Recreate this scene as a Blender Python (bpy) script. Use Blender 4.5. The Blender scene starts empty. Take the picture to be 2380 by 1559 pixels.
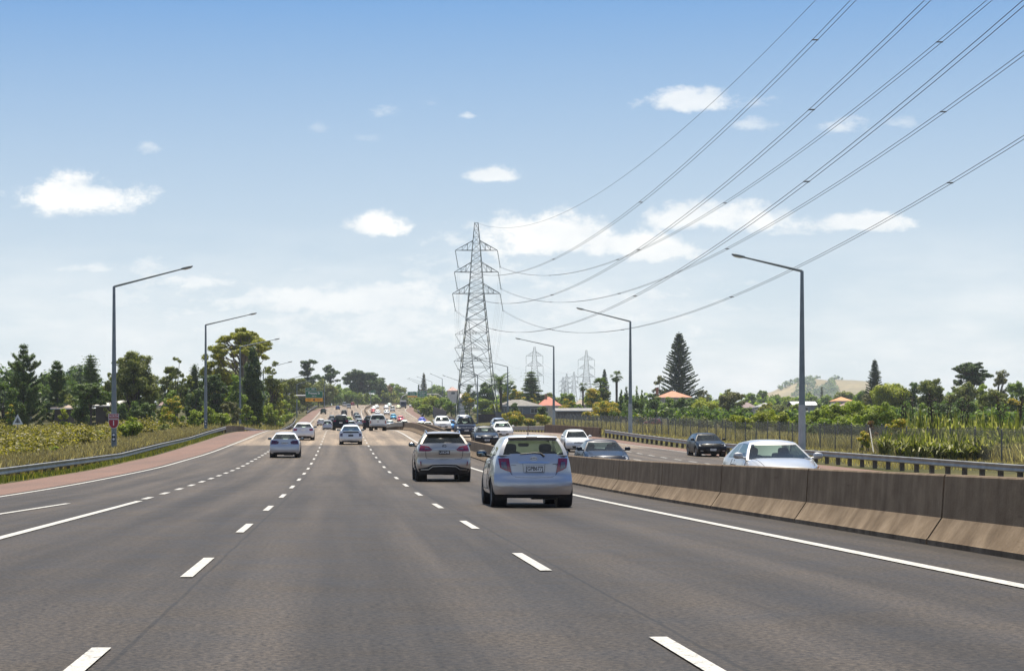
# tuning of light and air
EXPOSURE = 0.57
SKY_STRENGTH = 0.10
SKY_LIFT = 6.0
SKY_TINT = (0.14, 0.43, 0.80, 1.0)
PALE_TOP = 0.25
PALE_RGB = (5.8, 6.2, 6.0, 1.0)
CLOUD_RGB = (7.5, 7.5, 7.3, 1.0)
OVERHEAD_FILL = (3.2, 3.7, 4.4, 1.0)
HAZE = 0.0001
import bpy, math, random
import numpy as np
from mathutils import Vector, Matrix
R = math.radians
rng = np.random.default_rng(11)
random.seed(11)
SC = bpy.context.scene
COL = SC.collection

# ---------------------------------------------------------------- camera (standing over the road, looking along +Y; a shifted crop)
F = 4668.0            # focal length in the pixels of a 2380 px wide picture
VX, VY, EYE = 791.0, 1041.0, 1.22
cam = bpy.data.cameras.new('camera')
cam.sensor_width = 36.0
cam.lens = 36.0 * F / 2380.0
cam.shift_x = (1190.0 - VX) / 2380.0
cam.shift_y = (VY - 779.5) / 2380.0
cam.clip_start = 0.5
cam.clip_end = 30000.0
camo = bpy.data.objects.new('camera', cam)
COL.objects.link(camo)
camo.location = (0, 0, EYE)
camo.rotation_euler = (R(90), 0, 0)
SC.camera = camo

# ---------------------------------------------------------------- exposure
SC.view_settings.view_transform = 'Standard'
SC.view_settings.look = 'None'
SC.view_settings.gamma = 1.0
SC.view_settings.exposure = EXPOSURE
SC.cycles.use_denoising = True
try:
    SC.cycles.denoiser = 'OPENIMAGEDENOISE'
except Exception:
    pass
SC.cycles.max_bounces = 8
SC.cycles.transparent_max_bounces = 16
SC.cycles.volume_bounces = 0
SC.cycles.caustics_reflective = False
SC.cycles.caustics_refractive = False
SC.cycles.sample_clamp_indirect = 8.0

# ---------------------------------------------------------------- sun
SUN_EL, SUN_AZ = R(72), R(4)          # azimuth from +Y towards +X
sd = Vector((math.sin(SUN_AZ) * math.cos(SUN_EL), math.cos(SUN_AZ) * math.cos(SUN_EL), math.sin(SUN_EL)))
sun = bpy.data.lights.new('sun', 'SUN')
sun.energy = 4.8
sun.angle = R(0.53)
sun.color = (1.0, 0.92, 0.79)
suno = bpy.data.objects.new('sun', sun)
COL.objects.link(suno)
suno.rotation_euler = (-sd).to_track_quat('-Z', 'Y').to_euler()
suno.location = (0, 0, 200)

# ---------------------------------------------------------------- world: Nishita sky with fair-weather cumulus
world = bpy.data.worlds.new('World')
SC.world = world
world.use_nodes = True
wn, wl = world.node_tree.nodes, world.node_tree.links
wn.clear()

def wnode(t, **kw):
    n = wn.new(t)
    for k, v in kw.items():
        setattr(n, k, v)
    return n

def wmath(op, a, b=None, c=None, clamp=False):
    n = wn.new('ShaderNodeMath')
    n.operation = op
    n.use_clamp = clamp
    for i, v in enumerate((a, b, c)):
        if v is None:
            continue
        if isinstance(v, (int, float)):
            n.inputs[i].default_value = v
        else:
            wl.new(v, n.inputs[i])
    return n.outputs[0]

tc = wnode('ShaderNodeTexCoord')
sep = wnode('ShaderNodeSeparateXYZ')
wl.new(tc.outputs['Generated'], sep.inputs[0])
sky = wnode('ShaderNodeTexSky')
sky.sky_type = 'NISHITA'
sky.sun_disc = False
sky.sun_elevation = SUN_EL
sky.sun_rotation = SUN_AZ
sky.altitude = 10
sky.air_density = 1.0
sky.dust_density = 0.6
sky.ozone_density = 2.0
# the air is clear a little way above the horizon: look the sky up at a steeper angle
zz = wmath('MULTIPLY', sep.outputs['Z'], SKY_LIFT)
cmb = wnode('ShaderNodeCombineXYZ')
wl.new(sep.outputs['X'], cmb.inputs[0]); wl.new(sep.outputs['Y'], cmb.inputs[1]); wl.new(zz, cmb.inputs[2])
nrm = wnode('ShaderNodeVectorMath', operation='NORMALIZE')
wl.new(cmb.outputs[0], nrm.inputs[0])
wl.new(nrm.outputs[0], sky.inputs[0])
# directions on the plane in front of the road
yy = wmath('MAXIMUM', sep.outputs['Y'], 0.05)
uu = wmath('DIVIDE', sep.outputs['X'], yy)
vv = wmath('DIVIDE', sep.outputs['Z'], yy)
uv = wnode('ShaderNodeCombineXYZ')
wl.new(uu, uv.inputs[0]); wl.new(vv, uv.inputs[1])

def wnoise(scale, detail, sx=1.0, sy=1.0, rough=0.55):
    mp = wnode('ShaderNodeMapping')
    mp.inputs['Scale'].default_value = (sx, sy, 1)
    wl.new(uv.outputs[0], mp.inputs[0])
    nz = wnode('ShaderNodeTexNoise')
    nz.inputs['Scale'].default_value = scale
    nz.inputs['Detail'].default_value = detail
    nz.inputs['Roughness'].default_value = rough
    wl.new(mp.outputs[0], nz.inputs['Vector'])
    return nz.outputs['Fac']

n_fine = wnoise(40, 8, 1.0, 1.5, 0.66)
n_big = wnoise(9, 3, 1.0, 2.2)
n_puff = wmath('ADD', wmath('MULTIPLY', wmath('SUBTRACT', n_fine, 0.5), 3.1), wmath('MULTIPLY', wmath('SUBTRACT', n_big, 0.5), 0.8))
n_wisp = wmath('ADD', wmath('MULTIPLY', wmath('SUBTRACT', wnoise(60, 7, .8, 1.9, .66), 0.47), 4.0), wmath('MULTIPLY', wmath('SUBTRACT', n_fine, 0.5), 2.0))
# (px, py, half width, half height, strength) of each cumulus in the 2380 px picture
CLOUDS = [(165, 465, 155, 52, 1.0), (870, 525, 62, 34, 1.0), (815, 528, 40, 18, .6), (1052, 557, 70, 34, .6), (1280, 557, 190, 58, 1.0),
          (1480, 575, 160, 42, .9), (1640, 512, 150, 42, .85), (1780, 512, 90, 26, .6), (1835, 540, 50, 18, .45), (2005, 522, 150, 26, .85), (1605, 240, 105, 32, .75),
          (1755, 244, 60, 22, .4), (1755, 294, 58, 20, .45), (1955, 297, 58, 26, .5), (2102, 288, 40, 18, .35), (1150, 411, 62, 20, .8),
          (900, 258, 40, 24, .4), (1085, 267, 22, 14, .5), (998, 240, 45, 16, .18), (735, 298, 26, 18, .22), (342, 340, 34, 22, .4),
          (255, 625, 170, 24, .55), (450, 655, 170, 34, .7), (600, 695, 190, 30, .6), (680, 628, 60, 14, .25), (840, 700, 260, 46, .75), (1010, 690, 110, 30, .5),
          (340, 752, 90, 20, .4), (80, 755, 120, 16, .3), (1010, 740, 380, 26, .45), (1600, 720, 300, 30, .35), (840, 322, 40, 14, .15), (2200, 690, 40, 10, .15), (620, 600, 40, 12, .15), (1500, 650, 260, 40, .35), (900, 770, 760, 130, .62), (1350, 720, 420, 110, .6), (500, 860, 900, 70, .5), (1500, 840, 520, 70, .42), (250, 690, 330, 60, .45), (1150, 640, 330, 70, .5)]
acc = None
for (px, py, a, b, s) in CLOUDS:
    mp = wnode('ShaderNodeMapping')
    mp.vector_type = 'TEXTURE'
    mp.inputs['Location'].default_value = ((px - VX) / F, (VY - py) / F, 0)
    mp.inputs['Scale'].default_value = (a / F, b / F, 1)
    wl.new(uv.outputs[0], mp.inputs[0])
    sp_ = wnode('ShaderNodeSeparateXYZ'); wl.new(mp.outputs[0], sp_.inputs[0])
    cb_ = wnode('ShaderNodeCombineXYZ')          # cumulus have flat bases
    wl.new(sp_.outputs['X'], cb_.inputs[0])
    wl.new(wmath('ADD', sp_.outputs['Y'], wmath('MULTIPLY', wmath('MINIMUM', sp_.outputs['Y'], 0.0), 0.5)), cb_.inputs[1])
    ln = wnode('ShaderNodeVectorMath', operation='LENGTH')
    wl.new(cb_.outputs[0], ln.inputs[0])
    e = wmath('ADD', ln.outputs['Value'], n_puff if s > .7 else n_wisp)
    mr = wnode('ShaderNodeMapRange')
    mr.interpolation_type = 'SMOOTHSTEP'
    mr.inputs['From Min'].default_value = 1.3 if s > .7 else 1.15
    mr.inputs['From Max'].default_value = 0.50 if s > .7 else -0.1
    mr.inputs['To Min'].default_value = 0
    mr.inputs['To Max'].default_value = s
    wl.new(e, mr.inputs['Value'])
    acc = mr.outputs[0] if acc is None else wmath('MAXIMUM', acc, mr.outputs[0])
# thin streaks low over the horizon
n_str = wnoise(11, 5, 1.0, 4.0)
low = wnode('ShaderNodeMapRange')
low.inputs['From Min'].default_value = 0.115; low.inputs['From Max'].default_value = 0.045
wl.new(vv, low.inputs['Value'])
st = wmath('MULTIPLY', wmath('MULTIPLY', wmath('SUBTRACT', n_str, 0.36), 2.6, clamp=True), low.outputs[0], clamp=True)
acc = wmath('MAXIMUM', acc, wmath('MULTIPLY', st, 0.9))
front = wmath('GREATER_THAN', sep.outputs['Y'], 0.05)
above = wmath('GREATER_THAN', sep.outputs['Z'], -0.02)
acc = wmath('MULTIPLY', wmath('MULTIPLY', acc, front), above)
# the air whitens towards the horizon
pale = wnode('ShaderNodeMapRange')
pale.inputs['From Min'].default_value = PALE_TOP; pale.inputs['From Max'].default_value = 0.03
pale.inputs['To Min'].default_value = 0.0; pale.inputs['To Max'].default_value = 0.93
elev = wmath('MAXIMUM', sep.outputs['Z'], 0.0)
wl.new(elev, pale.inputs['Value'])
tint = wnode('ShaderNodeMixRGB', blend_type='MULTIPLY')
tint.inputs[0].default_value = 1.0
wl.new(sky.outputs[0], tint.inputs[1]); tint.inputs[2].default_value = SKY_TINT
# pale fill light added to the sky overhead, out of the picture
over = wnode('ShaderNodeMapRange'); over.inputs['From Min'].default_value = 0.45; over.inputs['From Max'].default_value = 0.8
wl.new(sep.outputs['Z'], over.inputs['Value'])
ov = wnode('ShaderNodeMixRGB'); wl.new(over.outputs[0], ov.inputs[0]); wl.new(tint.outputs[0], ov.inputs[1]); ov.inputs[2].default_value = OVERHEAD_FILL
tint = ov
# blue scatters first: each colour pales at its own rate
sc3 = wnode('ShaderNodeSeparateXYZ'); wl.new(tint.outputs[0], sc3.inputs[0])
out3 = wnode('ShaderNodeCombineXYZ')
for ch, pw_ in enumerate((0.90, 0.70, 0.45)):
    fch = wmath('POWER', pale.outputs[0], pw_)
    wl.new(wmath('ADD', sc3.outputs[ch], wmath('MULTIPLY', fch, wmath('SUBTRACT', PALE_RGB[ch], sc3.outputs[ch]))), out3.inputs[ch])
mix = wnode('ShaderNodeMixRGB')
wl.new(acc, mix.inputs[0])
wl.new(out3.outputs[0], mix.inputs[1])
shade = wnode('ShaderNodeMapRange'); shade.inputs['From Min'].default_value = 0.36; shade.inputs['From Max'].default_value = 0.60
wl.new(wnoise(26, 6, 1.0, 2.0, 0.6), shade.inputs['Value'])
cl = wnode('ShaderNodeMixRGB'); wl.new(shade.outputs[0], cl.inputs[0]); cl.inputs[1].default_value = (6.5, 6.7, 6.75, 1.0); cl.inputs[2].default_value = CLOUD_RGB
wl.new(cl.outputs[0], mix.inputs[2])
bg = wnode('ShaderNodeBackground')
bg.inputs['Strength'].default_value = SKY_STRENGTH
wl.new(mix.outputs[0], bg.inputs['Color'])
wo = wnode('ShaderNodeOutputWorld')
wl.new(bg.outputs[0], wo.inputs['Surface'])

# ---------------------------------------------------------------- helpers
def P(px, py, d):
    """a point at distance d along the road, given where it stands in a 2380 px wide picture"""
    return Vector(((px - VX) * d / F, d, EYE + (VY - py) * d / F))

def interp(xs, ys):
    xs = np.array(xs, float); ys = np.array(ys, float)
    # smooth monotone-ish interpolation: linear, then a small running blend
    def f(v):
        return float(np.interp(v, xs, ys))
    return f

def smooth(a, b, v):
    t = min(1.0, max(0.0, (v - a) / (b - a)))
    return t * t * (3 - 2 * t)

class MB:
    def __init__(s):
        s.v, s.f, s.m = [], [], []
    def add(s, vs, fs, mi=0):
        o = len(s.v)
        s.v.extend([tuple(p) for p in vs])
        for f in fs:
            s.f.append(tuple(i + o for i in f)); s.m.append(mi)
        return s
    def box(s, c, size, mi=0, rz=0.0):
        cx, cy, cz = c; a, b, h = size[0] / 2, size[1] / 2, size[2] / 2
        cs, sn = math.cos(rz), math.sin(rz)
        vs = []
        for z in (-h, h):
            for x, y in ((-a, -b), (a, -b), (a, b), (-a, b)):
                vs.append((cx + x * cs - y * sn, cy + x * sn + y * cs, cz + z))
        return s.add(vs, [(3, 2, 1, 0), (4, 5, 6, 7), (0, 1, 5, 4), (1, 2, 6, 5), (2, 3, 7, 6), (3, 0, 4, 7)], mi)
    def tube(s, pts, r, n=6, mi=0, caps=True):
        pts = [Vector(p) for p in pts]
        k = len(pts)
        rs = r if isinstance(r, (list, tuple)) else [r] * k
        o = []
        for i, p in enumerate(pts):
            t = (pts[min(i + 1, k - 1)] - pts[max(i - 1, 0)]).normalized()
            ref = Vector((0, 0, 1)) if abs(t.z) < 0.95 else Vector((0, 1, 0))
            a = t.cross(ref).normalized(); b = a.cross(t).normalized()
            for j in range(n):
                w = 2 * math.pi * j / n + math.pi / n
                o.append(p + (a * math.cos(w) + b * math.sin(w)) * rs[i])
        fs = []
        for i in range(k - 1):
            for j in range(n):
                q = (j + 1) % n
                fs.append((i * n + j, i * n + q, (i + 1) * n + q, (i + 1) * n + j))
        if caps:
            fs.append(tuple(range(n - 1, -1, -1))); fs.append(tuple((k - 1) * n + j for j in range(n)))
        return s.add(o, fs, mi)
    def beam(s, p, q, r, mi=0):
        return s.tube([p, q], r, 4, mi, False)
    def grid(s, rows, mi=0, flip=False):
        n, m = len(rows), len(rows[0])
        vs = [p for row in rows for p in row]
        fs = []
        for i in range(n - 1):
            for j in range(m - 1):
                q = (i * m + j, i * m + j + 1, (i + 1) * m + j + 1, (i + 1) * m + j)
                fs.append(q[::-1] if flip else q)
        return s.add(vs, fs, mi)
    def lathe(s, prof, n=16, axis='x', c=(0, 0, 0), mi=0):
        """profile of (radius, offset along axis)"""
        rows = []
        for j in range(n + 1):
            w = 2 * math.pi * j / n
            row = []
            for (r, h) in prof:
                a, b = r * math.cos(w), r * math.sin(w)
                if axis == 'x': row.append((c[0] + h, c[1] + a, c[2] + b))
                elif axis == 'y': row.append((c[0] + a, c[1] + h, c[2] + b))
                else: row.append((c[0] + a, c[1] + b, c[2] + h))
            rows.append(row)
        return s.grid(rows, mi)
    def poly(s, pts, mi=0):
        return s.add(pts, [tuple(range(len(pts)))], mi)
    def prism(s, pts, off, mi=0):
        """closed outline pts swept by the vector off"""
        off = Vector(off); n = len(pts)
        a = [Vector(p) for p in pts]; b = [p + off for p in a]
        fs = [tuple(range(n - 1, -1, -1)), tuple(range(n, 2 * n))]
        for i in range(n):
            j = (i + 1) % n
            fs.append((i, j, n + j, n + i))
        return s.add(a + b, fs, mi)
    def build(s, name, mats, parent=None, smooth_=False, angle=40, weld=0.0):
        me = bpy.data.meshes.new(name)
        me.from_pydata(s.v, [], s.f)
        mats = mats if isinstance(mats, (list, tuple)) else [mats]
        for m in mats:
            me.materials.append(m)
        if len(mats) > 1:
            me.polygons.foreach_set('material_index', s.m)
        if weld > 0:
            import bmesh
            bm = bmesh.new(); bm.from_mesh(me)
            bmesh.ops.remove_doubles(bm, verts=bm.verts, dist=weld)
            bmesh.ops.recalc_face_normals(bm, faces=bm.faces)
            bm.to_mesh(me); bm.free()
        if smooth_:
            me.polygons.foreach_set('use_smooth', [True] * len(me.polygons))
            me.set_sharp_from_angle(angle=R(angle))
        me.update()
        o = bpy.data.objects.new(name, me)
        COL.objects.link(o)
        if parent is not None:
            o.parent = parent
        return o

def tag(o, label=None, cat=None, group=None, kind=None):
    if label: o['label'] = label
    if cat: o['category'] = cat
    if group: o['group'] = group
    if kind: o['kind'] = kind
    return o

def thing(name, label, cat, loc=(0, 0, 0), rz=0.0, group=None):
    o = bpy.data.objects.new(name, None)
    o.empty_display_size = 0.3
    COL.objects.link(o)
    o.location = loc; o.rotation_euler = (0, 0, rz)
    return tag(o, label, cat, group)

def copy_thing(root, label=None):
    r = root.copy(); COL.objects.link(r)
    if label: r['label'] = label
    for ch in root.children:
        c = ch.copy(); COL.objects.link(c); c.parent = r
        for g in ch.children:
            d = g.copy(); COL.objects.link(d); d.parent = c
    return r

def big_mesh(name, verts, quads, mat, parent=None, smooth_=False):
    """verts (n,3), quads (m,4) arrays"""
    me = bpy.data.meshes.new(name)
    n, m = len(verts), len(quads)
    me.vertices.add(n); me.vertices.foreach_set('co', np.asarray(verts, np.float32).ravel())
    me.loops.add(m * 4); me.loops.foreach_set('vertex_index', np.asarray(quads, np.int32).ravel())
    me.polygons.add(m)
    me.polygons.foreach_set('loop_start', np.arange(0, 4 * m, 4, dtype=np.int32))
    me.polygons.foreach_set('loop_total', np.full(m, 4, np.int32))
    if smooth_:
        me.polygons.foreach_set('use_smooth', np.ones(m, bool))
    me.materials.append(mat)
    me.update(calc_edges=True)
    o = bpy.data.objects.new(name, me)
    COL.objects.link(o)
    if parent is not None:
        o.parent = parent
    return o

def text_mesh(name, body, size, mat, parent=None, loc=(0, 0, 0), rot=(R(90), 0, 0), ext=0.002, align='CENTER', sx=1.0, bold=0.0):
    cu = bpy.data.curves.new(name, 'FONT')
    cu.body = body; cu.size = size; cu.extrude = ext; cu.align_x = align; cu.align_y = 'CENTER'; cu.offset = bold
    cu.resolution_u = 3
    t = bpy.data.objects.new(name + '_curve', cu); COL.objects.link(t)
    dg = bpy.context.evaluated_depsgraph_get()
    me = bpy.data.meshes.new_from_object(t.evaluated_get(dg))
    bpy.data.objects.remove(t); bpy.data.curves.remove(cu)
    me.name = name
    me.materials.clear(); me.materials.append(mat)
    o = bpy.data.objects.new(name, me); COL.objects.link(o)
    o.location = loc; o.rotation_euler = rot; o.scale = (sx, 1, 1)
    if parent is not None: o.parent = parent
    return o

# ---------------------------------------------------------------- materials
def new_mat(name):
    m = bpy.data.materials.new(name); m.use_nodes = True
    nt = m.node_tree
    b = nt.nodes['Principled BSDF']
    return m, nt, b

def lin(r, g, b):
    """an sRGB 0-255 colour as linear"""
    f = lambda c: (c / 255 / 12.92) if c <= 10 else (((c / 255) + 0.055) / 1.055) ** 2.4
    return (f(r), f(g), f(b), 1.0)

def mnode(nt, t, **kw):
    n = nt.nodes.new(t)
    for k, v in kw.items(): setattr(n, k, v)
    return n

def noise(nt, scale, detail=4, rough=0.55, coord='Object', stretch=None):
    tcn = mnode(nt, 'ShaderNodeTexCoord'); out = tcn.outputs[coord]
    if stretch:
        mp = mnode(nt, 'ShaderNodeMapping'); mp.inputs['Scale'].default_value = stretch
        nt.links.new(out, mp.inputs[0]); out = mp.outputs[0]
    nz = mnode(nt, 'ShaderNodeTexNoise')
    nz.inputs['Scale'].default_value = scale; nz.inputs['Detail'].default_value = detail; nz.inputs['Roughness'].default_value = rough
    nt.links.new(out, nz.inputs['Vector'])
    return nz.outputs['Fac']

def ramp(nt, fac, stops):
    r = mnode(nt, 'ShaderNodeValToRGB')
    el = r.color_ramp.elements
    while len(el) < len(stops): el.new(0.5)
    for e, (p, c) in zip(el, stops):
        e.position = p; e.color = c if len(c) == 4 else (*c, 1)
    nt.links.new(fac, r.inputs[0])
    return r.outputs[0]

def mixc(nt, fac, a, b, mode='MIX'):
    n = mnode(nt, 'ShaderNodeMixRGB', blend_type=mode)
    for i, v in ((0, fac), (1, a), (2, b)):
        if isinstance(v, (int, float)): n.inputs[i].default_value = v
        elif isinstance(v, tuple): n.inputs[i].default_value = v if len(v) == 4 else (*v, 1)
        else: nt.links.new(v, n.inputs[i])
    return n.outputs[0]

def bump(nt, b, h, strength=0.3, dist=0.02):
    n = mnode(nt, 'ShaderNodeBump'); n.inputs['Strength'].default_value = strength; n.inputs['Distance'].default_value = dist
    nt.links.new(h, n.inputs['Height']); nt.links.new(n.outputs[0], b.inputs['Normal'])

def plain(name, col, rough=0.6, metal=0.0, var=0.12, scale=3.0, spec=0.5):
    m, nt, b = new_mat(name)
    c = (*col[:3], 1)
    f = noise(nt, scale, 5)
    lo = tuple(x * (1 - var) for x in c[:3]); hi = tuple(min(1, x * (1 + var)) for x in c[:3])
    nt.links.new(ramp(nt, f, [(0.3, lo), (0.7, hi)]), b.inputs['Base Color'])
    b.inputs['Roughness'].default_value = rough; b.inputs['Metallic'].default_value = metal
    b.inputs['Specular IOR Level'].default_value = spec
    return m

_paint = {}
def paint(col, metal=0.6, rough=0.28, coat=0.8):
    metal, rough = metal * .75, rough + .08
    dark = max(col[:3]) < .085
    if dark: coat, rough = .12, .38
    key = (tuple(round(c, 4) for c in col[:3]), metal, rough)
    if key in _paint: return _paint[key]
    m, nt, b = new_mat('car_paint')
    f = noise(nt, 2.2, 4)
    c = col[:3]
    nt.links.new(ramp(nt, f, [(0.3, tuple(x * .93 for x in c)), (0.7, tuple(min(1, x * 1.05) for x in c))]), b.inputs['Base Color'])
    b.inputs['Metallic'].default_value = metal; b.inputs['Roughness'].default_value = rough
    b.inputs['Coat Weight'].default_value = coat; b.inputs['Coat Roughness'].default_value = 0.05
    if dark: b.inputs['Specular IOR Level'].default_value = .25; b.inputs['Coat Roughness'].default_value = .15
    _paint[key] = m
    return m

def glass(name, tint, gloss=1.0):
    """tinted window glass: mirror-like at grazing angles, see-through otherwise"""
    m = bpy.data.materials.new(name); m.use_nodes = True
    nt = m.node_tree; nt.nodes.clear()
    tr = mnode(nt, 'ShaderNodeBsdfTransparent'); tr.inputs[0].default_value = (*tint, 1)
    gl = mnode(nt, 'ShaderNodeBsdfGlossy'); gl.inputs['Roughness'].default_value = 0.03; gl.inputs[0].default_value = (gloss, gloss, gloss, 1)
    fr = mnode(nt, 'ShaderNodeFresnel'); fr.inputs['IOR'].default_value = 1.5
    mx = mnode(nt, 'ShaderNodeMixShader'); out = mnode(nt, 'ShaderNodeOutputMaterial')
    nt.links.new(fr.outputs[0], mx.inputs[0]); nt.links.new(tr.outputs[0], mx.inputs[1]); nt.links.new(gl.outputs[0], mx.inputs[2])
    nt.links.new(mx.outputs[0], out.inputs[0])
    return m

_leaf = {}
def leaf_mat(name, a, b_, c=None, trans=0.42):
    """foliage: each leaf spray draws its own shade between a and b (and sometimes c)"""
    key = (name, a, b_, c)
    if key in _leaf: return _leaf[key]
    m, nt, b = new_mat(name)
    g = mnode(nt, 'ShaderNodeNewGeometry')
    stops = [(0.0, a), (0.75, b_)] + ([(0.9, c)] if c else [])
    col = ramp(nt, g.outputs['Random Per Island'], stops)
    big = noise(nt, 0.45, 3)
    col = mixc(nt, 1.0, col, ramp(nt, big, [(0.3, (.72, .72, .72)), (0.7, (1.2, 1.2, 1.15))]), 'MULTIPLY')
    nt.links.new(col, b.inputs['Base Color'])
    b.inputs['Roughness'].default_value = 0.5
    b.inputs['Specular IOR Level'].default_value = 0.3
    tl = mnode(nt, 'ShaderNodeBsdfTranslucent')
    nt.links.new(mixc(nt, 1.0, col, (1.15, 1.25, 0.55), 'MULTIPLY'), tl.inputs[0])
    mx = mnode(nt, 'ShaderNodeMixShader'); mx.inputs[0].default_value = trans
    out = nt.nodes['Material Output']
    nt.links.new(b.outputs[0], mx.inputs[1]); nt.links.new(tl.outputs[0], mx.inputs[2]); nt.links.new(mx.outputs[0], out.inputs[0])
    _leaf[key] = m
    return m

# ---------------------------------------------------------------- the lie of the road and of the land
_ys = np.array([-60, 0, 48, 61, 76, 95, 107, 120, 133, 146, 170, 190, 213, 247, 300, 365, 440, 534, 610, 701, 780, 861, 950, 1100, 1400, 2000])
_zs = np.array([0, 0, 0, .036, .145, .325, .56, .77, 1.06, 1.38, 1.98, 2.53, 3.05, 3.47, 3.86, 4.45, 6.38, 8.93, 11.15, 13.9, 16.6, 19.4, 21.6, 23.4, 24.2, 24.5])
_yt = np.arange(-60, 2000, 1.0)
_zt = np.interp(_yt, _ys, _zs)
_k = np.exp(-0.5 * (np.arange(-14, 15) / 5.0) ** 2); _k /= _k.sum()
_zt = np.convolve(np.pad(_zt, 14, mode='edge'), _k, 'valid')
def zroad(y): return float(np.interp(y, _yt, _zt))
def bend(y): return 2.6e-4 * max(0.0, y - 690.0) ** 2 if y < 1250 else 2.6e-4 * 560 ** 2 + 0.29 * (y - 1250)
LEFT_EDGE = interp([-20, 90, 205, 330, 440, 534, 701], [-8.5, -8.4, -7.75, -7.2, -6.9, -7.0, -7.0])
RIGHT_EDGE = interp([-20, 247, 534, 701], [6.0, 6.0, 6.0, 7.2])
ON_LEFT = interp([-20, 195, 270, 520, 701], [9.4, 10.0, 9.2, 9.0, 9.8])
ON_RIGHT = interp([-20, 140, 160, 225, 345, 490, 610, 701], [24.6, 23.7, 22.9, 21.5, 20.2, 20.4, 21.9, 23.3])
RED_LEFT = interp([-20, 100, 200, 240, 300, 400, 534, 701, 780], [-11.9, -11.5, -11.4, -11.0, -9.4, -9.3, -10.6, -10.4, -10.2])
RED_RIGHT = interp([-20, 60, 140, 190, 228, 345, 490, 610, 701], [27.6, 27.0, 25.7, 24.4, 23.2, 21.6, 22.4, 25.0, 26.4])
def cross(x, y):
    x = x - bend(y)
    if x > 7: return -0.015 * (x - 7)
    le = LEFT_EDGE(y)
    if x < le: return -0.035 * (le - x) * (1.0 if y < 300 else 0.2)
    return 0.0
def zr(x, y): return zroad(y) + cross(x, y)
FLANK_L = interp([-60, 60, 100, 150, 250, 290, 350, 420, 520, 620, 750, 900, 1500, 3000, 9000], [-.9, -.9, -.8, .0, 2.0, 3.4, 5.0, 6.8, 9.5, 12, 15.5, 19, 28, 42, 60])
FLANK_R = interp([-60, 70, 131, 200, 300, 406, 520, 640, 800, 1000, 1500, 2500, 9000], [-.4, -.3, .1, 1.4, 3.5, 5.7, 8.7, 11.0, 15.0, 19.0, 30, 46, 60])
def terrain(x, y):
    """height of the land beside the road; under the road itself the road's own height"""
    xx = x - bend(y)
    yl, yr_ = RED_LEFT(y), RED_RIGHT(y)
    if yl <= xx <= yr_:
        return zr(x, y)
    if xx < yl:
        edge = zr(yl + bend(y), y)
        dip = -0.45 * smooth(60, 90, y) * (1 - smooth(205, 240, y))
        near = edge + dip * smooth(0, 2.6, yl - xx)
        if y < 640:
            t = smooth(4, 26, yl - xx)
        else:
            t = smooth(6, 40, yl - xx)
        return near * (1 - t) + FLANK_L(y) * t
    edge = zr(yr_ + bend(y), y)
    t = smooth(0.8, 17, xx - yr_)
    return edge * (1 - t) + FLANK_R(y) * t

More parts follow.
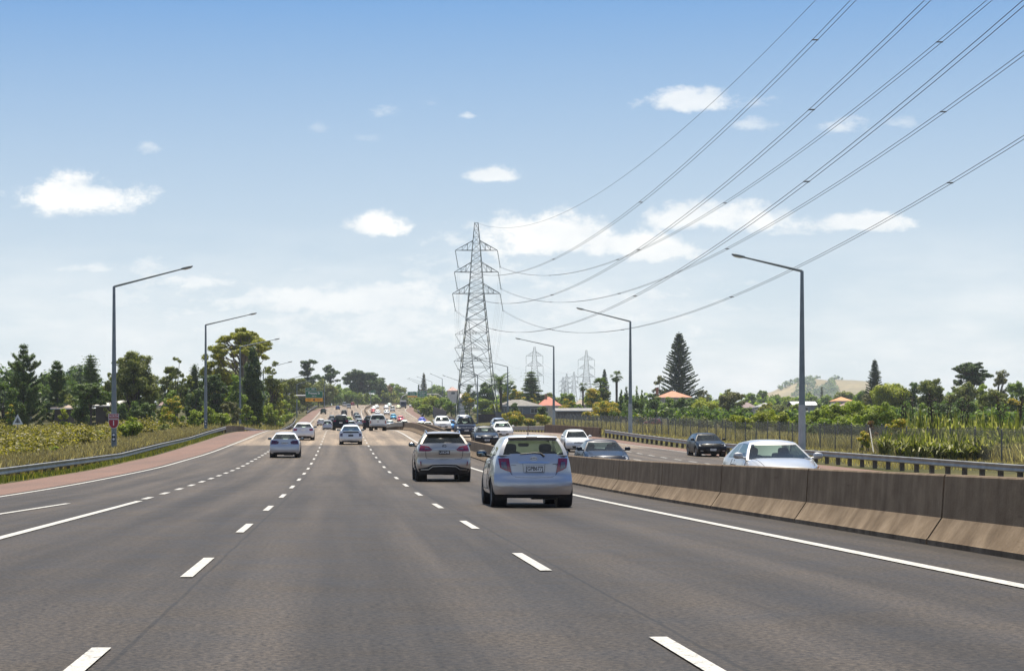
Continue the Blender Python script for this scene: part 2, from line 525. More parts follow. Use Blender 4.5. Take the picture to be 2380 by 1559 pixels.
# ---- materials of the ground
def asphalt():
    m, nt, b = new_mat('asphalt')
    geo = mnode(nt, 'ShaderNodeNewGeometry'); sp = mnode(nt, 'ShaderNodeSeparateXYZ'); nt.links.new(geo.outputs['Position'], sp.inputs[0])
    def mth(op, a, c, clamp=False):
        n = mnode(nt, 'ShaderNodeMath', operation=op); n.use_clamp = clamp
        for i, v in enumerate((a, c)):
            if v is None: continue
            if isinstance(v, (int, float)): n.inputs[i].default_value = v
            else: nt.links.new(v, n.inputs[i])
        return n.outputs[0]
    fine = noise(nt, 22.0, 5, 0.82)
    mid = noise(nt, 0.9, 5, 0.6)
    streak = noise(nt, 0.5, 5, 0.6, stretch=(2.4, 0.06, 1))
    base = ramp(nt, fine, [(0.38, ASPHALT_LO), (0.64, ASPHALT_HI)])
    base = mixc(nt, 1.0, base, ramp(nt, mid, [(0.3, (.86, .86, .86)), (0.7, (1.1, 1.09, 1.08))]), 'MULTIPLY')
    base = mixc(nt, 1.0, base, ramp(nt, streak, [(0.38, (.74, .74, .74)), (0.62, (1.24, 1.23, 1.21))]), 'MULTIPLY')
    # worn pale wheel paths and the oil line in the middle of each 3.5 m lane
    px = mth('ADD', sp.outputs['X'], 1.45)
    w = mth('COSINE', mth('MULTIPLY', px, 2 * math.pi / 3.5), None)
    lane = ramp(nt, mth('ADD', mth('MULTIPLY', w, 0.5), 0.5), [(0.0, (.80, .80, .80)), (0.35, (1.14, 1.13, 1.12)), (0.7, (1.0, 1.0, 1.0)), (1.0, (.9, .9, .9))])
    base = mixc(nt, 1.0, base, mixc(nt, 1.0, base, lane, 'MULTIPLY'))
    # glare painted into the colour, paler with distance, then an older, paler seal begins
    glare = mnode(nt, 'ShaderNodeMapRange'); glare.inputs['From Min'].default_value = 26; glare.inputs['From Max'].default_value = 150; glare.inputs['To Min'].default_value = 0; glare.inputs['To Max'].default_value = 1
    nt.links.new(sp.outputs['Y'], glare.inputs['Value'])
    base = mixc(nt, glare.outputs[0], base, mixc(nt, 1.0, base, (2.1, 2.07, 1.98), 'MULTIPLY'))
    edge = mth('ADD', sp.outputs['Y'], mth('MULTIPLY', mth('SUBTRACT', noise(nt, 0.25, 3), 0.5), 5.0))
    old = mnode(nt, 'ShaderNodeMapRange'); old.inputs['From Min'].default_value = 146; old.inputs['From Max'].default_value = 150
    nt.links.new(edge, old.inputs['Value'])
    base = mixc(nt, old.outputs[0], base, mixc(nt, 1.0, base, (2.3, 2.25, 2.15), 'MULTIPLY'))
    # transverse seams
    seam = noise(nt, 1.0, 2, 0.5, stretch=(0.02, 0.12, 1))
    base = mixc(nt, 1.0, base, ramp(nt, seam, [(0.4, (.95, .95, .95)), (0.6, (1.05, 1.05, 1.05))]), 'MULTIPLY')
    # paving joints running along the lane lines
    wob = mth('MULTIPLY', mth('SUBTRACT', noise(nt, 0.7, 3), 0.5), 0.05)
    for jx in (-1.30, 2.22, -4.95):
        dd = mth('ABSOLUTE', mth('SUBTRACT', mth('ADD', sp.outputs['X'], wob), jx), None)
        base = mixc(nt, ramp(nt, mth('MULTIPLY', dd, 10.0), [(0.0, (.55,) * 3), (0.14, (.45,) * 3), (0.2, (0.0,) * 3)]), base, (.012, .011, .010))
    # crack along the lane and small patches
    vor = mnode(nt, 'ShaderNodeTexVoronoi', feature='DISTANCE_TO_EDGE'); vor.inputs['Scale'].default_value = 0.11
    tcn = mnode(nt, 'ShaderNodeTexCoord'); mp = mnode(nt, 'ShaderNodeMapping'); mp.inputs['Scale'].default_value = (1.0, 0.35, 1)
    nz = mnode(nt, 'ShaderNodeTexNoise'); nz.inputs['Scale'].default_value = 0.5; nz.inputs['Detail'].default_value = 6
    nt.links.new(tcn.outputs['Object'], nz.inputs['Vector'])
    wv = mnode(nt, 'ShaderNodeMixRGB'); wv.inputs[0].default_value = 0.35
    nt.links.new(tcn.outputs['Object'], wv.inputs[1])
    nt.links.new(tcn.outputs['Object'], mp.inputs[0])
    ad = mnode(nt, 'ShaderNodeVectorMath', operation='ADD'); sc = mnode(nt, 'ShaderNodeVectorMath', operation='SCALE'); sc.inputs['Scale'].default_value = 1.6
    nt.links.new(nz.outputs['Color'], sc.inputs[0]); nt.links.new(mp.outputs[0], ad.inputs[0]); nt.links.new(sc.outputs[0], ad.inputs[1])
    nt.links.new(ad.outputs[0], vor.inputs['Vector'])
    cr = ramp(nt, vor.outputs['Distance'], [(0.0, (.78, .78, .78)), (0.006, (1, 1, 1))])
    base = mixc(nt, 0.55, base, mixc(nt, 1.0, base, cr, 'MULTIPLY'))
    nt.links.new(base, b.inputs['Base Color'])
    nt.links.new(ramp(nt, mid, [(0.3, (.60,) * 3), (0.7, (.74,) * 3)]), b.inputs['Roughness'])
    b.inputs['Specular IOR Level'].default_value = 0.2
    bump(nt, b, noise(nt, 60.0, 2, 0.7), 0.25, 0.005)
    return m
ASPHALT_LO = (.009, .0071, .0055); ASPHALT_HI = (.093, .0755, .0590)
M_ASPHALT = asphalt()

def red_chip():
    m, nt, b = new_mat('red_chip_seal')
    f = noise(nt, 18, 4, .65); g = noise(nt, .35, 4, .6, stretch=(1, .25, 1))
    c = ramp(nt, f, [(0.3, (.11, .058, .040)), (0.7, (.225, .132, .092))])
    c = mixc(nt, 1.0, c, ramp(nt, g, [(0.3, (.8, .82, .84)), (0.7, (1.12, 1.08, 1.06))]), 'MULTIPLY')
    nt.links.new(c, b.inputs['Base Color']); b.inputs['Roughness'].default_value = .85
    bump(nt, b, f, .5, .01)
    return m
M_RED = red_chip()

def road_paint():
    m, nt, b = new_mat('road_paint')
    f = noise(nt, 7, 6, .7); g = noise(nt, 42, 3, .7)
    c = ramp(nt, f, [(0.30, (.24, .23, .21)), (0.42, (.44, .425, .39)), (0.7, (.58, .56, .515))])
    c = mixc(nt, 1.0, c, ramp(nt, g, [(0.36, (.35, .33, .3)), (0.46, (1, 1, 1))]), 'MULTIPLY')
    nt.links.new(c, b.inputs['Base Color']); b.inputs['Roughness'].default_value = .7
    return m
M_PAINT = road_paint()

def grassland():
    m, nt, b = new_mat('grassland')
    f = noise(nt, .06, 6, .6); g = noise(nt, 1.3, 5, .7)
    c = ramp(nt, f, [(0.3, (.040, .045, .016)), (0.5, (.085, .08, .034)), (0.7, (.16, .13, .068))])
    c = mixc(nt, 1.0, c, ramp(nt, g, [(0.3, (.6, .62, .6)), (0.7, (1.3, 1.25, 1.15))]), 'MULTIPLY')
    nt.links.new(c, b.inputs['Base Color']); b.inputs['Roughness'].default_value = .95; b.inputs['Specular IOR Level'].default_value = .1
    bump(nt, b, g, .8, .15)
    return m
M_LAND = grassland()

# ---- terrain: one sheet to the horizon
def build_terrain():
    ys = list(np.arange(-60, 260, 6)) + list(np.arange(260, 700, 12)) + list(np.arange(700, 1300, 20)) + [1320, 1400, 1500, 1650, 1800, 2100, 2500, 3000, 3600, 4500, 6000, 9000, 14000]
    off_l = [0.05, .8, 1.6, 2.6, 3.6, 5, 7, 9, 12, 16, 20, 26, 34, 45, 60, 90, 140, 220, 350, 600, 1200, 2600, 6000]
    rows = []
    for y in ys:
        row = []
        bl, br = RED_LEFT(y) + bend(y), RED_RIGHT(y) + bend(y)
        for o in reversed(off_l):
            x = bl - o; row.append((x, y, terrain(x, y) - (0.02 if o < .1 else 0)))
        for t in (0.02, .25, .5, .75, .98):
            x = bl + (br - bl) * t; row.append((x, y, zr(x, y) - 0.35))
        for o in off_l:
            x = br + o; row.append((x, y, terrain(x, y) - (0.02 if o < .1 else 0)))
        rows.append(row)
    m = MB(); m.grid(rows, flip=True)
    tag(m.build('ground', M_LAND, smooth_=True, angle=180), kind='structure')
build_terrain()

RY = list(np.arange(-40, 260, 4)) + list(np.arange(260, 1300, 8)) + list(np.arange(1300, 1701, 50))
def sheet(name, fa, fb, mat, lift, ncol=8, ys=None, kind='structure', thick=0.0):
    rows = []
    for y in (ys or RY):
        a, b_ = fa(y), fb(y)
        row = []
        for i in range(ncol + 1):
            x = a + (b_ - a) * i / ncol + bend(y)
            row.append((x, y, zr(x, y) + lift))
        rows.append(row)
    m = MB(); m.grid(rows, flip=True)
    return tag(m.build(name, mat, smooth_=True, angle=180), kind=kind)
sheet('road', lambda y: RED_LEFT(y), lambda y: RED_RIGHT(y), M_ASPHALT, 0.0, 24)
sheet('red_shoulder', lambda y: RED_LEFT(y) + .05, lambda y: LEFT_EDGE(y) - .35, M_RED, 0.006, 4)
sheet('red_shoulder', lambda y: ON_RIGHT(y) + .35, lambda y: RED_RIGHT(y) - .05, M_RED, 0.006, 4, [y for y in RY if y > 20])

# ---- painted markings
def lanes_at(y):
    t = smooth(213, 440, y)
    le, re = LEFT_EDGE(y), RIGHT_EDGE(y)
    w = (re - le) / 4
    return [a * (1 - t) + (le + w * k) * t for k, a in ((1, -4.65), (2, -1.45), (3, 2.04))]
def on_lanes_at(y):
    a, b = ON_LEFT(y), ON_RIGHT(y)
    n = 3 if 225 < y < 560 else 4
    w = (b - a) / 4
    return [a + 3.6, a + 7.2, a + 10.6 + 0 * w]
def stripe(m, f, y0, y1, w, step=4.0):
    n = max(1, int(round((y1 - y0) / step)))
    rows = []
    for i in range(n + 1):
        y = y0 + (y1 - y0) * i / n
        x = f(y) + bend(y)
        rows.append([(x - w / 2, y, zr(x - w / 2, y) + .011), (x + w / 2, y, zr(x + w / 2, y) + .011)])
    m.grid(rows, flip=True)
mk = MB()
stripe(mk, LEFT_EDGE, -20, 1200, .15)
stripe(mk, RIGHT_EDGE, -20, 1200, .17)
stripe(mk, ON_LEFT, 0, 1200, .15)
stripe(mk, ON_RIGHT, 20, 1200, .15)
stripe(mk, lambda y: -4.6, 8, 46, .16)
stripe(mk, lambda y: -7.9 + .044 * y, 28, 44, .13)
y = 47.5
while y < 330:
    stripe(mk, lambda q: lanes_at(q)[0], y, y + 1.9, .16); y += 4.75
y = 331
while y < 1100:
    stripe(mk, lambda q: lanes_at(q)[0], y, y + 3.2, .13); y += 10
y = 8.9
while y < 1100:
    stripe(mk, lambda q: lanes_at(q)[1], y, y + 3.3, .118); y += 10.0
y = 9.6
while y < 1100:
    stripe(mk, lambda q: lanes_at(q)[2], y, y + 3.3, .118); y += 10.3
for k in range(3):
    y = 30 + 3 * k if k < 2 else 232
    while y < 1100:
        stripe(mk, lambda q: on_lanes_at(q)[k], y, y + 3.3, .13); y += 10
# the broken line beside the leaving lane on the far carriageway
y = 96
while y < 215:
    stripe(mk, lambda q: 19.7, y, y + 2.4, .16); y += 5.0
tag(mk.build('road_markings', M_PAINT), kind='structure')

# ---- median barriers, guardrails, walls
def concrete(name='weathered_concrete', warm=1.0):
    m, nt, b = new_mat(name)
    f = noise(nt, 2.2, 6, .65); st = noise(nt, 1.1, 8, .72, stretch=(2.0, 2.0, .10)); gr = noise(nt, 30, 3, .7)
    c = ramp(nt, f, [(0.3, (.145, .105, .068)), (0.55, (.205, .154, .104)), (0.8, (.26, .202, .142))])
    c = mixc(nt, 1.0, c, ramp(nt, st, [(0.35, (.70, .68, .66)), (0.62, (1.08, 1.07, 1.05))]), 'MULTIPLY')
    c = mixc(nt, 1.0, c, ramp(nt, gr, [(0.3, (.9, .9, .9)), (0.7, (1.08, 1.08, 1.08))]), 'MULTIPLY')
    sc_ = noise(nt, 1.3, 6, .75, stretch=(1, .35, 5))
    c = mixc(nt, 1.0, c, ramp(nt, sc_, [(0.30, (.5, .48, .46)), (0.38, (1, 1, 1)), (0.70, (1, 1, 1)), (0.76, (1.5, 1.47, 1.4))]), 'MULTIPLY')
    nt.links.new(c, b.inputs['Base Color']); b.inputs['Roughness'].default_value = .9; b.inputs['Specular IOR Level'].default_value = .2
    bump(nt, b, gr, .4, .008)
    return m
M_CONC = concrete()
M_GALV = plain('galvanised_steel', (.29, .285, .265), .5, .55, .25, 1.5)
M_POST = plain('timber_post', (.12, .095, .07), .9, 0, .35, 3)
M_DARK = plain('dark_gap', (.02, .02, .02), .95)

F_SHAPE = [(-.31, -.12), (-.31, .07), (-.29, .085), (-.115, .345), (-.080, .875), (-.065, .895), (.065, .895), (.080, .875), (.115, .345), (.29, .085), (.31, .07), (.31, -.12)]
def barrier(fx, y0, y1, seg, label, scale=1.0, first=None):
    """slip of concrete of safety profile with a joint between its sections"""
    m = MB(); rows = []
    def ring(y, k, dz=0):
        cx = fx(y) + bend(y)
        return [(cx + a * k, y, zr(cx, y) + h * scale * (1 if h < .2 else 1) + (dz if h > .5 else 0)) for a, h in F_SHAPE]
    y = y0; joints = []
    q = first if first is not None else y0 + seg
    while q < y1: joints.append(q); q += seg
    ys = sorted(set([y0, y1] + [float(v) for v in np.arange(math.ceil(y0), y1, 4)]))
    ev = []
    for v in ys:
        if all(abs(v - j) > .3 for j in joints): ev.append((v, 1.0, 0))
    for j in joints:
        ev += [(j - .035, 1.0, 0), (j - .022, .55, -.16), (j + .022, .55, -.16), (j + .035, 1.0, 0)]
    ev.sort()
    for v, k, dz in ev: rows.append(ring(v, k, dz))
    m.grid(rows)
    m.add(rows[0], [tuple(range(len(F_SHAPE)))]); m.add(rows[-1], [tuple(reversed(range(len(F_SHAPE))))])
    return tag(m.build('median_barrier', M_CONC, smooth_=True, angle=24), label, 'concrete barrier')
barrier(lambda y: 7.78, 6, 241, 7.45, 'long low concrete median barrier with stained sections beside the near lanes', first=25.6 - 14.9)
barrier(interp([168, 195, 262, 300, 520, 701], [8.75, 8.8, 7.9, 7.75, 7.6, 8.5]), 168, 1000, 8.0, 'far concrete median barrier climbing the hill between the two carriageways')

W_PROF = [(0, 0), (.055, .02), (.065, .07), (.02, .13), (.02, .18), (.065, .24), (.055, .29), (0, .31)]
def sweep_profile(m, path, prof, side):
    """path of (x, y, z of the profile's foot); side +1 puts the ridges towards +X"""
    rows = []
    n = len(path)
    for i, p in enumerate(path):
        p = Vector(p)
        t = (Vector(path[min(i + 1, n - 1)]) - Vector(path[max(i - 1, 0)])); t.z = 0; t.normalize()
        nr = Vector((t.y, -t.x, 0)) * side
        rows.append([p + nr * a + Vector((0, 0, h)) for a, h in prof] + [p - nr * .012 + Vector((0, 0, h)) for a, h in reversed(prof)])
    rows = [r + [r[0]] for r in rows]
    m.grid(rows, flip=side > 0)
def guardrail(pts, side, label, post_every=2.0, beams=1, step=3.0, post_back=.14, post_w=.18, top=.75):
    """pts: (x, y, z of the ground under the rail)"""
    ys = np.array([p[1] for p in pts]); xs = np.array([p[0] for p in pts]); zs = np.array([p[2] for p in pts])
    at = lambda y: (float(np.interp(y, ys, xs)), y, float(np.interp(y, ys, zs)))
    root = thing('guardrail', label, 'guardrail', at(ys[0]), 0, 'steel guardrails along the motorway')
    o = Vector(root.location)
    path = [Vector(at(y)) for y in np.arange(ys[0], ys[-1] + .01, step)]
    m = MB()
    for k in range(beams):
        sweep_profile(m, [p - o + Vector((0, 0, top - .31 - .2 * k)) for p in path], W_PROF, side)
    m.build('rail', M_GALV, root, True, 50)
    n = min(98, int((ys[-1] - ys[0]) / post_every))
    pe = (ys[-1] - ys[0]) / max(1, n)
    proto = None
    for i in range(n):
        y = ys[0] + (i + .5) * pe
        p = Vector(at(y)) - o
        if proto is None:
            b = MB(); b.box((0, 0, top / 2 - .12), (.16, post_w, top - .02 + .3)); b.box((side * .11, 0, top - .18), (.07, post_w * .8, .3))
            proto = b.build('post', M_POST, root); q = proto
        else:
            q = proto.copy(); COL.objects.link(q); q.parent = root
        q.location = p - Vector((side * (post_back + .08), 0, 0))
    return root
zg = lambda x, y: terrain(x, y)
# left: falls back from the shoulder, rises to the bridge parapet, then carries on beyond it
guardrail([(-15.2, 62, -.45), (-15.0, 88, -.42), (-13.7, 110, -.02), (-13.35, 122, .16), (-13.3, 150, .85), (-13.2, 176, 1.42), (-12.5, 195, 2.2), (-12.1, 212, 2.75)], 1,
          'steel guardrail on timber posts curving along the grass beside the on-ramp lane', 2.0)
guardrail([(-11.3, 236, 2.95), (-10.3, 258, 2.85), (-9.3, 285, 3.0), (-8.9, 310, 3.45), (-8.75, 350, 4.45), (-9.3, 400, 5.55), (-10.4, 470, 7.4)], 1,
          'steel guardrail dipping behind the white sedans beyond the left parapet', 4.0)
guardrail([(-10.6, 640, 12.0), (-10.3, 700, 14.1), (-8.8, 770, 16.9)], 1, 'short far guardrail on the rise under the exit sign', 4.0)
# right: the leaving lane's rail, then beyond the parapet
guardrail([(28.8, 62, -.3), (27.9, 82, -.22), (26.6, 118, .42), (25.6, 150, 1.1), (25.2, 170, 1.65), (24.75, 190, 2.27)], -1,
          'steel guardrail on dark blocks in front of the mesh fence, right of the silver hatchback', 2.2, post_w=.3)
guardrail([(23.3, 229, 3.0), (22.6, 262, 3.3), (22.2, 300, 3.8), (22.1, 345, 4.1)], -1, 'short steel guardrail between the far oncoming cars and the dry bank', 3.0, beams=2)
guardrail([(22.5, 560, 9.5), (25.3, 615, 11.2), (26.9, 701, 13.7), (29.5, 770, 16.2)], -1, 'far guardrail curving past the red shoulder under the vine bank', 4.0)
# the steel link in the median between the two concrete runs
guardrail([(7.5, 241, 3.42), (6.95, 256, 3.56), (6.9, 300, 3.86), (7.1, 340, 4.2)], -1, 'three-ridged steel guardrail in the median right of the white pickup', 3.0, beams=2, top=.92)

def parapet(pts, label, h=.95, t=.22):
    m = MB(); rows = []
    for x, y, z in pts:
        rows.append([(x - t / 2, y, z - .6), (x - t / 2, y, z + h), (x + t / 2, y, z + h), (x + t / 2, y, z - .6)])
    m.grid(rows)
    m.add(rows[0], [(0, 1, 2, 3)]); m.add(rows[-1], [(3, 2, 1, 0)])
    return tag(m.build('parapet_wall', concrete('parapet_concrete'), None), label, 'low wall')
parapet([(-12.15, 212, 2.75), (-12.1, 220, 2.88), (-12.0, 230, 2.98), (-11.4, 236, 2.98)], 'low curved concrete parapet wall left of the road between two guardrails', .8)
parapet([(24.6, 190, 2.25), (24.1, 205, 2.55), (23.6, 220, 2.85), (23.4, 229, 3.0)], 'low brown concrete parapet wall in front of the mesh fence', .9)

# ---------------------------------------------------------------- vehicles
M_TYRE = plain('tyre_rubber', (.022, .022, .024), .85, 0, .2, 6)
M_RIM = plain('alloy', (.45, .45, .46), .3, .9, .08, 4)
M_STEELRIM = plain('wheel_cover', (.30, .30, .31), .4, .6, .1, 4)
M_BLACK = plain('black_plastic', (.018, .018, .02), .55, 0, .2, 4)
M_TRIM = plain('satin_trim', (.035, .035, .038), .4, 0, .15, 4)
M_CHROME = plain('chrome', (.62, .62, .63), .28, 1.0, .03, 3)
M_SEAT = plain('seat_fabric', (.05, .05, .048), .9, 0, .25, 7)
M_CABIN = plain('cabin_trim', (.045, .044, .042), .85, 0, .2, 5)
M_PALECABIN = plain('pale_cabin_trim', (.20, .20, .17), .85, 0, .2, 5)
M_MIRROR = plain('mirror_glass', (.16, .20, .23), .05, 1.0, .02, 2)
M_PLATEW = plain('plate_white', (.75, .76, .76), .5, 0, .04, 6)
M_PLATEB = plain('plate_black', (.012, .013, .02), .4, 0, .1, 6)
M_PRINTB = plain('print_black', (.01, .01, .012), .5, 0, .05, 6)
M_PRINTW = plain('print_white', (.8, .8, .8), .5, 0, .03, 6)
M_SEAM = plain('panel_gap', (.012, .012, .013), .9, 0, .1, 6)
G_CLEAR = glass('car_glass', (.50, .58, .53))
G_MID = glass('car_glass_tinted', (.27, .33, .31))
G_DARK = glass('privacy_glass', (.06, .065, .07))

def lens(name, col, rough=.12, spec=.7):
    m, nt, b = new_mat(name)
    f = noise(nt, 26, 3, .6)
    c = col[:3]
    nt.links.new(ramp(nt, f, [(0.35, tuple(x * .62 for x in c)), (0.65, tuple(min(1, x * 1.25) for x in c))]), b.inputs['Base Color'])
    b.inputs['Roughness'].default_value = rough; b.inputs['Specular IOR Level'].default_value = spec
    b.inputs['Coat Weight'].default_value = 1.0; b.inputs['Coat Roughness'].default_value = .03
    return m
M_RED_LENS = lens('red_lens', (.27, .008, .013))
M_DKRED_LENS = lens('dark_red_lens', (.09, .005, .008))
M_SMOKE_LENS = lens('smoky_lens', (.13, .10, .115))
M_AMBER_LENS = lens('amber_lens', (.75, .22, .03))
M_HEAD_LENS = lens('headlamp_lens', (.58, .58, .57), .06, .9)

def lerp(a, b, t): return a + (b - a) * t
def pwl(tab, v):
    return float(np.interp(v, [p[0] for p in tab], [p[1] for p in tab]))

class Shell:
    """the shape of one car body; the front looks along +Y, the origin lies on the ground under its middle"""
    def __init__(s, **k):
        d = dict(L=4.5, W=1.78, H=1.46, gc=.24, wr=.315, tw=.2, ra=-1.35, fa=1.33, belt_r=.98, belt_f=.93, tail=.98, nose=.70,
                 wb=.95, wt=.12, rt=-1.0, rb=-1.62, wroof=.56, rc=.2, fc=.30, crown=.035, hump=1.7,
                 rear=[(.2, .10), (.40, .0), (.62, .01), (.78, .05), (1.1, .09)], front=[(.15, .16), (.36, .02), (.52, .0), (.66, .06), (.85, .26)],
                 side=[(0, .93), (.12, .975), (.42, 1.0), (.7, .985), (.9, .955), (1.0, .915)])
        d.update(k)
        for a, b in d.items(): setattr(s, a, b)
    def hw(s, y):
        e = s.L / 2
        t = max(0.0, (abs(y) - (e - .95)) / .95)
        return s.W / 2 * (1 - .075 * min(1.3, t) ** 2)
    def ztop(s, y):
        e = s.L / 2
        if y <= s.rb:
            t = min(1, max(0, (s.rb - y) / max(.05, (s.rb + e))))
            return lerp(s.belt_r, s.tail, t ** 2)
        if y <= s.wb:
            return lerp(s.belt_r, s.belt_f, (y - s.rb) / (s.wb - s.rb))
        t = min(1, (y - s.wb) / (e - .12 - s.wb))
        return lerp(s.belt_f, s.nose, t ** s.hump)
    def sf(s, y, z):
        f = (z - s.gc) / (s.ztop(y) - s.gc)
        return pwl(s.side, min(1.0, max(0.0, f)))
    def sx(s, y, z): return s.hw(y) * s.sf(y, z)
    def ry(s, t, z): return -s.L / 2 + pwl(s.rear, z) + s.rc * min(1.0, abs(t)) ** 3.4
    def fy(s, t, z): return s.L / 2 - pwl(s.front, z) - s.fc * min(1.0, abs(t)) ** 2.6
    def zbot(s, y):
        z = s.gc
        for a in (s.ra, s.fa):
            r = s.wr * 1.17
            if abs(y - a) < r:
                z = max(z, s.wr * .98 + math.sqrt(r * r - (y - a) ** 2))
        return z
    # ---- the lower body
    def body(s, n=44, nz=11, nt=10):
        m = MB()
        e = s.L / 2
        us = sorted(set(list(np.linspace(0, 1, n))))
        L_, R_, top = [], [], []
        def y_at(u, z):
            ra_, fa_ = s.ry(1, z), s.fy(1, z)
            return lerp(ra_, fa_, u)
        for u in us:
            yn = lerp(-e + .16, e - .26, u)
            zb, zt = s.zbot(yn), s.ztop(yn)
            cl, cr = [], []
            for j in range(nz + 1):
                z = lerp(zb, zt, j / nz)
                y = y_at(u, z); x = s.sx(yn, z)
                cr.append((x, y, z)); cl.append((-x, y, z))
            L_.append(cl); R_.append(cr)
            row = []
            for k in range(nt + 1):
                t = -1 + 2 * k / nt
                x = s.sx(yn, zt) * t
                y = lerp(s.ry(t, zt), s.fy(t, zt), u)
                inside = s.rb + .03 < yn < s.wb - .03
                cr_ = 0 if inside else s.crown * (1 - t ** 4)
                row.append((x, y, zt + cr_))
            top.append(row)
        m.grid(R_); m.grid(L_, flip=True); m.grid(top, flip=True)
        for u, end in ((us[0], 'r'), (us[-1], 'f')):
            yn = lerp(-e + .16, e - .26, u)
            zb, zt = s.zbot(yn), s.ztop(yn)
            rows = []
            for j in range(nz + 1):
                row = []
                for k in range(nt + 1):
                    t = -1 + 2 * k / nt
                    z0 = lerp(zb, zt, j / nz)
                    z = zb + (zt + s.crown * (1 - t ** 4) - zb) * j / nz
                    x = s.sx(yn, z0) * t
                    y = s.ry(t, z0) if end == 'r' else s.fy(t, z0)
                    row.append((x, y, z))
                rows.append(row)
            m.grid(rows, flip=(end == 'f'))
        return m
    # ---- the glasshouse
    def zroof(s, y):
        mid = (s.wt + s.rt) / 2; hl = (s.wt - s.rt) / 2
        t = (y - mid) / max(.2, hl)
        return s.H - .05 - .035 * min(1.6, abs(t)) ** 2.2 - .01 * (t < 0)
    def wsy(s, t, h):
        return lerp(s.wb, s.wt, h) - lerp(.20, .10, h) * abs(t) ** 2.2
    def rwy(s, t, h):
        b = .04 * math.sin(math.pi * h)
        return lerp(s.rb, s.rt, h) - b + lerp(.13, .09, h) * abs(t) ** 2.4
    def gx(s, y, h):
        w0 = s.hw(y) * s.sf(y, s.ztop(y)) - .012
        return lerp(w0, s.wroof, h) + .022 * math.sin(math.pi * h)
    def gz(s, y, h): return lerp(s.ztop(y) - .004, s.zroof(y), h)
    def wpt(s, t, h):
        y = s.wsy(t, h); ye = s.wsy(1, h)
        return (s.gx(ye, h) * t, y, s.gz(y, h))
    def rpt(s, t, h):
        y = s.rwy(t, h); ye = s.rwy(1, h)
        zt = s.gz(ye, h)
        return (s.gx(ye, h) * t, y, zt + .012 * (1 - t * t))
    def spt(s, q, h, sg):
        ya, yb = s.wsy(1, h), s.rwy(1, h)
        y = lerp(ya, yb, q)
        return (sg * s.gx(y, h), y, s.gz(y, h))
    def glasshouse(s, sidew=((.05, .45), (.485, .84)), hs=(.0, .05, .3, .6, .9, 1.0), rear_t=.9, rear_h=(.05, .9), ft=.93):
        frame, ws, rw, sides = MB(), MB(), MB(), []
        hs = list(hs)
        h0, h1 = hs[1], hs[-2]
        tf = [-1, -ft, -.6, -.25, .25, .6, ft, 1]
        tr = [-1, -rear_t, -.55, -.2, .2, .55, rear_t, 1]
        def cells(fn, a, hh, is_glass, gm):
            for i in range(len(a) - 1):
                for j in range(len(hh) - 1):
                    q = [fn(a[i], hh[j]), fn(a[i + 1], hh[j]), fn(a[i + 1], hh[j + 1]), fn(a[i], hh[j + 1])]
                    (gm if is_glass(i, j) else frame).add(q, [(0, 1, 2, 3)])
        cells(s.wpt, tf[::-1], hs, lambda i, j: 0 < i < len(tf) - 2 and 0 < j < len(hs) - 2, ws)
        hr = [0, rear_h[0], .35, .65, rear_h[1], 1.0]
        cells(s.rpt, tr, hr, lambda i, j: 0 < i < len(tr) - 2 and 0 < j < len(hr) - 2, rw)
        qs = [0.0]
        for a, b in sidew: qs += [a, (a + b) / 2, b]
        qs.append(1.0)
        for sg in (1, -1):
            gms = [MB() for _ in sidew]
            for wi in range(len(sidew)): pass
            def isg(i): 
                for wi in range(len(sidew)):
                    if i in (1 + 3 * wi, 2 + 3 * wi): return wi
                return -1
            for i in range(len(qs) - 1):
                for j in range(len(hs) - 1):
                    q = [s.spt(qs[i], hs[j], sg), s.spt(qs[i + 1], hs[j], sg), s.spt(qs[i + 1], hs[j + 1], sg), s.spt(qs[i], hs[j + 1], sg)]
                    if sg < 0: q = q[::-1]
                    w = isg(i)
                    (gms[w] if w >= 0 and 0 < j < len(hs) - 2 else frame).add(q, [(0, 1, 2, 3)])
            sides += gms
        # roof panel
        rows = []
        n = 9
        tt = [-1, -.93, -.75, -.5, -.25, 0, .25, .5, .75, .93, 1]
        for i in range(n + 1):
            r = i / n
            row = []
            for t in tt:
                y = lerp(s.wsy(t, 1), s.rwy(t, 1), r) + (-.11 if i == 0 else (.09 if i == n else 0)) * (1 - t ** 8)
                ye = lerp(s.wsy(1, 1), s.rwy(1, 1), r)
                z0 = s.gz(ye, 1)
                row.append((s.gx(ye, 1) * t, y, z0 + .05 * (1 - abs(t) ** 3.5) * (1 - .25 * abs(2 * r - 1) ** 3)))
            rows.append(row)
        frame.grid(rows, flip=True)
        # close the front and rear lips of the roof panel
        for r, fn in ((0, s.wpt), (n, s.rpt)):
            low = [fn(t, 1.0) for t in tt]
            frame.grid([low, rows[r]], flip=(r == 0))
        return frame, ws, rw, sides
    # ---- pieces laid on the ends
    def lay(s, m, end, top, bot, off=.01, rows=3, sub=4, mi=0, mirror=1):
        """a patch between two rows of (t, z) points on the rear ('r') or front ('f')"""
        def pt(t, z):
            t *= mirror
            yn = (-s.L / 2 + .16) if end == 'r' else (s.L / 2 - .26)
            zz = min(z, s.ztop(yn))
            x = s.hw(yn) * s.sf(yn, zz) * t
            if end == 'r': y = s.ry(t, zz) - off
            else: y = s.fy(t, zz) + off
            return (x * (1 + off * .6), y, z)
        n = len(top); cols = []
        for i in range(n - 1):
            for k in range(sub + (1 if i == n - 2 else 0)):
                f = k / sub
                cols.append(((lerp(top[i][0], top[i + 1][0], f), lerp(top[i][1], top[i + 1][1], f)), (lerp(bot[i][0], bot[i + 1][0], f), lerp(bot[i][1], bot[i + 1][1], f))))
        g = []
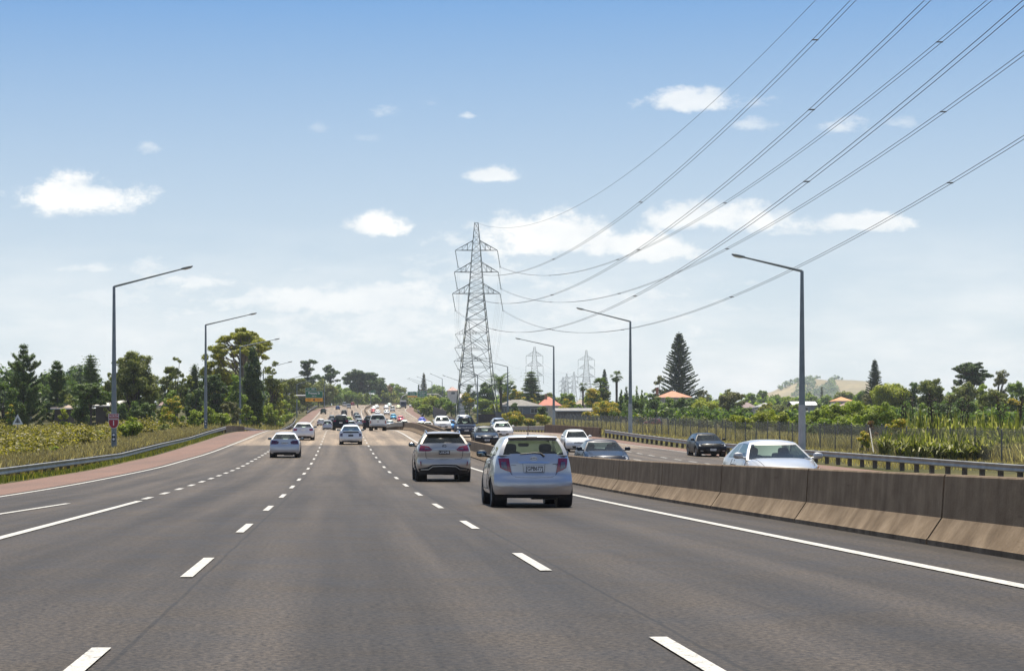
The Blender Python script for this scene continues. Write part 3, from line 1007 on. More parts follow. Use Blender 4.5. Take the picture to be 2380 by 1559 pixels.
        for j in range(rows + 1):
            f = j / rows
            g.append([pt(lerp(c[1][0], c[0][0], f), lerp(c[1][1], c[0][1], f)) for c in cols])
        fl = (end == 'f')
        if mirror < 0: fl = not fl
        m.grid(g, mi, fl)
        # turn the rim back into the body so the piece has thickness
        rim = [g[0][i] for i in range(len(cols))] + [g[j][-1] for j in range(1, rows + 1)] + [g[-1][i] for i in range(len(cols) - 2, -1, -1)] + [g[j][0] for j in range(rows - 1, 0, -1)]
        d = (off + .012) * (1 if end == 'r' else -1)
        back = [(p[0], p[1] + d, p[2]) for p in rim]
        m.grid([rim + rim[:1], back + back[:1]], mi, not fl)
        return m
    def line(s, m, end, pts, r=.006, off=.002, sub=5, mi=0):
        out = []
        for i in range(len(pts) - 1):
            for k in range(sub + (1 if i == len(pts) - 2 else 0)):
                f = k / sub
                t, z = lerp(pts[i][0], pts[i + 1][0], f), lerp(pts[i][1], pts[i + 1][1], f)
                yn = (-s.L / 2 + .16) if end == 'r' else (s.L / 2 - .26)
                x = s.hw(yn) * s.sf(yn, min(z, s.ztop(yn))) * t
                y = s.ry(t, z) - off if end == 'r' else s.fy(t, z) + off
                out.append((x, y, z))
        m.tube(out, r, 5, mi)
    def sline(s, m, pts, sg, r=.006, off=.003, mi=0, sub=4):
        out = []
        for i in range(len(pts) - 1):
            for k in range(sub + (1 if i == len(pts) - 2 else 0)):
                f = k / sub
                y, z = lerp(pts[i][0], pts[i + 1][0], f), lerp(pts[i][1], pts[i + 1][1], f)
                out.append((sg * (s.sx(y, z) + off), y, z))
        m.tube(out, r, 5, mi)

def superell(m, c, r, n=10, k=7, e=.6, mi=0):
    """a rounded block"""
    rows = []
    f = lambda v: math.copysign(abs(v) ** e, v)
    for i in range(k + 1):
        a = -math.pi / 2 + math.pi * i / k
        row = []
        for j in range(n + 1):
            b = 2 * math.pi * j / n
            row.append((c[0] + r[0] * f(math.cos(a)) * f(math.cos(b)), c[1] + r[1] * f(math.cos(a)) * f(math.sin(b)), c[2] + r[2] * f(math.sin(a))))
        rows.append(row)
    return m.grid(rows, mi)

_wheels = {}
def wheel_meshes(wr, tw, spokes, rim_mat, lod):
    key = (wr, tw, spokes, rim_mat.name, lod)
    if key in _wheels: return _wheels[key]
    n = 24 if lod == 0 else (16 if lod == 1 else 10)
    t, r0 = MB(), wr * .66
    h = tw / 2
    t.lathe([(r0, -h * .8), (wr * .93, -h), (wr * .985, -h * .82), (wr, -h * .4), (wr, h * .4), (wr * .985, h * .82), (wr * .93, h), (r0, h * .8), (r0, -h * .8)], n)
    tyre = t.build('wheel', M_TYRE, None, True, 50)
    b = MB()
    b.lathe([(r0 * 1.01, h * .78), (r0 * .94, h * .70), (r0 * .9, h * .1), (.0, h * .05)], n, mi=1)
    b.lathe([(r0 * 1.01, h * .79), (r0 * .93, h * .74), (r0 * .93, h * .55)], n)
    if lod < 2:
        for i in range(spokes):
            w = 2 * math.pi * i / spokes
            cs, sn = math.cos(w), math.sin(w)
            pr = Vector((0, -sn, cs)); q = Vector((0, cs, sn))
            wd = r0 * (.13 if spokes > 5 else .2)
            A = q * (r0 * .12); B = q * (r0 * .93)
            b.add([A + pr * wd + Vector((h * .72, 0, 0)), A - pr * wd + Vector((h * .72, 0, 0)), B - pr * wd * .75 + Vector((h * .66, 0, 0)), B + pr * wd * .75 + Vector((h * .66, 0, 0)),
                   A + pr * wd + Vector((h * .1, 0, 0)), A - pr * wd + Vector((h * .1, 0, 0)), B - pr * wd * .75 + Vector((h * .1, 0, 0)), B + pr * wd * .75 + Vector((h * .1, 0, 0))],
                  [(0, 1, 2, 3), (1, 0, 4, 5), (3, 2, 6, 7), (2, 1, 5, 6), (0, 3, 7, 4)])
        b.lathe([(r0 * .22, h * .3), (r0 * .2, h * .76), (0, h * .78)], 10)
    rim = b.build('rim', [rim_mat, M_BLACK], None, True, 40)
    COL.objects.unlink(tyre); COL.objects.unlink(rim)
    _wheels[key] = (tyre.data, rim.data)
    bpy.data.objects.remove(tyre); bpy.data.objects.remove(rim)
    return _wheels[key]

def put(name, data, parent, loc=(0, 0, 0), rz=0.0):
    o = bpy.data.objects.new(name, data); COL.objects.link(o)
    o.parent = parent; o.location = loc; o.rotation_euler = (0, 0, rz)
    return o

def seat_mb(x, y, z0, z1, w=.26):
    m = MB()
    superell(m, (x, y, (z0 + z1 - .2) / 2), (w, .075, (z1 - .2 - z0) / 2 + .04), 12, 6, .5)
    superell(m, (x, y + .02, z1 - .09), (.135, .055, .10), 12, 6, .6)
    m.beam((x - .06, y, z1 - .26), (x - .06, y, z1 - .14), .01); m.beam((x + .06, y, z1 - .26), (x + .06, y, z1 - .14), .01)
    return m

def make_car(name, label, cat, S, col, lod=1, glass_rear=None, glass_side=None, metal=.6, rim=None, spokes=5, rear=None, front=None, group=None,
             cabin=None, sidew=None, plate_r=None, plate_f=None, extra=None, glass_front=None, mirror_col=None, seats=True, rear_t=.9, rear_h=(.05, .9), rough=.28):
    root = thing(name, label, cat, (0, 0, 0), 0, group)
    pm = paint(col, metal, rough)
    glass_rear = glass_rear or G_MID; glass_side = glass_side or glass_rear; glass_front = glass_front or G_CLEAR
    n, nz, nt = ((56, 14, 18), (40, 10, 10), (26, 7, 6))[lod]
    S.body(n, nz, nt).build('body', pm, root, True, 38, .0015)
    kw = dict(rear_t=rear_t, rear_h=rear_h)
    if sidew is not None: kw['sidew'] = sidew
    fr, ws, rw, sides = S.glasshouse(**kw)
    fr.build('roof', pm, root, True, 35, .0015)
    ws.build('windscreen', glass_front, root, True, 60, .001)
    rw.build('rear_window', glass_rear, root, True, 60, .001)
    for g in sides:
        if g.f: g.build('side_window', glass_side, root, True, 60, .001)
    cab = cabin or M_CABIN
    # what one sees through the glass
    e = S.L / 2
    it = MB()
    zt = min(S.belt_r, S.belt_f) - .02
    yb0, yb1 = S.rb + .40, S.wb - .16
    wq = S.W / 2 * .86
    it.box((0, (yb0 + yb1) / 2, zt - .2), (wq * 2, yb1 - yb0, .36))
    superell(it, (0, S.wb - .42, S.belt_f + .01), (wq * .97, .22, .07), 14, 5, .5)
    it.build('interior', cab, root, True, 40)
    if seats:
        yf_ = lerp(S.wt, S.rt, .42); yr_ = lerp(S.wt, S.rt, .92)
        for x in (-.37, .37):
            seat_mb(x, yf_, zt - .05, min(S.H - .2, zt + .36)).build('seat', M_SEAT, root, True, 60)
        if lod < 2 and S.rt - S.rb < .9:
            rs = MB(); superell(rs, (0, yr_ - .05, zt - .02), (wq * .85, .08, .1), 14, 5, .5)
            for x in (-.38, .38): superell(rs, (x, yr_ - .04, zt + .11), (.12, .05, .08), 10, 6, .6)
            rs.build('rear_seat', M_SEAT, root, True, 60)
    # underside
    ub = MB()
    ub.box((0, 0, S.gc + .03), (S.W - 2 * S.tw - .16, S.L - .55, .2))
    ub.box((0, (S.ra + S.fa) / 2, S.gc + .06), (S.W - .2, S.fa - S.ra - 2 * S.wr * 1.25, .16))
    ub.box((.22 if lod < 2 else 0, -e + .33, S.gc - .02), (.5, .3, .16))
    ub.box((0, S.ra, S.wr), (S.W - .4, .12, .12))
    for a in (S.ra, S.fa):
        for sg in (-1, 1):
            ub.lathe([(S.wr * 1.14, 0), (S.wr * 1.14, -sg * (S.tw + .06)), (0, -sg * (S.tw + .06))], 14, 'x', (sg * (S.W / 2 * .93 - .02), a, S.wr))
    ub.build('underbody', M_BLACK, root)
    # wheels
    td, rd = wheel_meshes(S.wr, S.tw, spokes, rim or M_RIM, lod)
    for a in (S.ra, S.fa):
        for sg in (-1, 1):
            w = put('wheel', td, root, (sg * (S.W / 2 - S.tw / 2 - .015), a, S.wr), 0 if sg > 0 else math.pi)
            put('rim', rd, w)
    # rear
    rr = dict(lamps=[('R', [(.60, .93), (.97, .95)], [(.60, .78), (.97, .74)])], plate=(.78, 'w'), trim=(.36, .24), emblem=.9)
    rr.update(rear or {})
    lm = {'R': M_RED_LENS, 'D': M_DKRED_LENS, 'S': M_SMOKE_LENS, 'A': M_AMBER_LENS, 'H': M_HEAD_LENS, 'B': M_TRIM, 'C': M_CHROME, 'P': pm}
    for mir in (1, -1):
        base = None
        for i, (k, top, bot) in enumerate(rr['lamps']):
            o = S.lay(MB(), 'r', top, bot, .012 + .005 * i, 3, 4, 0, mir).build('taillight' if i == 0 else 'lens', lm[k], root if base is None else base, True, 40)
            if base is None: base = o
    ff = dict(lamps=[('H', [(.52, .74), (.93, .78)], [(.58, .62), (.95, .64)])], grille=(.42, .70, .60), intake=(.55, .42, .28), plate=(.40, 'w'))
    ff.update(front or {})
    for mir in (1, -1):
        base = None
        for i, (k, top, bot) in enumerate(ff['lamps']):
            o = S.lay(MB(), 'f', top, bot, .012 + .005 * i, 3, 4, 0, mir).build('headlight' if i == 0 else 'lens', lm[k], root if base is None else base, True, 40)
            if base is None: base = o
    if ff['grille']:
        w, a, b = ff['grille']
        g = S.lay(MB(), 'f', [(-w, a), (0, a), (w, a)], [(-w * .9, b), (0, b - .01), (w * .9, b)], .012).build('grille', M_TRIM, root)
        if lod < 2:
            gb = MB()
            for k in range(1, 4): S.line(gb, 'f', [(-w * .93, lerp(a, b, k / 4)), (w * .93, lerp(a, b, k / 4))], .006, .016)
            gb.build('grille_bar', M_CHROME, g)
            for sg in (1,):
                em = MB(); yy_ = S.fy(0, (a + b) / 2) + .02
                em.lathe([(.055, 0), (.058, .008), (.04, .01)], 14, 'y', (0, yy_, (a + b) / 2)); em.build('emblem', M_CHROME, g, True)
    if ff['intake']:
        w, a, b = ff['intake']
        S.lay(MB(), 'f', [(-w, a), (0, a), (w, a)], [(-w * .85, b), (0, b), (w * .85, b)], .01).build('air_intake', M_BLACK, root)
    def plate(end, z, kind, text):
        y = (S.ry(0, z) - .022) if end == 'r' else (S.fy(0, z) + .022)
        pl = MB(); pl.box((0, 0, 0), (.372, .012, .128)) if True else None
        o = pl.build('number_plate', M_PLATEW if kind == 'w' else M_PLATEB, root)
        o.location = (0, y, z)
        if lod < 2:
            if text:
                q = text_mesh('lettering', text, .112, M_PRINTB if kind == 'w' else M_PRINTW, o, (0, (-.008 if end == 'r' else .008), 0), (R(90), 0, 0 if end == 'r' else math.pi), .001, 'CENTER', .86, .0012)
    if rr['plate']: plate('r', rr['plate'][0], rr['plate'][1], plate_r)
    if ff['plate']: plate('f', ff['plate'][0], ff['plate'][1], plate_f)
    if rr['trim']:
        a, b = rr['trim']
        S.lay(MB(), 'r', [(-.8, a - .02), (0, a), (.8, a - .02)], [(-.84, b), (0, b), (.84, b)], .006).build('rear_valance', M_BLACK, root)
    # mirrors
    for sg in (-1, 1):
        yv = S.wsy(1, .1) - .16
        zc = S.ztop(yv) + .10
        x0 = S.gx(yv, .05)
        mm = MB(); superell(mm, (sg * (x0 + .155), yv + .02, zc), (.115, .075, .075), 12, 8, .7)
        mm.tube([(sg * (x0 - .02), yv + .05, zc - .06), (sg * (x0 + .10), yv + .04, zc - .04)], .03, 6)
        mo = mm.build('wing_mirror', (M_BLACK if mirror_col[0] < .05 else paint(mirror_col, metal)) if mirror_col else pm, root, True, 60)
        if lod < 2:
            gm = MB(); superell(gm, (sg * (x0 + .155), yv - .048, zc), (.095, .012, .058), 12, 6, .7); gm.build('mirror_glass', M_MIRROR, mo, True)
    if lod < 2:
        # shut lines and handles
        for sg in (-1, 1):
            sm = MB()
            yb_ = lerp(S.wsy(1, 0), S.rwy(1, 0), .465)
            for pts in ([(S.wb - .12, S.ztop(S.wb - .12) - .01), (S.wb - .18, .6), (S.wb - .22, S.gc + .1)], [(yb_, S.ztop(yb_) - .01), (yb_, S.gc + .1)],
                        [(S.ra + .62, S.ztop(S.ra + .6) - .01), (S.ra + .5, .62), (S.ra + S.wr * 1.25, S.gc + .12)], [(S.ra + S.wr * 1.25, S.gc + .1), (S.fa - S.wr * 1.25, S.gc + .1)]):
                S.sline(sm, pts, sg)
            sm.build('shut_lines', M_SEAM, root)
        for sg in (-1, 1):
            yb_ = lerp(S.wsy(1, 0), S.rwy(1, 0), .465)
            for yy_ in (yb_ + .12, S.ra + .72):
                h = MB(); zz_ = S.ztop(yy_) - .13
                superell(h, (sg * (S.sx(yy_, zz_) + .012), yy_, zz_), (.016, .1, .02), 8, 5, .6); h.build('door_handle', pm, root, True)
        # bonnet lines, wipers
        bl = MB()
        for sg in (-1, 1):
            pts = []
            for k in range(8):
                y = lerp(S.wb - .1, S.L / 2 - .36, k / 7)
                t = lerp(.86, .74, k / 7); zt_ = S.ztop(y)
                pts.append((sg * t * S.sx(y, zt_), y, zt_ + S.crown * (1 - t ** 4) + .002))
            bl.tube(pts, .005, 4)
        bl.build('bonnet_seam', M_SEAM, root)
        wp = MB()
        for x0, x1 in ((-.1, .5), (-.62, .02)):
            a, b = Vector(S.wpt(x0, .02)), Vector(S.wpt(x1, .07))
            wp.tube([a + Vector((0, .02, .02)), b + Vector((0, .02, .02))], .012, 5)
        wp.build('wiper', M_BLACK, root)
    if extra: extra(root, S, pm)
    return root

def place(root, X, d, facing='away', dz=0.0, yaw=0.0):
    L = root['_L']
    y = d + L / 2
    root.location = (X + bend(y) * 0, y, zr(X, y) + dz)
    # lean with the slope of the road
    sl = math.atan2(zr(X, y + 3) - zr(X, y - 3), 6)
    if facing == 'away': root.rotation_euler = (sl, 0, yaw)
    else: root.rotation_euler = (-sl, 0, math.pi + yaw)
    return root
def car(name, label, cat, S, *a, **k):
    r = make_car(name, label, cat, S, *a, **k); r['_L'] = S.L
    return r

# ---- shapes of the kinds of car
def hatch(**k):
    d = dict(L=3.95, W=1.70, H=1.50, belt_r=1.02, belt_f=.95, tail=1.0, nose=.74, wb=1.12, wt=.28, rt=-1.42, rb=-1.78, ra=-1.22, fa=1.25, wroof=.53,
             rear=[(.2, .10), (.38, .0), (.58, .015), (.72, .06), (1.05, .10)])
    d.update(k); return Shell(**d)
def suv(**k):
    d = dict(L=4.6, W=1.86, H=1.70, gc=.30, wr=.36, tw=.23, belt_r=1.16, belt_f=1.08, tail=1.14, nose=.88, wb=1.12, wt=.35, rt=-1.72, rb=-2.08, ra=-1.35, fa=1.38, wroof=.57,
             rear=[(.25, .12), (.45, .0), (.66, .02), (.85, .06), (1.2, .10)], front=[(.2, .16), (.45, .02), (.62, .0), (.8, .07), (1.0, .25)])
    d.update(k); return Shell(**d)
def sedan(**k):
    d = dict(L=4.6, W=1.79, H=1.45, belt_r=1.02, belt_f=.94, tail=1.01, nose=.72, wb=1.02, wt=.22, rt=-.98, rb=-1.62, wroof=.55)
    d.update(k); return Shell(**d)
def van(**k):
    d = dict(L=4.7, W=1.72, H=1.92, gc=.26, wr=.33, belt_r=1.15, belt_f=1.05, tail=1.12, nose=.86, wb=1.75, wt=1.15, rt=-2.05, rb=-2.22, ra=-1.35, fa=1.5, wroof=.66, crown=.02,
             rear=[(.25, .08), (.45, .0), (.7, .0), (1.2, .03)])
    d.update(k); return Shell(**d)

# ---------------------------------------------------------------- the cars nearest the camera
SILVER = (.60, .60, .64); CHAMP = (.56, .54, .51); WHITE = (.74, .74, .73); NAVY = (.012, .016, .03); BLACKP = (.008, .008, .01)

def extra_small_hatch(root, S, pm):
    # tailgate outline, chrome handle bar, emblem, rear wiper, high brake light, aerial, badges, bumper crease
    sm = MB()
    S.line(sm, 'r', [(-.80, 1.03), (-.60, .72), (-.54, .655), (-.45, .625), (0, .615), (.45, .625), (.54, .655), (.60, .72), (.80, 1.03)], .0065)
    S.line(sm, 'r', [(-.30, .93), (-.27, .72), (.27, .72), (.30, .93)], .004)
    sm.build('tailgate_seam', M_SEAM, root)
    h = MB(); S.lay(h, 'r', [(-.45, .945), (0, .955), (.45, .945)], [(-.38, .905), (0, .912), (.38, .905)], .022)
    h.build('tailgate_handle', M_CHROME, root)
    em = MB(); y = S.ry(0, 1.0) - .016
    for (a, b, dz) in ((.068, .045, 0), (.026, .040, 0), (.046, .018, .012)):
        em.tube([(a * math.cos(w), y, 1.0 + dz + b * math.sin(w)) for w in np.linspace(0, 2 * math.pi, 21)], .008, 5)
    em.build('emblem', M_CHROME, root)
    bd = MB(); S.lay(bd, 'r', [(-.60, .875), (-.47, .875)], [(-.60, .868), (-.47, .868)], .006); S.lay(bd, 'r', [(.50, .90), (.66, .905)], [(.50, .888), (.66, .890)], .006); S.lay(bd, 'r', [(.58, .872), (.65, .875)], [(.58, .862), (.65, .864)], .006)
    bd.build('badge', M_TRIM, root)
    wp = MB(); wq = lambda t, h: Vector(S.rpt(t, h)) + Vector((0, -.03, 0))
    wp.tube([wq(.30, -.08), wq(.20, .10), wq(.02, .13), wq(-.40, .06)], [.024, .018, .014, .010], 6)
    wp.build('rear_wiper', M_BLACK, root, True)
    sp = MB(); rows = []
    for t in np.linspace(-.92, .92, 13):
        a = Vector(S.rpt(t, 1.0))
        rows.append([a + Vector((0, .05, .045)), a + Vector((0, -.10, .035)), a + Vector((0, -.13, .018)), a + Vector((0, -.11, .0)), a + Vector((0, .0, -.012))])
    sp.grid(rows, flip=True); sp.build('roof_spoiler', pm, root, True, 40)
    bl = MB(); p = Vector(S.rpt(-.06, 1.0)); bl.box((p.x, p.y - .125, p.z + .012), (.23, .02, .026)); bl.build('brake_light', M_DKRED_LENS, root)
    ar = MB(); p = (-.08, S.rt + .18, S.H - .005); ar.tube([p, (p[0], p[1] - .03, p[2] + .03), (p[0], p[1] - .10, p[2] + .20)], [.02, .010, .004], 5); ar.build('aerial', M_DKRED_LENS, root)
    cr = MB()
    cr_pts = [(-.93, .475), (-.62, .45), (-.45, .385), (0, .38), (.45, .385), (.62, .45), (.93, .475)]
    S.lay(cr, 'r', [(t, z + .028) for t, z in cr_pts], [(t, z - .03) for t, z in cr_pts], .016, 3, 3)
    cr.build('bumper', pm, root, True, 60)
    ex = MB(); ex.tube([(-.35, -S.L / 2 + .14, .23), (-.35, -S.L / 2 + .5, .24)], .03, 8); ex.build('exhaust_pipe', M_STEELRIM, root)
    rm = MB(); superell(rm, (.0, S.wb - .62, S.H - .22), (.12, .02, .035), 10, 5, .6); rm.beam((0, S.wb - .6, S.H - .2), (0, S.wb - .55, S.H - .1), .012); rm.build('rear_view_mirror', M_BLACK, root, True)

Y = hatch(L=3.89, W=1.70, H=1.505, gc=.27, wr=.30, tw=.19, rb=-1.83, rt=-1.55, belt_r=1.075, belt_f=.99, tail=1.07, wroof=.545, rc=.26,
          rear=[(.2, .09), (.30, .03), (.44, .0), (.56, .015), (.66, .065), (.9, .075), (1.1, .12)],
          side=[(0, .95), (.08, .985), (.3, 1.0), (.5, .99), (.75, .955), (.9, .925), (1.0, .885)])
c = car('hatchback', 'silver hatchback with plate GPB677 driving close ahead in the right lane', 'car', Y, (.53, .52, .525), 0, glass('rear_glass', (.38, .44, .38)), G_MID, .9,
        rim=M_STEELRIM, spokes=9, cabin=M_PALECABIN, plate_r=None, rear_t=.88, rear_h=(.03, .86), sidew=((.05, .44), (.475, .80)), mirror_col=(.012, .012, .014),
        rear=dict(lamps=[('R', [(.68, 1.01), (.80, 1.015), (.955, 1.01)], [(.575, .72), (.74, .765), (.87, .815)]), ('S', [(.735, .94), (.86, .945)], [(.685, .785), (.835, .825)])],
                  plate=None, trim=(.275, .2)), extra=extra_small_hatch)
pl = MB(); pl.box((0, 0, 0), (.375, .012, .135)); o = pl.build('number_plate', M_PLATEW, c); o.location = (0.01, Y.ry(0, .80) - .02, .80)
text_mesh('lettering', '[GPB677]', .112, M_PRINTB, o, (0, -.008, 0), ext=.001, sx=.80, bold=.0015)
fr_ = MB()
for q in ((0, 0, .0665, .375, .004), (0, 0, -.0665, .375, .004)): fr_.box((q[0], -.008, q[2]), (q[3], .004, q[4]))
fr_.build('plate_frame', M_PRINTB, o)
place(c, 3.96, 41.0)

def extra_lux_suv(root, S, pm):
    sm = MB(); S.line(sm, 'r', [(-.72, 1.26), (-.70, .85), (-.66, .785), (-.55, .765), (0, .755), (.55, .765), (.66, .785), (.70, .85), (.72, 1.26)], .007)
    sm.build('tailgate_seam', M_SEAM, root)
    h = MB(); S.lay(h, 'r', [(-.42, 1.108), (0, 1.125), (.42, 1.108)], [(-.42, 1.09), (0, 1.105), (.42, 1.09)], .018); h.build('tailgate_handle', M_CHROME, root)
    em = MB(); y = S.ry(0, 1.2) - .016
    em.tube([(.065 * math.cos(w), y, 1.2 + .046 * math.sin(w)) for w in np.linspace(0, 2 * math.pi, 19)], .009, 5)
    em.tube([(-.035, y, 1.235), (-.015, y, 1.175), (.045, y, 1.18)], .008, 5); em.build('emblem', M_TRIM, root)
    for mir in (1, -1):
        S.lay(MB(), 'r', [(.86, .69), (.895, .69)], [(.855, .54), (.875, .54)], .014, 2, 2, 0, mir).build('reflector', M_RED_LENS, root)
    v = MB(); S.lay(v, 'r', [(-.98, .44), (-.62, .50), (-.45, .575), (0, .59), (.45, .575), (.62, .50), (.98, .44)], [(-.98, .27), (-.62, .24), (-.45, .24), (0, .24), (.45, .24), (.62, .24), (.98, .27)], .012, 3, 3)
    v.build('rear_diffuser', M_BLACK, root)
    cl = MB(); S.line(cl, 'r', [(-.90, .405), (-.60, .415), (-.44, .515), (0, .53), (.44, .515), (.60, .415), (.90, .405)], .012, .022); cl.build('chrome_strip', M_CHROME, root)
    wp = MB(); wq = lambda t, h: Vector(S.rpt(t, h)) + Vector((0, -.03, 0))
    wp.tube([wq(.0, .02), wq(.06, .10), wq(.32, .12)], [.03, .022, .012], 6); wp.build('rear_wiper', M_BLACK, root, True)
    sp = MB(); rows = []
    for t in np.linspace(-.95, .95, 13):
        a = Vector(S.rpt(t, 1.0))
        rows.append([a + Vector((0, .06, .05)), a + Vector((0, -.16, .02)), a + Vector((0, -.17, .0)), a + Vector((0, -.1, -.015)), a + Vector((0, .0, -.012))])
    sp.grid(rows, flip=True); sp.build('roof_spoiler', pm, root, True, 40)
    for sg in (-1, 1):
        rl = MB(); rl.tube([(sg * (S.wroof - .02), y, S.zroof(y) + .03 + (.05 if 0 < k < 5 else 0)) for k, y in enumerate(np.linspace(S.rt + .05, S.wt - .2, 6))], .018, 6); rl.build('roof_rail', M_CHROME, root, True)
RX = suv(L=4.89, W=1.895, H=1.70, belt_r=1.27, belt_f=1.12, tail=1.26, rb=-2.24, rt=-1.78, wr=.37, tw=.25, wroof=.585, gc=.33, rc=.30, ra=-1.42, fa=1.37,
         rear=[(.2, .10), (.42, .02), (.60, .0), (.76, .05), (.95, .02), (1.1, .03), (1.3, .10)],
         side=[(0, .93), (.12, .98), (.35, 1.0), (.55, .975), (.72, .985), (.9, .955), (1.0, .90)])
c = car('suv', 'champagne luxury SUV with dark rear glass and plate LXK248, left of the silver hatchback', 'suv', RX, (.50, .455, .405), 0, G_DARK, G_MID, .8, plate_r='LXK248',
        rear_t=.90, rear_h=(.02, .93), mirror_col=(.012, .012, .014), rough=.3,
        rear=dict(lamps=[('R', [(.46, 1.085), (.60, 1.19), (.93, 1.235)], [(.50, 1.045), (.60, 1.025), (.96, 1.03)]), ('S', [(.50, 1.10), (.74, 1.17)], [(.50, 1.075), (.74, 1.105)])],
                  plate=(.99, 'b'), trim=None), extra=extra_lux_suv)
place(c, 3.50, 67.6)

# silver sedan and the white one beyond it, the white liftback
SA = sedan(L=4.54, W=1.755, H=1.45, rb=-1.70, rt=-1.05, belt_r=1.03, tail=1.03)
c = car('sedan', 'silver sedan with dark red corner lamps, nearer of the two left-lane sedans', 'car', SA, (.52, .54, .58), 1, G_CLEAR, G_MID, .5, mirror_col=(.012, .012, .014), plate_r='CWN219',
        rear=dict(lamps=[('D', [(.40, .92), (.60, .985), (.93, .985)], [(.44, .79), (.60, .775), (.95, .78)])], plate=(.84, 'w'), trim=(.33, .22)))
place(c, -3.15, 113.5)
SB = sedan(L=4.8, W=1.82, H=1.47, rb=-1.78, rt=-1.08, belt_r=1.04, tail=1.04)
c = car('sedan', 'white sedan with bright red tail lamps beside the left guardrail, beyond the silver sedan', 'car', SB, (.70, .71, .73), 1, G_CLEAR, G_MID, .25, mirror_col=(.012, .012, .014),
        rear=dict(lamps=[('R', [(.58, .94), (.93, .97)], [(.62, .79), (.95, .80)])], plate=(.85, 'w'), trim=(.36, .24)))
place(c, -3.05, 165)
def extra_liftback(root, S, pm):
    g = MB(); S.lay(g, 'r', [(-.72, .985), (0, .99), (.72, .985)], [(-.76, .885), (0, .875), (.76, .885)], .012); g.build('lower_rear_window', G_DARK, root)
    b = MB(); S.lay(b, 'r', [(-.76, 1.01), (0, 1.015), (.76, 1.01)], [(-.76, .985), (0, .99), (.76, .985)], .03); b.build('split_bar', pm, root)
    em = MB(); em.lathe([(.05, 0), (.052, .01), (0, .012)], 12, 'y', (0, S.ry(0, .82) - .02, .82)); em.build('emblem', M_CHROME, root)
PR = hatch(L=4.46, W=1.745, H=1.49, rb=-2.02, rt=-.85, belt_r=1.02, belt_f=.95, tail=1.0, wb=1.2, wt=.2, ra=-1.35, fa=1.35, wroof=.54, rear=[(.2, .12), (.4, .0), (.62, .02), (.8, .06), (1.0, .08)])
c = car('liftback', 'white liftback with split rear window alone in the middle lane', 'car', PR, (.66, .70, .74), 1, G_MID, G_MID, .2, mirror_col=(.012, .012, .014),
        rear=dict(lamps=[('S', [(.76, .86), (.95, .84)], [(.74, .62), (.97, .64)])], plate=(.69, 'b'), trim=(.30, .2)), extra=extra_liftback, sidew=((.05, .36), (.39, .66)))
place(c, .78, 149.5)

# white pickup
def extra_pickup(root, S, pm):
    t = MB(); t.box((0, (S.rb - S.L / 2) / 2 + .02, S.tail + .012), (S.W * .8, abs(-S.L / 2 - S.rb) - .3, .05)); t.build('tray_liner', M_BLACK, root)
    b = MB(); superell(b, (0, -S.L / 2 - .05, .56), (S.W / 2 * .97, .09, .085), 16, 6, .45); b.build('rear_bumper', M_STEELRIM, root, True)
    h = MB(); h.box((0, S.ry(0, .95) - .02, .99), (.2, .02, .06)); h.build('tailgate_handle', M_BLACK, root)
    s = MB(); S.line(s, 'r', [(-.74, 1.14), (-.74, .70), (.74, .70), (.74, 1.14)], .008); s.build('tailgate_seam', M_SEAM, root)
UT = Shell(L=5.3, W=1.86, H=1.82, gc=.46, wr=.38, tw=.26, ra=-1.6, fa=1.62, belt_r=1.18, belt_f=1.12, tail=1.16, nose=.98, wb=1.35, wt=.65, rt=-.62, rb=-.82, wroof=.62, crown=.01, rc=.06,
           rear=[(.4, .06), (.5, .0), (1.2, .02)], front=[(.3, .1), (.6, .0), (.9, .05), (1.1, .2)], side=[(0, .95), (.2, 1.0), (.8, 1.0), (1, .97)])
ute_rear = dict(lamps=[('R', [(.84, 1.10), (.985, 1.10)], [(.84, .78), (.985, .78)])], plate=(.585, 'w'), trim=(.48, .40))
ute_front = dict(lamps=[('H', [(.6, .98), (.95, 1.0)], [(.62, .84), (.96, .84)])], grille=(.5, .98, .80), intake=(.6, .6, .5), plate=(.66, 'w'))
c = car('pickup_truck', 'white double-cab pickup truck at the front of the right lane queue', 'pickup truck', UT, WHITE, 1, G_MID, G_MID, .1, mirror_col=(.012, .012, .014), rear=ute_rear, front=ute_front, extra=extra_pickup, rear_h=(.08, .88))
place(c, 4.05, 215)

# queue ahead (seen from behind): shape, colour, lane position, distance
G1 = 'far traffic heading away from the camera'
def q(kind, name, label, cat, S, col, X, d, **k):
    k.setdefault('metal', .4)
    return place(car(name, label, cat, S, col, k.pop('lod', 2), group=G1, **k), X, d)
suv_rear = dict(lamps=[('R', [(.70, 1.10), (.95, 1.12)], [(.72, .92), (.96, .93)])], plate=(.88, 'w'), trim=(.45, .30))
suv_front = dict(lamps=[('H', [(.55, .90), (.93, .94)], [(.58, .77), (.95, .79)])], grille=(.45, .88, .72), intake=(.6, .56, .42), plate=(.52, 'w'))
van_rear = dict(lamps=[('R', [(.84, 1.05), (.97, 1.05)], [(.84, .75), (.97, .75)])], plate=(.7, 'w'), trim=(.36, .28))
van_front = dict(lamps=[('H', [(.58, .86), (.94, .90)], [(.6, .72), (.95, .74)])], grille=(.45, .82, .70), intake=(.6, .5, .36), plate=(.45, 'w'))
q('suv', 'suv', 'black SUV with lit red brake lamps behind the white liftback', 'suv', suv(W=1.9, H=1.76, L=4.75), BLACKP, .05, 228, rear=dict(lamps=[('R', [(.62, 1.12), (.95, 1.16)], [(.66, .98), (.96, .99)])], plate=(.86, 'w'), trim=(.42, .3)), lod=1, glass_rear=G_MID)
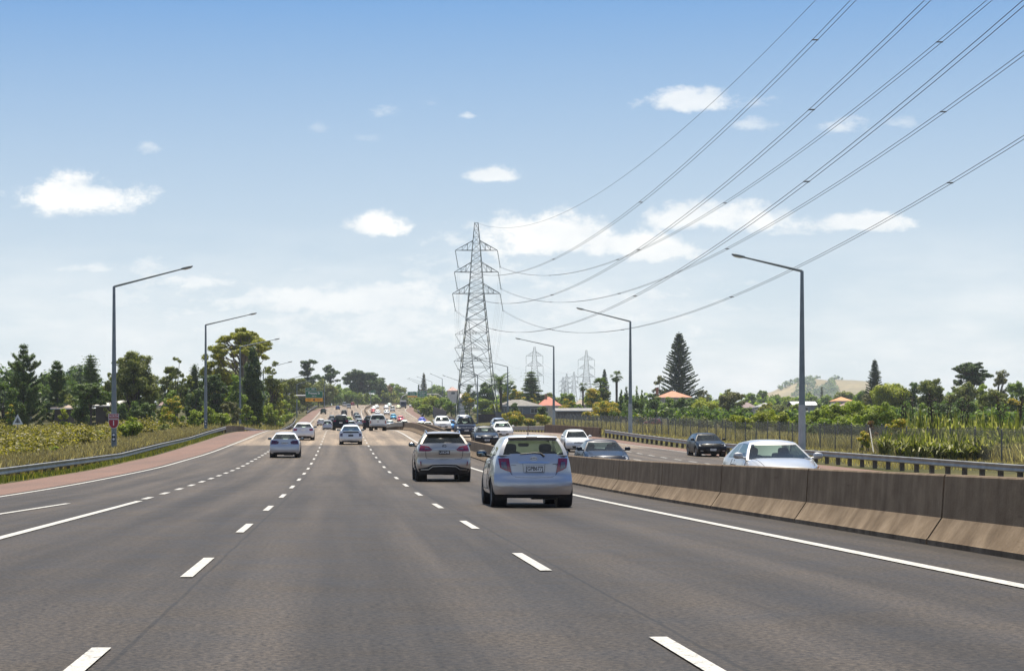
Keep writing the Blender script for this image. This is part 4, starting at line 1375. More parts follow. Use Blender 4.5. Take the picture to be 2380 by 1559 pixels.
q('van', 'people_carrier', 'small silver people carrier left of the black SUV', 'van', hatch(H=1.72, L=4.1, belt_r=1.1, belt_f=1.03, tail=1.08), (.55, .57, .6), -2.15, 335, rear=suv_rear)
q('sedan', 'sedan', 'silver sedan far ahead left of the small people carrier', 'car', sedan(), (.52, .53, .56), -4.05, 420)
q('ute', 'pickup_truck', 'dark green pickup truck alone against the left edge line on the hill', 'pickup truck', UT, (.02, .05, .04), -5.4, 636, rear=ute_rear, front=ute_front, extra=None)
q('hatch', 'hatchback', 'blue hatchback on the crest right of the exit sign', 'car', hatch(), (.05, .12, .33), -.95, 748)
q('van', 'van', 'silver van highest on the crest beside another silver van', 'van', van(), (.6, .61, .62), 1.7, 826, rear=van_rear, front=van_front)
q('van', 'van', 'silver van on the crest, nearer of the two', 'van', van(H=1.85), (.5, .52, .55), 3.3, 776, rear=van_rear, front=van_front)
q('hatch', 'hatchback', 'red hatchback at the crest right of the silver vans', 'car', hatch(), (.35, .02, .03), 5.3, 862)
q('suv', 'suv', 'charcoal SUV in the middle lane beyond the white sedan roof', 'suv', suv(), (.05, .05, .055), 1.15, 606, rear=suv_rear)
q('sedan', 'sedan', 'white sedan whose roof shows over the black SUV', 'car', sedan(), WHITE, .85, 512)
q('hatch', 'police_car', 'patrol car with yellow and blue chequered tail beyond the black SUV', 'police car', hatch(L=4.4), (.5, .62, .05), 1.9, 455, metal=0)
q('hatch', 'hatchback', 'grey-blue hatchback half hidden behind the black SUV', 'car', hatch(), (.28, .33, .38), 1.55, 300)
q('van', 'people_carrier', 'silver people carrier in the right lane ahead of the motorcyclist in red', 'van', van(H=1.8), (.5, .52, .54), 4.1, 470, rear=van_rear, front=van_front)
q('suv', 'suv', 'grey SUV just beyond the silver people carrier in the right lane', 'suv', suv(), (.2, .21, .23), 4.35, 540, rear=suv_rear)
q('hatch', 'hatchback', 'pale silver hatchback left of the motorcyclist in red', 'car', hatch(H=1.55), (.5, .53, .56), 3.95, 415)
q('suv', 'suv', 'black SUV half hidden left of the white pickup', 'suv', suv(H=1.78), BLACKP, 3.75, 250, rear=suv_rear, lod=1)
q('hatch', 'hatchback', 'dark blue hatchback beyond the silver sedan near the left lane line', 'car', sedan(), (.05, .06, .09), -2.4, 395)
q('van', 'people_carrier', 'grey people carrier beyond the silver one left of the black SUV', 'van', hatch(H=1.7, L=4.3, belt_r=1.1, tail=1.08), (.3, .32, .34), -2.0, 470, rear=suv_rear)

# oncoming cars, nearest first
G2 = 'oncoming traffic beyond the median barrier'
def on(name, label, cat, S, col, X, d, **k):
    k.setdefault('metal', .4); k.setdefault('glass_front', G_MID)
    return place(car(name, label, cat, S, col, k.pop('lod', 2), group=G2, **k), X, d, 'toward', yaw=k.get('yaw', 0) if False else 0)
M3 = hatch(L=4.46, W=1.755, H=1.47, belt_r=1.04, belt_f=.98, nose=.70, wb=1.08, wt=.15, rt=-1.35, rb=-1.95, ra=-1.3, fa=1.34, wroof=.54, hump=1.9, fc=.42, crown=.06, front=[(.15, .2), (.3, .03), (.5, .0), (.64, .06), (.8, .3), (1.0, .5)])
def extra_mazda(root, S, pm):
    em = MB(); em.tube([(.09 * math.cos(w), S.fy(0, .66) + .02, .66 + .05 * math.sin(w)) for w in np.linspace(0, 2 * math.pi, 17)], .010, 5); em.tube([(-.06, S.fy(0, .66) + .02, .68), (0, S.fy(0, .66) + .02, .64), (.06, S.fy(0, .66) + .02, .68)], .010, 5)
    em.build('emblem', M_CHROME, root)
    st = MB(); a = Vector(S.wpt(.86, .86)); st.box(a + Vector((0, .012, 0)), (.07, .004, .07)); b = Vector(S.wpt(-.84, .12)); st.box(b + Vector((0, .012, 0)), (.14, .004, .05)); st.build('windscreen_label', M_PLATEW, root)
c = on('hatchback', 'silver hatchback with swept headlights facing us close behind the median barrier', 'car', M3, (.47, .46, .45), 10.28, 45.6, lod=0, metal=.5, glass_front=G_MID, glass_side=G_MID, glass_rear=G_MID,
       front=dict(lamps=[('H', [(.55, .735), (.72, .80), (.93, .86)], [(.58, .665), (.76, .68), (.95, .72)]), ('A', [(.86, .835), (.93, .855)], [(.89, .72), (.95, .73)])], grille=None, intake=(.62, .50, .24), plate=(.42, 'w')), extra=extra_mazda, spokes=10)
S2 = sedan(L=4.78, W=1.775, H=1.45, nose=.74, belt_f=.97, fc=.38)
on('sedan', 'glossy navy sedan with chrome grille coming on behind the silver hatchback', 'car', S2, NAVY, 10.32, 77, lod=0, metal=.3, glass_front=G_CLEAR, glass_rear=G_CLEAR, plate_f='JKB402',
   front=dict(lamps=[('H', [(.56, .75), (.74, .83), (.94, .87)], [(.58, .66), (.78, .66), (.95, .70)])], grille=(.46, .755, .60), intake=(.6, .45, .28), plate=(.48, 'w')))
WG = Shell(L=4.95, W=1.9, H=1.48, belt_r=1.04, belt_f=.97, tail=1.02, nose=.76, wb=1.05, wt=.2, rt=-1.9, rb=-2.25, ra=-1.45, fa=1.46, wroof=.57, wr=.34)
on('station_wagon', 'black station wagon with daytime lamps in the outermost oncoming lane', 'station wagon', WG, BLACKP, 23.4, 126, lod=0, metal=.2, glass_front=G_MID, glass_rear=G_CLEAR, plate_f='HPX915',
   front=dict(lamps=[('H', [(.56, .80), (.93, .86)], [(.6, .67), (.95, .69)]), ('H', [(.66, .40), (.84, .41)], [(.66, .365), (.84, .37)])], grille=(.42, .79, .68), intake=(.5, .56, .30), plate=(.46, 'w')))
on('hatchback', 'white hatchback facing us just right of the near silver hatchback roof', 'car', hatch(L=4.3, H=1.5, nose=.8), (.72, .73, .74), 15.8, 133, lod=1, metal=.1, glass_front=G_DARK)
on('sedan', 'dark blue-black older sedan facing us between the champagne SUV and silver hatchback', 'car', sedan(L=4.9, W=1.86, H=1.45, nose=.68, fc=.4), (.015, .018, .028), 10.9, 149, lod=1, metal=.3, glass_front=G_CLEAR, glass_rear=G_CLEAR, plate_f='DBT37',
   front=dict(lamps=[('H', [(.5, .70), (.92, .76)], [(.55, .60), (.94, .62)])], grille=(.4, .68, .60), intake=(.5, .46, .34), plate=(.42, 'w')))
on('sedan', 'white sedan facing us behind the older dark sedan', 'car', sedan(H=1.47), WHITE, 14.5, 178, lod=1, metal=.05, glass_front=G_MID)
on('suv', 'navy four-wheel drive with tall square cab facing us over the champagne SUV', 'suv', suv(H=1.88, W=1.88, nose=1.02, belt_f=1.15, wb=1.0, wt=.55, fc=.16), (.02, .03, .06), 11.26, 179, lod=1, metal=.3, glass_front=G_CLEAR, glass_rear=G_CLEAR, plate_f='BRW61',
   front=dict(lamps=[('H', [(.56, .96), (.95, .98)], [(.56, .80), (.95, .80)])], grille=(.48, .96, .78), intake=(.62, .6, .46), plate=(.62, 'w')))
on('suv', 'white SUV with chevron grille facing us left of the navy four-wheel drive', 'suv', suv(), (.76, .76, .75), 11.1, 217, lod=1, metal=.05, glass_front=G_MID, front=suv_front)
on('van', 'white van whose roof rises behind the navy four-wheel drive', 'van', van(), (.7, .71, .7), 14.3, 232, rear=van_rear, front=van_front)
on('suv', 'blue SUV in the outer lane behind the white sedan', 'suv', suv(H=1.66), (.03, .06, .13), 19.1, 240, lod=1, glass_front=G_CLEAR, glass_rear=G_CLEAR, front=suv_front)
on('hatchback', 'bright blue hatchback peeping out right of the white SUV', 'car', hatch(), (.02, .18, .5), 14.4, 262)
on('hatchback', 'small white hatchback left of the white SUV with chevron grille', 'car', hatch(H=1.48), (.74, .75, .74), 16.9, 385)
on('sedan', 'royal blue sedan beside the far red shoulder', 'car', sedan(), (.02, .03, .4), 20.2 - 1.2, 465)
on('sedan', 'white sedan far off left of the royal blue sedan', 'car', sedan(), WHITE, 15.9, 392)
on('hatchback', 'red hatchback showing only its roof over the second barrier', 'car', hatch(), (.4, .02, .03), 13.4, 362)
on('hatchback', 'white hatchback over the guardrail right of the white pickup, nearer of two', 'car', hatch(), WHITE, 10.4, 350)
on('hatchback', 'white hatchback over the guardrail right of the white pickup, farther of two', 'car', hatch(H=1.5), (.7, .72, .72), 12.9, 402)
on('sedan', 'grey sedan touching the white pickup mirror in view', 'car', sedan(), (.3, .32, .34), 10.0, 402)
on('hatchback', 'pink-red and white hatchback right of the turquoise hatchback', 'car', hatch(), (.5, .06, .09), 14.7, 488)
on('hatchback', 'turquoise hatchback with lit headlamps above the white pickup mirror', 'car', hatch(H=1.52), (.0, .22, .42), 14.1, 532)
on('suv', 'white SUV on the far slope, nearest of the white column', 'suv', suv(), WHITE, 14.5, 626, front=suv_front)
on('hatchback', 'white hatchback with a roof rack above the white pickup cab', 'car', hatch(), WHITE, 11.8, 636)
on('hatchback', 'red hatchback beside the far barrier above the white pickup', 'car', hatch(), (.4, .03, .03), 11.0, 668)
on('van', 'silver-topped grey van second from the far truck', 'van', van(), (.45, .46, .47), 18.7, 718, rear=van_rear, front=van_front)
on('sedan', 'white sedan against the far barrier bend', 'car', sedan(), WHITE, 12.3, 738)
on('sedan', 'white sedan just beyond the one at the far barrier bend', 'car', sedan(), (.7, .71, .69), 14.2, 786)
on('suv', 'white SUV topping the white column on the far slope', 'suv', suv(), WHITE, 17.5, 764, front=suv_front)
on('sedan', 'pale yellow-white taxi left of the far truck', 'car', sedan(), (.7, .68, .4), 22.7, 786)
on('sedan', 'pale green-white sedan behind the white column', 'car', sedan(), (.6, .68, .62), 20.6, 842)
on('suv', 'white SUV at the far bend beneath the vine bank', 'suv', suv(), (.72, .72, .72), 29.4, 826, front=suv_front)

# far truck
def truck(label, X, d):
    root = thing('truck', label, 'truck', (0, 0, 0)); root['_L'] = 8.0
    cab = MB()
    prof = [(4.0, .45), (4.0, 1.3), (3.75, 2.5), (3.5, 2.65), (2.1, 2.65), (2.1, .45)]
    cab.prism([(-1.15, y, z) for y, z in prof], (2.3, 0, 0)); cab.build('cab', paint((.05, .06, .12)), root, True, 30)
    w = MB(); w.add([(-1.0, 3.99, 1.45), (1.0, 3.99, 1.45), (1.0, 3.78, 2.4), (-1.0, 3.78, 2.4)], [(0, 1, 2, 3)]); w.build('windscreen', G_DARK, root)
    b = MB(); b.box((0, -1.0, 2.0), (2.4, 6.0, 2.2)); b.box((0, 3.1, 3.0), (2.3, 1.6, .5)); b.build('box_body', paint((.75, .75, .74), 0, .4), root)
    ch = MB(); ch.box((0, 0, .7), (1.2, 7.6, .35)); ch.box((0, 3.95, .6), (2.3, .2, .35)); ch.build('chassis', M_BLACK, root)
    g = MB(); g.box((0, 4.02, 1.0), (1.3, .04, .5)); g.build('grille', M_TRIM, root)
    for sg in (-1, 1):
        h = MB(); h.box((sg * .9, 4.03, .72), (.34, .04, .18)); h.build('headlight', M_HEAD_LENS, root)
        mi = MB(); mi.box((sg * 1.4, 3.7, 2.0), (.2, .1, .5)); mi.beam((sg * 1.1, 3.7, 2.1), (sg * 1.4, 3.7, 2.1), .03); mi.build('wing_mirror', M_BLACK, root)
    td, rd = wheel_meshes(.48, .3, 5, M_STEELRIM, 2)
    for a in (2.9, -2.6):
        for sg in (-1, 1):
            wv = put('wheel', td, root, (sg * 1.0, a, .48), 0 if sg > 0 else math.pi); put('rim', rd, wv)
    place(root, X, d, 'toward')
truck('navy-cabbed truck with white roof box coming round the far bend', 25.0, 796)

# ---- people
M_SKIN = plain('skin', (.38, .22, .15), .6)
def figure(name, label, pose, clothes, loc, rz=0.0, group=None, s=1.0):
    """one continuous body grown from a skeleton; pose: joints in metres"""
    me = bpy.data.meshes.new(name)
    J = pose
    names = list(J)
    E = [('pelvis', 'belly'), ('belly', 'chest'), ('chest', 'neck'), ('neck', 'head'), ('head', 'crown')]
    for k in ('l', 'r'):
        E += [('pelvis', k + 'hip'), (k + 'hip', k + 'knee'), (k + 'knee', k + 'ankle'), (k + 'ankle', k + 'toe'), ('chest', k + 'sho'), (k + 'sho', k + 'elb'), (k + 'elb', k + 'wri'), (k + 'wri', k + 'hand')]
    me.from_pydata([J[n] for n in names], [(names.index(a), names.index(b)) for a, b in E], [])
    o = bpy.data.objects.new(name, me); COL.objects.link(o)
    sk = o.modifiers.new('skin', 'SKIN')
    rad = dict(pelvis=.16, belly=.15, chest=.17, neck=.065, head=.10, crown=.085, hip=.10, knee=.065, ankle=.05, toe=.045, sho=.075, elb=.05, wri=.035, hand=.04)
    for n, v in zip(names, me.skin_vertices[0].data):
        r = rad.get(n) or rad[n[1:]]
        v.radius = (r, r)
        v.use_root = (n == 'pelvis')
    sb = o.modifiers.new('sub', 'SUBSURF'); sb.levels = 1; sb.render_levels = 1
    me.materials.append(clothes)
    o.location = loc; o.rotation_euler = (0, 0, rz); o.scale = (s, s, s)
    return tag(o, label, 'person', group)
def sit(lean=.12, reach=.5):
    d = dict(pelvis=(0, 0, 0), belly=(0, .03 * 1, .2), chest=(0, lean, .42), neck=(0, lean + .04, .60), head=(0, lean + .07, .72), crown=(0, lean + .07, .84))
    for k, g in (('l', -1), ('r', 1)):
        d.update({k + 'hip': (g * .10, .04, -.01), k + 'knee': (g * .17, .46, .03), k + 'ankle': (g * .17, .40, -.40), k + 'toe': (g * .17, .55, -.45),
                  k + 'sho': (g * .20, lean, .50), k + 'elb': (g * .27, lean + .2, .28), k + 'wri': (g * .25, lean + reach * .9, .30), k + 'hand': (g * .24, lean + reach, .32)})
    return d
def motorcycle(label, X, d, col, person_label, clothes, helmet, facing='away'):
    root = thing('motorcycle', label, 'motorcycle', (0, 0, 0)); root['_L'] = 2.1
    td, rd = wheel_meshes(.32, .15, 5, M_STEELRIM, 2)
    for a in (-.72, .74):
        w = put('wheel', td, root, (0, a, .32)); put('rim', rd, w)
    b = MB(); superell(b, (0, .18, .80), (.15, .34, .15), 12, 7, .7); superell(b, (0, .55, .85), (.2, .18, .2), 12, 7, .7); b.build('fuel_tank', paint(col), root, True)
    s = MB(); superell(s, (0, -.35, .80), (.14, .42, .07), 12, 6, .6); s.build('seat', M_BLACK, root, True)
    e = MB(); e.box((0, .1, .45), (.34, .5, .38)); e.beam((0, .74, .32), (0, .5, 1.0), .04); e.beam((0, -.72, .32), (0, -.1, .5), .04); e.tube([(-.36, .42, 1.02), (0, .5, 1.0), (.36, .42, 1.02)], .018, 6); e.tube([(.16, -.1, .35), (.18, -.85, .42)], .05, 8); e.box((0, -.8, .62), (.16, .3, .04)); e.build('frame', M_BLACK, root)
    t = MB(); t.box((0, -.80, .72), (.16, .04, .07)); t.build('taillight', M_RED_LENS, root)
    for sg in (-1, 1):
        mm = MB(); superell(mm, (sg * .36, .5, 1.2), (.06, .02, .04), 8, 5, .7); mm.beam((sg * .26, .45, 1.03), (sg * .36, .5, 1.2), .008); mm.build('wing_mirror', M_BLACK, root)
    place(root, X, d, facing)
    f = figure('person', person_label, sit(.14, .46), clothes, (root.location.x, root.location.y - .25, root.location.z + .94))
    hm = MB(); superell(hm, (0, .22, .80), (.13, .155, .145), 14, 9, .85); h = hm.build('helmet', helmet, f, True)
M_LEATHER = plain('black_leather', (.02, .02, .022), .6)
M_REDJKT = plain('red_jacket', (.42, .03, .04), .7)
motorcycle('dark motorcycle weaving between the lanes on the slope', 3.45, 590, (.02, .02, .025), 'person in dark leathers riding the motorcycle between lanes', M_LEATHER, paint((.02, .02, .02)))
motorcycle('motorcycle far off on the crest near the median', 7.4 - .6, 788, (.04, .05, .05), 'person in dark gear riding the farthest motorcycle on the crest', M_LEATHER, paint((.05, .05, .05)))
motorcycle('red motorcycle beside the half hidden black SUV', 3.5, 292, (.4, .02, .03), 'person in red jacket and white helmet riding the red motorcycle', M_REDJKT, paint((.75, .75, .75), 0))
# driver of the near oncoming hatchback (right-hand drive, so on our left)
dp = figure('person', 'person in dark top driving the near oncoming silver hatchback', sit(-.10, .62), plain('dark_jumper', (.03, .03, .035), .9), (10.28 - .37, 45.6 + 4.46 / 2 + .30, .40), math.pi, None, .95)
hd = MB(); superell(hd, (0, -.03, .77), (.085, .105, .13), 12, 9, .9); hd.build('head', M_SKIN, dp, True)

# ---------------------------------------------------------------- plants
def leaves(C, N, S, aspect=0.6, bend_=0.0, rg=rng):
    """quads round the centres C facing N with half lengths S"""
    n = len(C)
    N = N / (np.linalg.norm(N, axis=1, keepdims=True) + 1e-9)
    r = rg.normal(size=(n, 3))
    U = np.cross(N, r); U /= (np.linalg.norm(U, axis=1, keepdims=True) + 1e-9)
    W = np.cross(N, U)
    S = np.asarray(S).reshape(-1, 1)
    V = np.empty((n, 4, 3))
    V[:, 0] = C + U * S; V[:, 1] = C + W * S * aspect + N * S * bend_
    V[:, 2] = C - U * S; V[:, 3] = C - W * S * aspect + N * S * bend_
    return V.reshape(-1, 3)
def quad_idx(n): return np.arange(n * 4).reshape(n, 4)
def unit(n, rg):
    v = rg.normal(size=(n, 3)); return v / np.linalg.norm(v, axis=1, keepdims=True)

PAL = dict(
    dark=((0.043, 0.077, 0.022), (0.136, 0.215, 0.047), (0.252, 0.331, 0.076)),
    deep=((0.034, 0.064, 0.025), (0.101, 0.157, 0.053), (0.181, 0.251, 0.076)),
    mid=((0.068, 0.124, 0.022), (0.233, 0.328, 0.051), (0.415, 0.518, 0.089)),
    bright=((.100, .155, .014), (.320, .400, .040), (.520, .560, .090)),
    lime=((.140, .185, .012), (.420, .455, .036), (.600, .580, .075)),
    olive=((0.066, 0.086, 0.020), (0.233, 0.268, 0.064), (0.429, 0.429, 0.113)),
    grey=((0.078, 0.085, 0.040), (0.221, 0.221, 0.097), (0.376, 0.351, 0.164)),
    gold=((0.100, 0.113, 0.017), (0.391, 0.399, 0.048), (0.659, 0.614, 0.079)),
    brown=((0.094, 0.053, 0.022), (0.283, 0.153, 0.066), (0.425, 0.260, 0.110)),
    pinkish=((0.165, 0.094, 0.066), (0.472, 0.295, 0.198), (0.590, 0.448, 0.330)),
    scrub=((.078, .072, .012), (.225, .200, .032), (.440, .365, .070)),
    norf=((0.036, 0.061, 0.030), (0.104, 0.159, 0.061), (0.189, 0.242, 0.092)))
YELLOW = ((.30, .20, .008), (.62, .44, .012), (.75, .58, .05))
M_BARK = plain('bark', (.085, .068, .052), .95, 0, .4, 2.5)
M_BARKPALE = plain('pale_bark', (.20, .17, .135), .9, 0, .3, 2.5)

def leafsize(d, k=1.0): return max(.09, .68 * k * d / 2008.0)

def limb(m, a, b, r0, r1, rg, k=4, wob=.08):
    a, b = Vector(a), Vector(b); L = (b - a).length
    pts = [a.lerp(b, i / k) + (Vector(rg.normal(size=3)) * wob * L * .25 if 0 < i < k else Vector((0, 0, 0))) for i in range(k + 1)]
    m.tube(pts, [lerp(r0, r1, i / k) for i in range(k + 1)], 6, 0, False)

def clumps_to_mesh(cent, rad, sz, rg, cover=2.6, squash=.8, up=.55, jit=.75, aspect=.62):
    """leaf sprays over the outsides of many clumps"""
    Cs, Ns, Ss = [], [], []
    c2, r2 = [], []
    for c, r in zip(cent, rad):
        c2.append(c); r2.append(r * .82)
        if r > sz * 2.5:
            for v in unit(5, rg):
                v = v * np.array([1, 1, squash]); v[2] = v[2] * .8 + .12
                c2.append(tuple(np.asarray(c) + v * r * .86)); r2.append(r * rg.uniform(.3, .48))
    for c, r in zip(c2, r2):
        n = max(8, int(cover * 1.5 * r * r / (sz * sz * aspect)))
        dr = unit(n, rg)
        rr = r * np.clip(rg.normal(.86, .2, size=(n, 1)), .15, 1.3)
        p = dr * rr; p[:, 2] *= squash
        Cs.append(p + np.asarray(c)); nn = dr + np.array([0, 0, up * .7]) + rg.normal(size=(n, 3)) * jit * .42; Ns.append(nn)
        Ss.append(sz * rg.uniform(.65, 1.35, n))
    C = np.vstack(Cs); N = np.vstack(Ns); S = np.concatenate(Ss)
    return leaves(C, N, S, aspect, .15, rg)

def crown_centres(kind, H, w, hb, rg, K):
    ch = H - hb
    cent, rad = [], []
    if kind == 'umbrella':
        for i in range(K):
            a = rg.uniform(0, 2 * math.pi); t = rg.uniform(0, 1) ** .6
            rr = t * w * .5 * .86
            z = hb + ch * (.34 + .56 * math.sqrt(max(0, 1 - t * t))) + rg.normal() * ch * .05
            if rg.random() < .3: z -= ch * rg.uniform(.1, .34)
            cent.append((rr * math.cos(a), rr * math.sin(a), z)); rad.append(w * rg.uniform(.055, .10))
    elif kind == 'column':
        for i in range(K):
            t = (i + .5) / K
            rr = w * .5 * (math.sin(math.pi * min(1, .12 + t * .92)) ** .55) * (1 - .35 * t)
            a = rg.uniform(0, 2 * math.pi)
            cent.append((rr * .55 * math.cos(a), rr * .55 * math.sin(a), hb + ch * (t * .93))); rad.append(max(.12 * w, rr * rg.uniform(.5, .75)))
    elif kind == 'flat':
        # wind-shaped pine or macrocarpa: flat pads on bare limbs
        for i in range(K):
            a = rg.uniform(0, 2 * math.pi); t = rg.uniform(.1, 1)
            z = hb + ch * rg.uniform(.0, .95)
            env = w * .5 * (1 - .55 * abs((z - hb) / ch - .45) ** 1.4 * 1.5)
            cent.append((env * t * math.cos(a), env * t * math.sin(a), z)); rad.append(w * rg.uniform(.09, .16))
    else:
        # round or loose crown; lobes of uneven height
        lob = [(rg.uniform(0, 2 * math.pi), rg.uniform(.75, 1.12)) for _ in range(5)]
        for i in range(K):
            v = unit(1, rg)[0]
            t = rg.uniform(.35, 1) ** .6
            a = math.atan2(v[1], v[0])
            k = 1.0
            for la, lv in lob:
                dd = math.cos(a - la)
                if dd > .6: k *= lerp(1, lv, (dd - .6) / .4)
            x, y, z = v * t * k
            r = w * rg.uniform(.12, .20)
            cent.append((x * (w * .5 - r * .7), y * (w * .5 - r * .7), hb + ch * .5 + z * (ch * .5 - r * .55))); rad.append(r)
    return cent, rad

GROUND = lambda x, y: terrain(x, y) if not (RED_LEFT(y) <= x - bend(y) <= RED_RIGHT(y)) else zr(x, y)

_seed = [100]
def off_road(px, d):
    """move a plant back along its sight line until it stands clear of the carriageways"""
    for _ in range(80):
        xx = (px - VX) * d / F - bend(d)
        if not (RED_LEFT(d) - 2.5 < xx < RED_RIGHT(d) + 1.5): break
        d += 20
    return d

def spot(px, ytop, pw, d):
    p = P(px, ytop, d); g = GROUND(p.x, d)
    H = max(.8, p.z - g)
    return p.x, g, H, pw * d / F

def plant(kind, px, ytop, pw, d, pal, name, label, cat='tree', group=None, base=None, K=None, blossom=0.0, cover=2.6, lean=0.0, size=1.0, trunk=True, pale=False, depth=1.0):
    """a tree or bush standing where the picture shows it; px, ytop, pw in the 2380 px picture, d its distance"""
    _seed[0] += 1
    rg = np.random.default_rng(_seed[0])
    d = off_road(px, d)
    x, g, H, w = spot(px, ytop, pw, d)
    root = thing(name, label, cat, (x, d, g), 0, group)
    sz = leafsize(d, size)
    p = PAL[pal]
    lm = leaf_mat('leaves_' + pal, *p)
    if base is not None: hb = max(0.0, min(H * .8, (P(px, base, d).z - g))) * (.4 if kind in ('round', 'loose') else 1.0)
    else: hb = {'round': .16, 'loose': .12, 'umbrella': .30, 'column': .04, 'flat': .30, 'bush': 0.0}.get(kind, .1) * H
    if kind in ('round', 'loose', 'umbrella', 'column', 'flat', 'bush'):
        ratio = (H - hb) / max(.1, w)
        K = K or {'round': 26, 'loose': 34, 'umbrella': 40, 'column': int(14 + 6 * ratio), 'flat': 24, 'bush': 16}[kind]
        cent, rad = crown_centres(kind, H, w, hb, rg, K)
        if kind == 'loose': rad = [r * .78 for r in rad]
        top = max(c[2] + r * .8 for c, r in zip(cent, rad))
        f = H / top
        cent = [(c[0], c[1] * depth, c[2] * f) for c in cent]
        if kind == 'bush': cent = [(c[0], c[1], max(c[2], r * .5)) for c, r in zip(cent, rad)]
        sq = {'umbrella': .5, 'flat': .5, 'column': 1.25}.get(kind, .8)
        V = clumps_to_mesh(cent, rad, sz, rg, cover, sq, .75 if kind in ('umbrella', 'flat') else .5)
        big_mesh('crown', V, quad_idx(len(V) // 4), lm, root)
        if blossom > 0:
            n = max(5, int(K * blossom))
            idx = sorted(range(K), key=lambda i: -cent[i][2] - rg.uniform(0, H * .55))[:n]
            Cs, Ns, Ss = [], [], []
            for i in idx:
                c = np.array(cent[i]); r = rad[i]
                k = max(8, int(1.25 * 2.2 * r * r / (sz * sz)))
                dr = unit(k, rg); dr[:, 2] = np.abs(dr[:, 2]) * .9 + .05; dr[:, 1] -= .25
                Cs.append(c + dr * r * rg.uniform(.92, 1.14, (k, 1)) * np.array([1, 1, .85])); Ns.append(dr + rg.normal(size=(k, 3)) * .5); Ss.append(sz * rg.uniform(.6, 1.2, k))
            V = leaves(np.vstack(Cs), np.vstack(Ns), np.concatenate(Ss), .7, .1, rg)
            big_mesh('blossom', V, quad_idx(len(V) // 4), leaf_mat('yellow_blossom', *YELLOW, trans=.25), root)
        if trunk:
            m = MB()
            tr = max(.07, min(.42, H * .022)) if kind != 'bush' else max(.04, H * .02)
            topz = hb + (H - hb) * (.55 if kind != 'column' else .85)
            if kind == 'bush':
                for i in range(4):
                    c = cent[int(rg.integers(len(cent)))]
                    limb(m, (rg.normal() * .1, rg.normal() * .1, -.2), (c[0] * .7, c[1] * .7, max(.2, c[2] * .8)), tr, tr * .3, rg, 3)
            else:
                limb(m, (0, 0, -.4), (lean * w * .1, 0, topz), tr * 1.25, tr * .45, rg, 6, .05)
                for i in range(int(len(cent) * (.8 if kind in ('umbrella', 'flat') else .4))):
                    c = cent[i % len(cent)]
                    z0 = lerp(max(hb * .55, .3), topz, rg.uniform(.1, .95)); z0 = min(z0, c[2] - .1)
                    limb(m, (lean * w * .1 * z0 / topz, 0, z0), c, tr * .45, tr * .12, rg, 3, .12)
            m.build('trunk', M_BARKPALE if pale else M_BARK, root, True, 80)
    return root

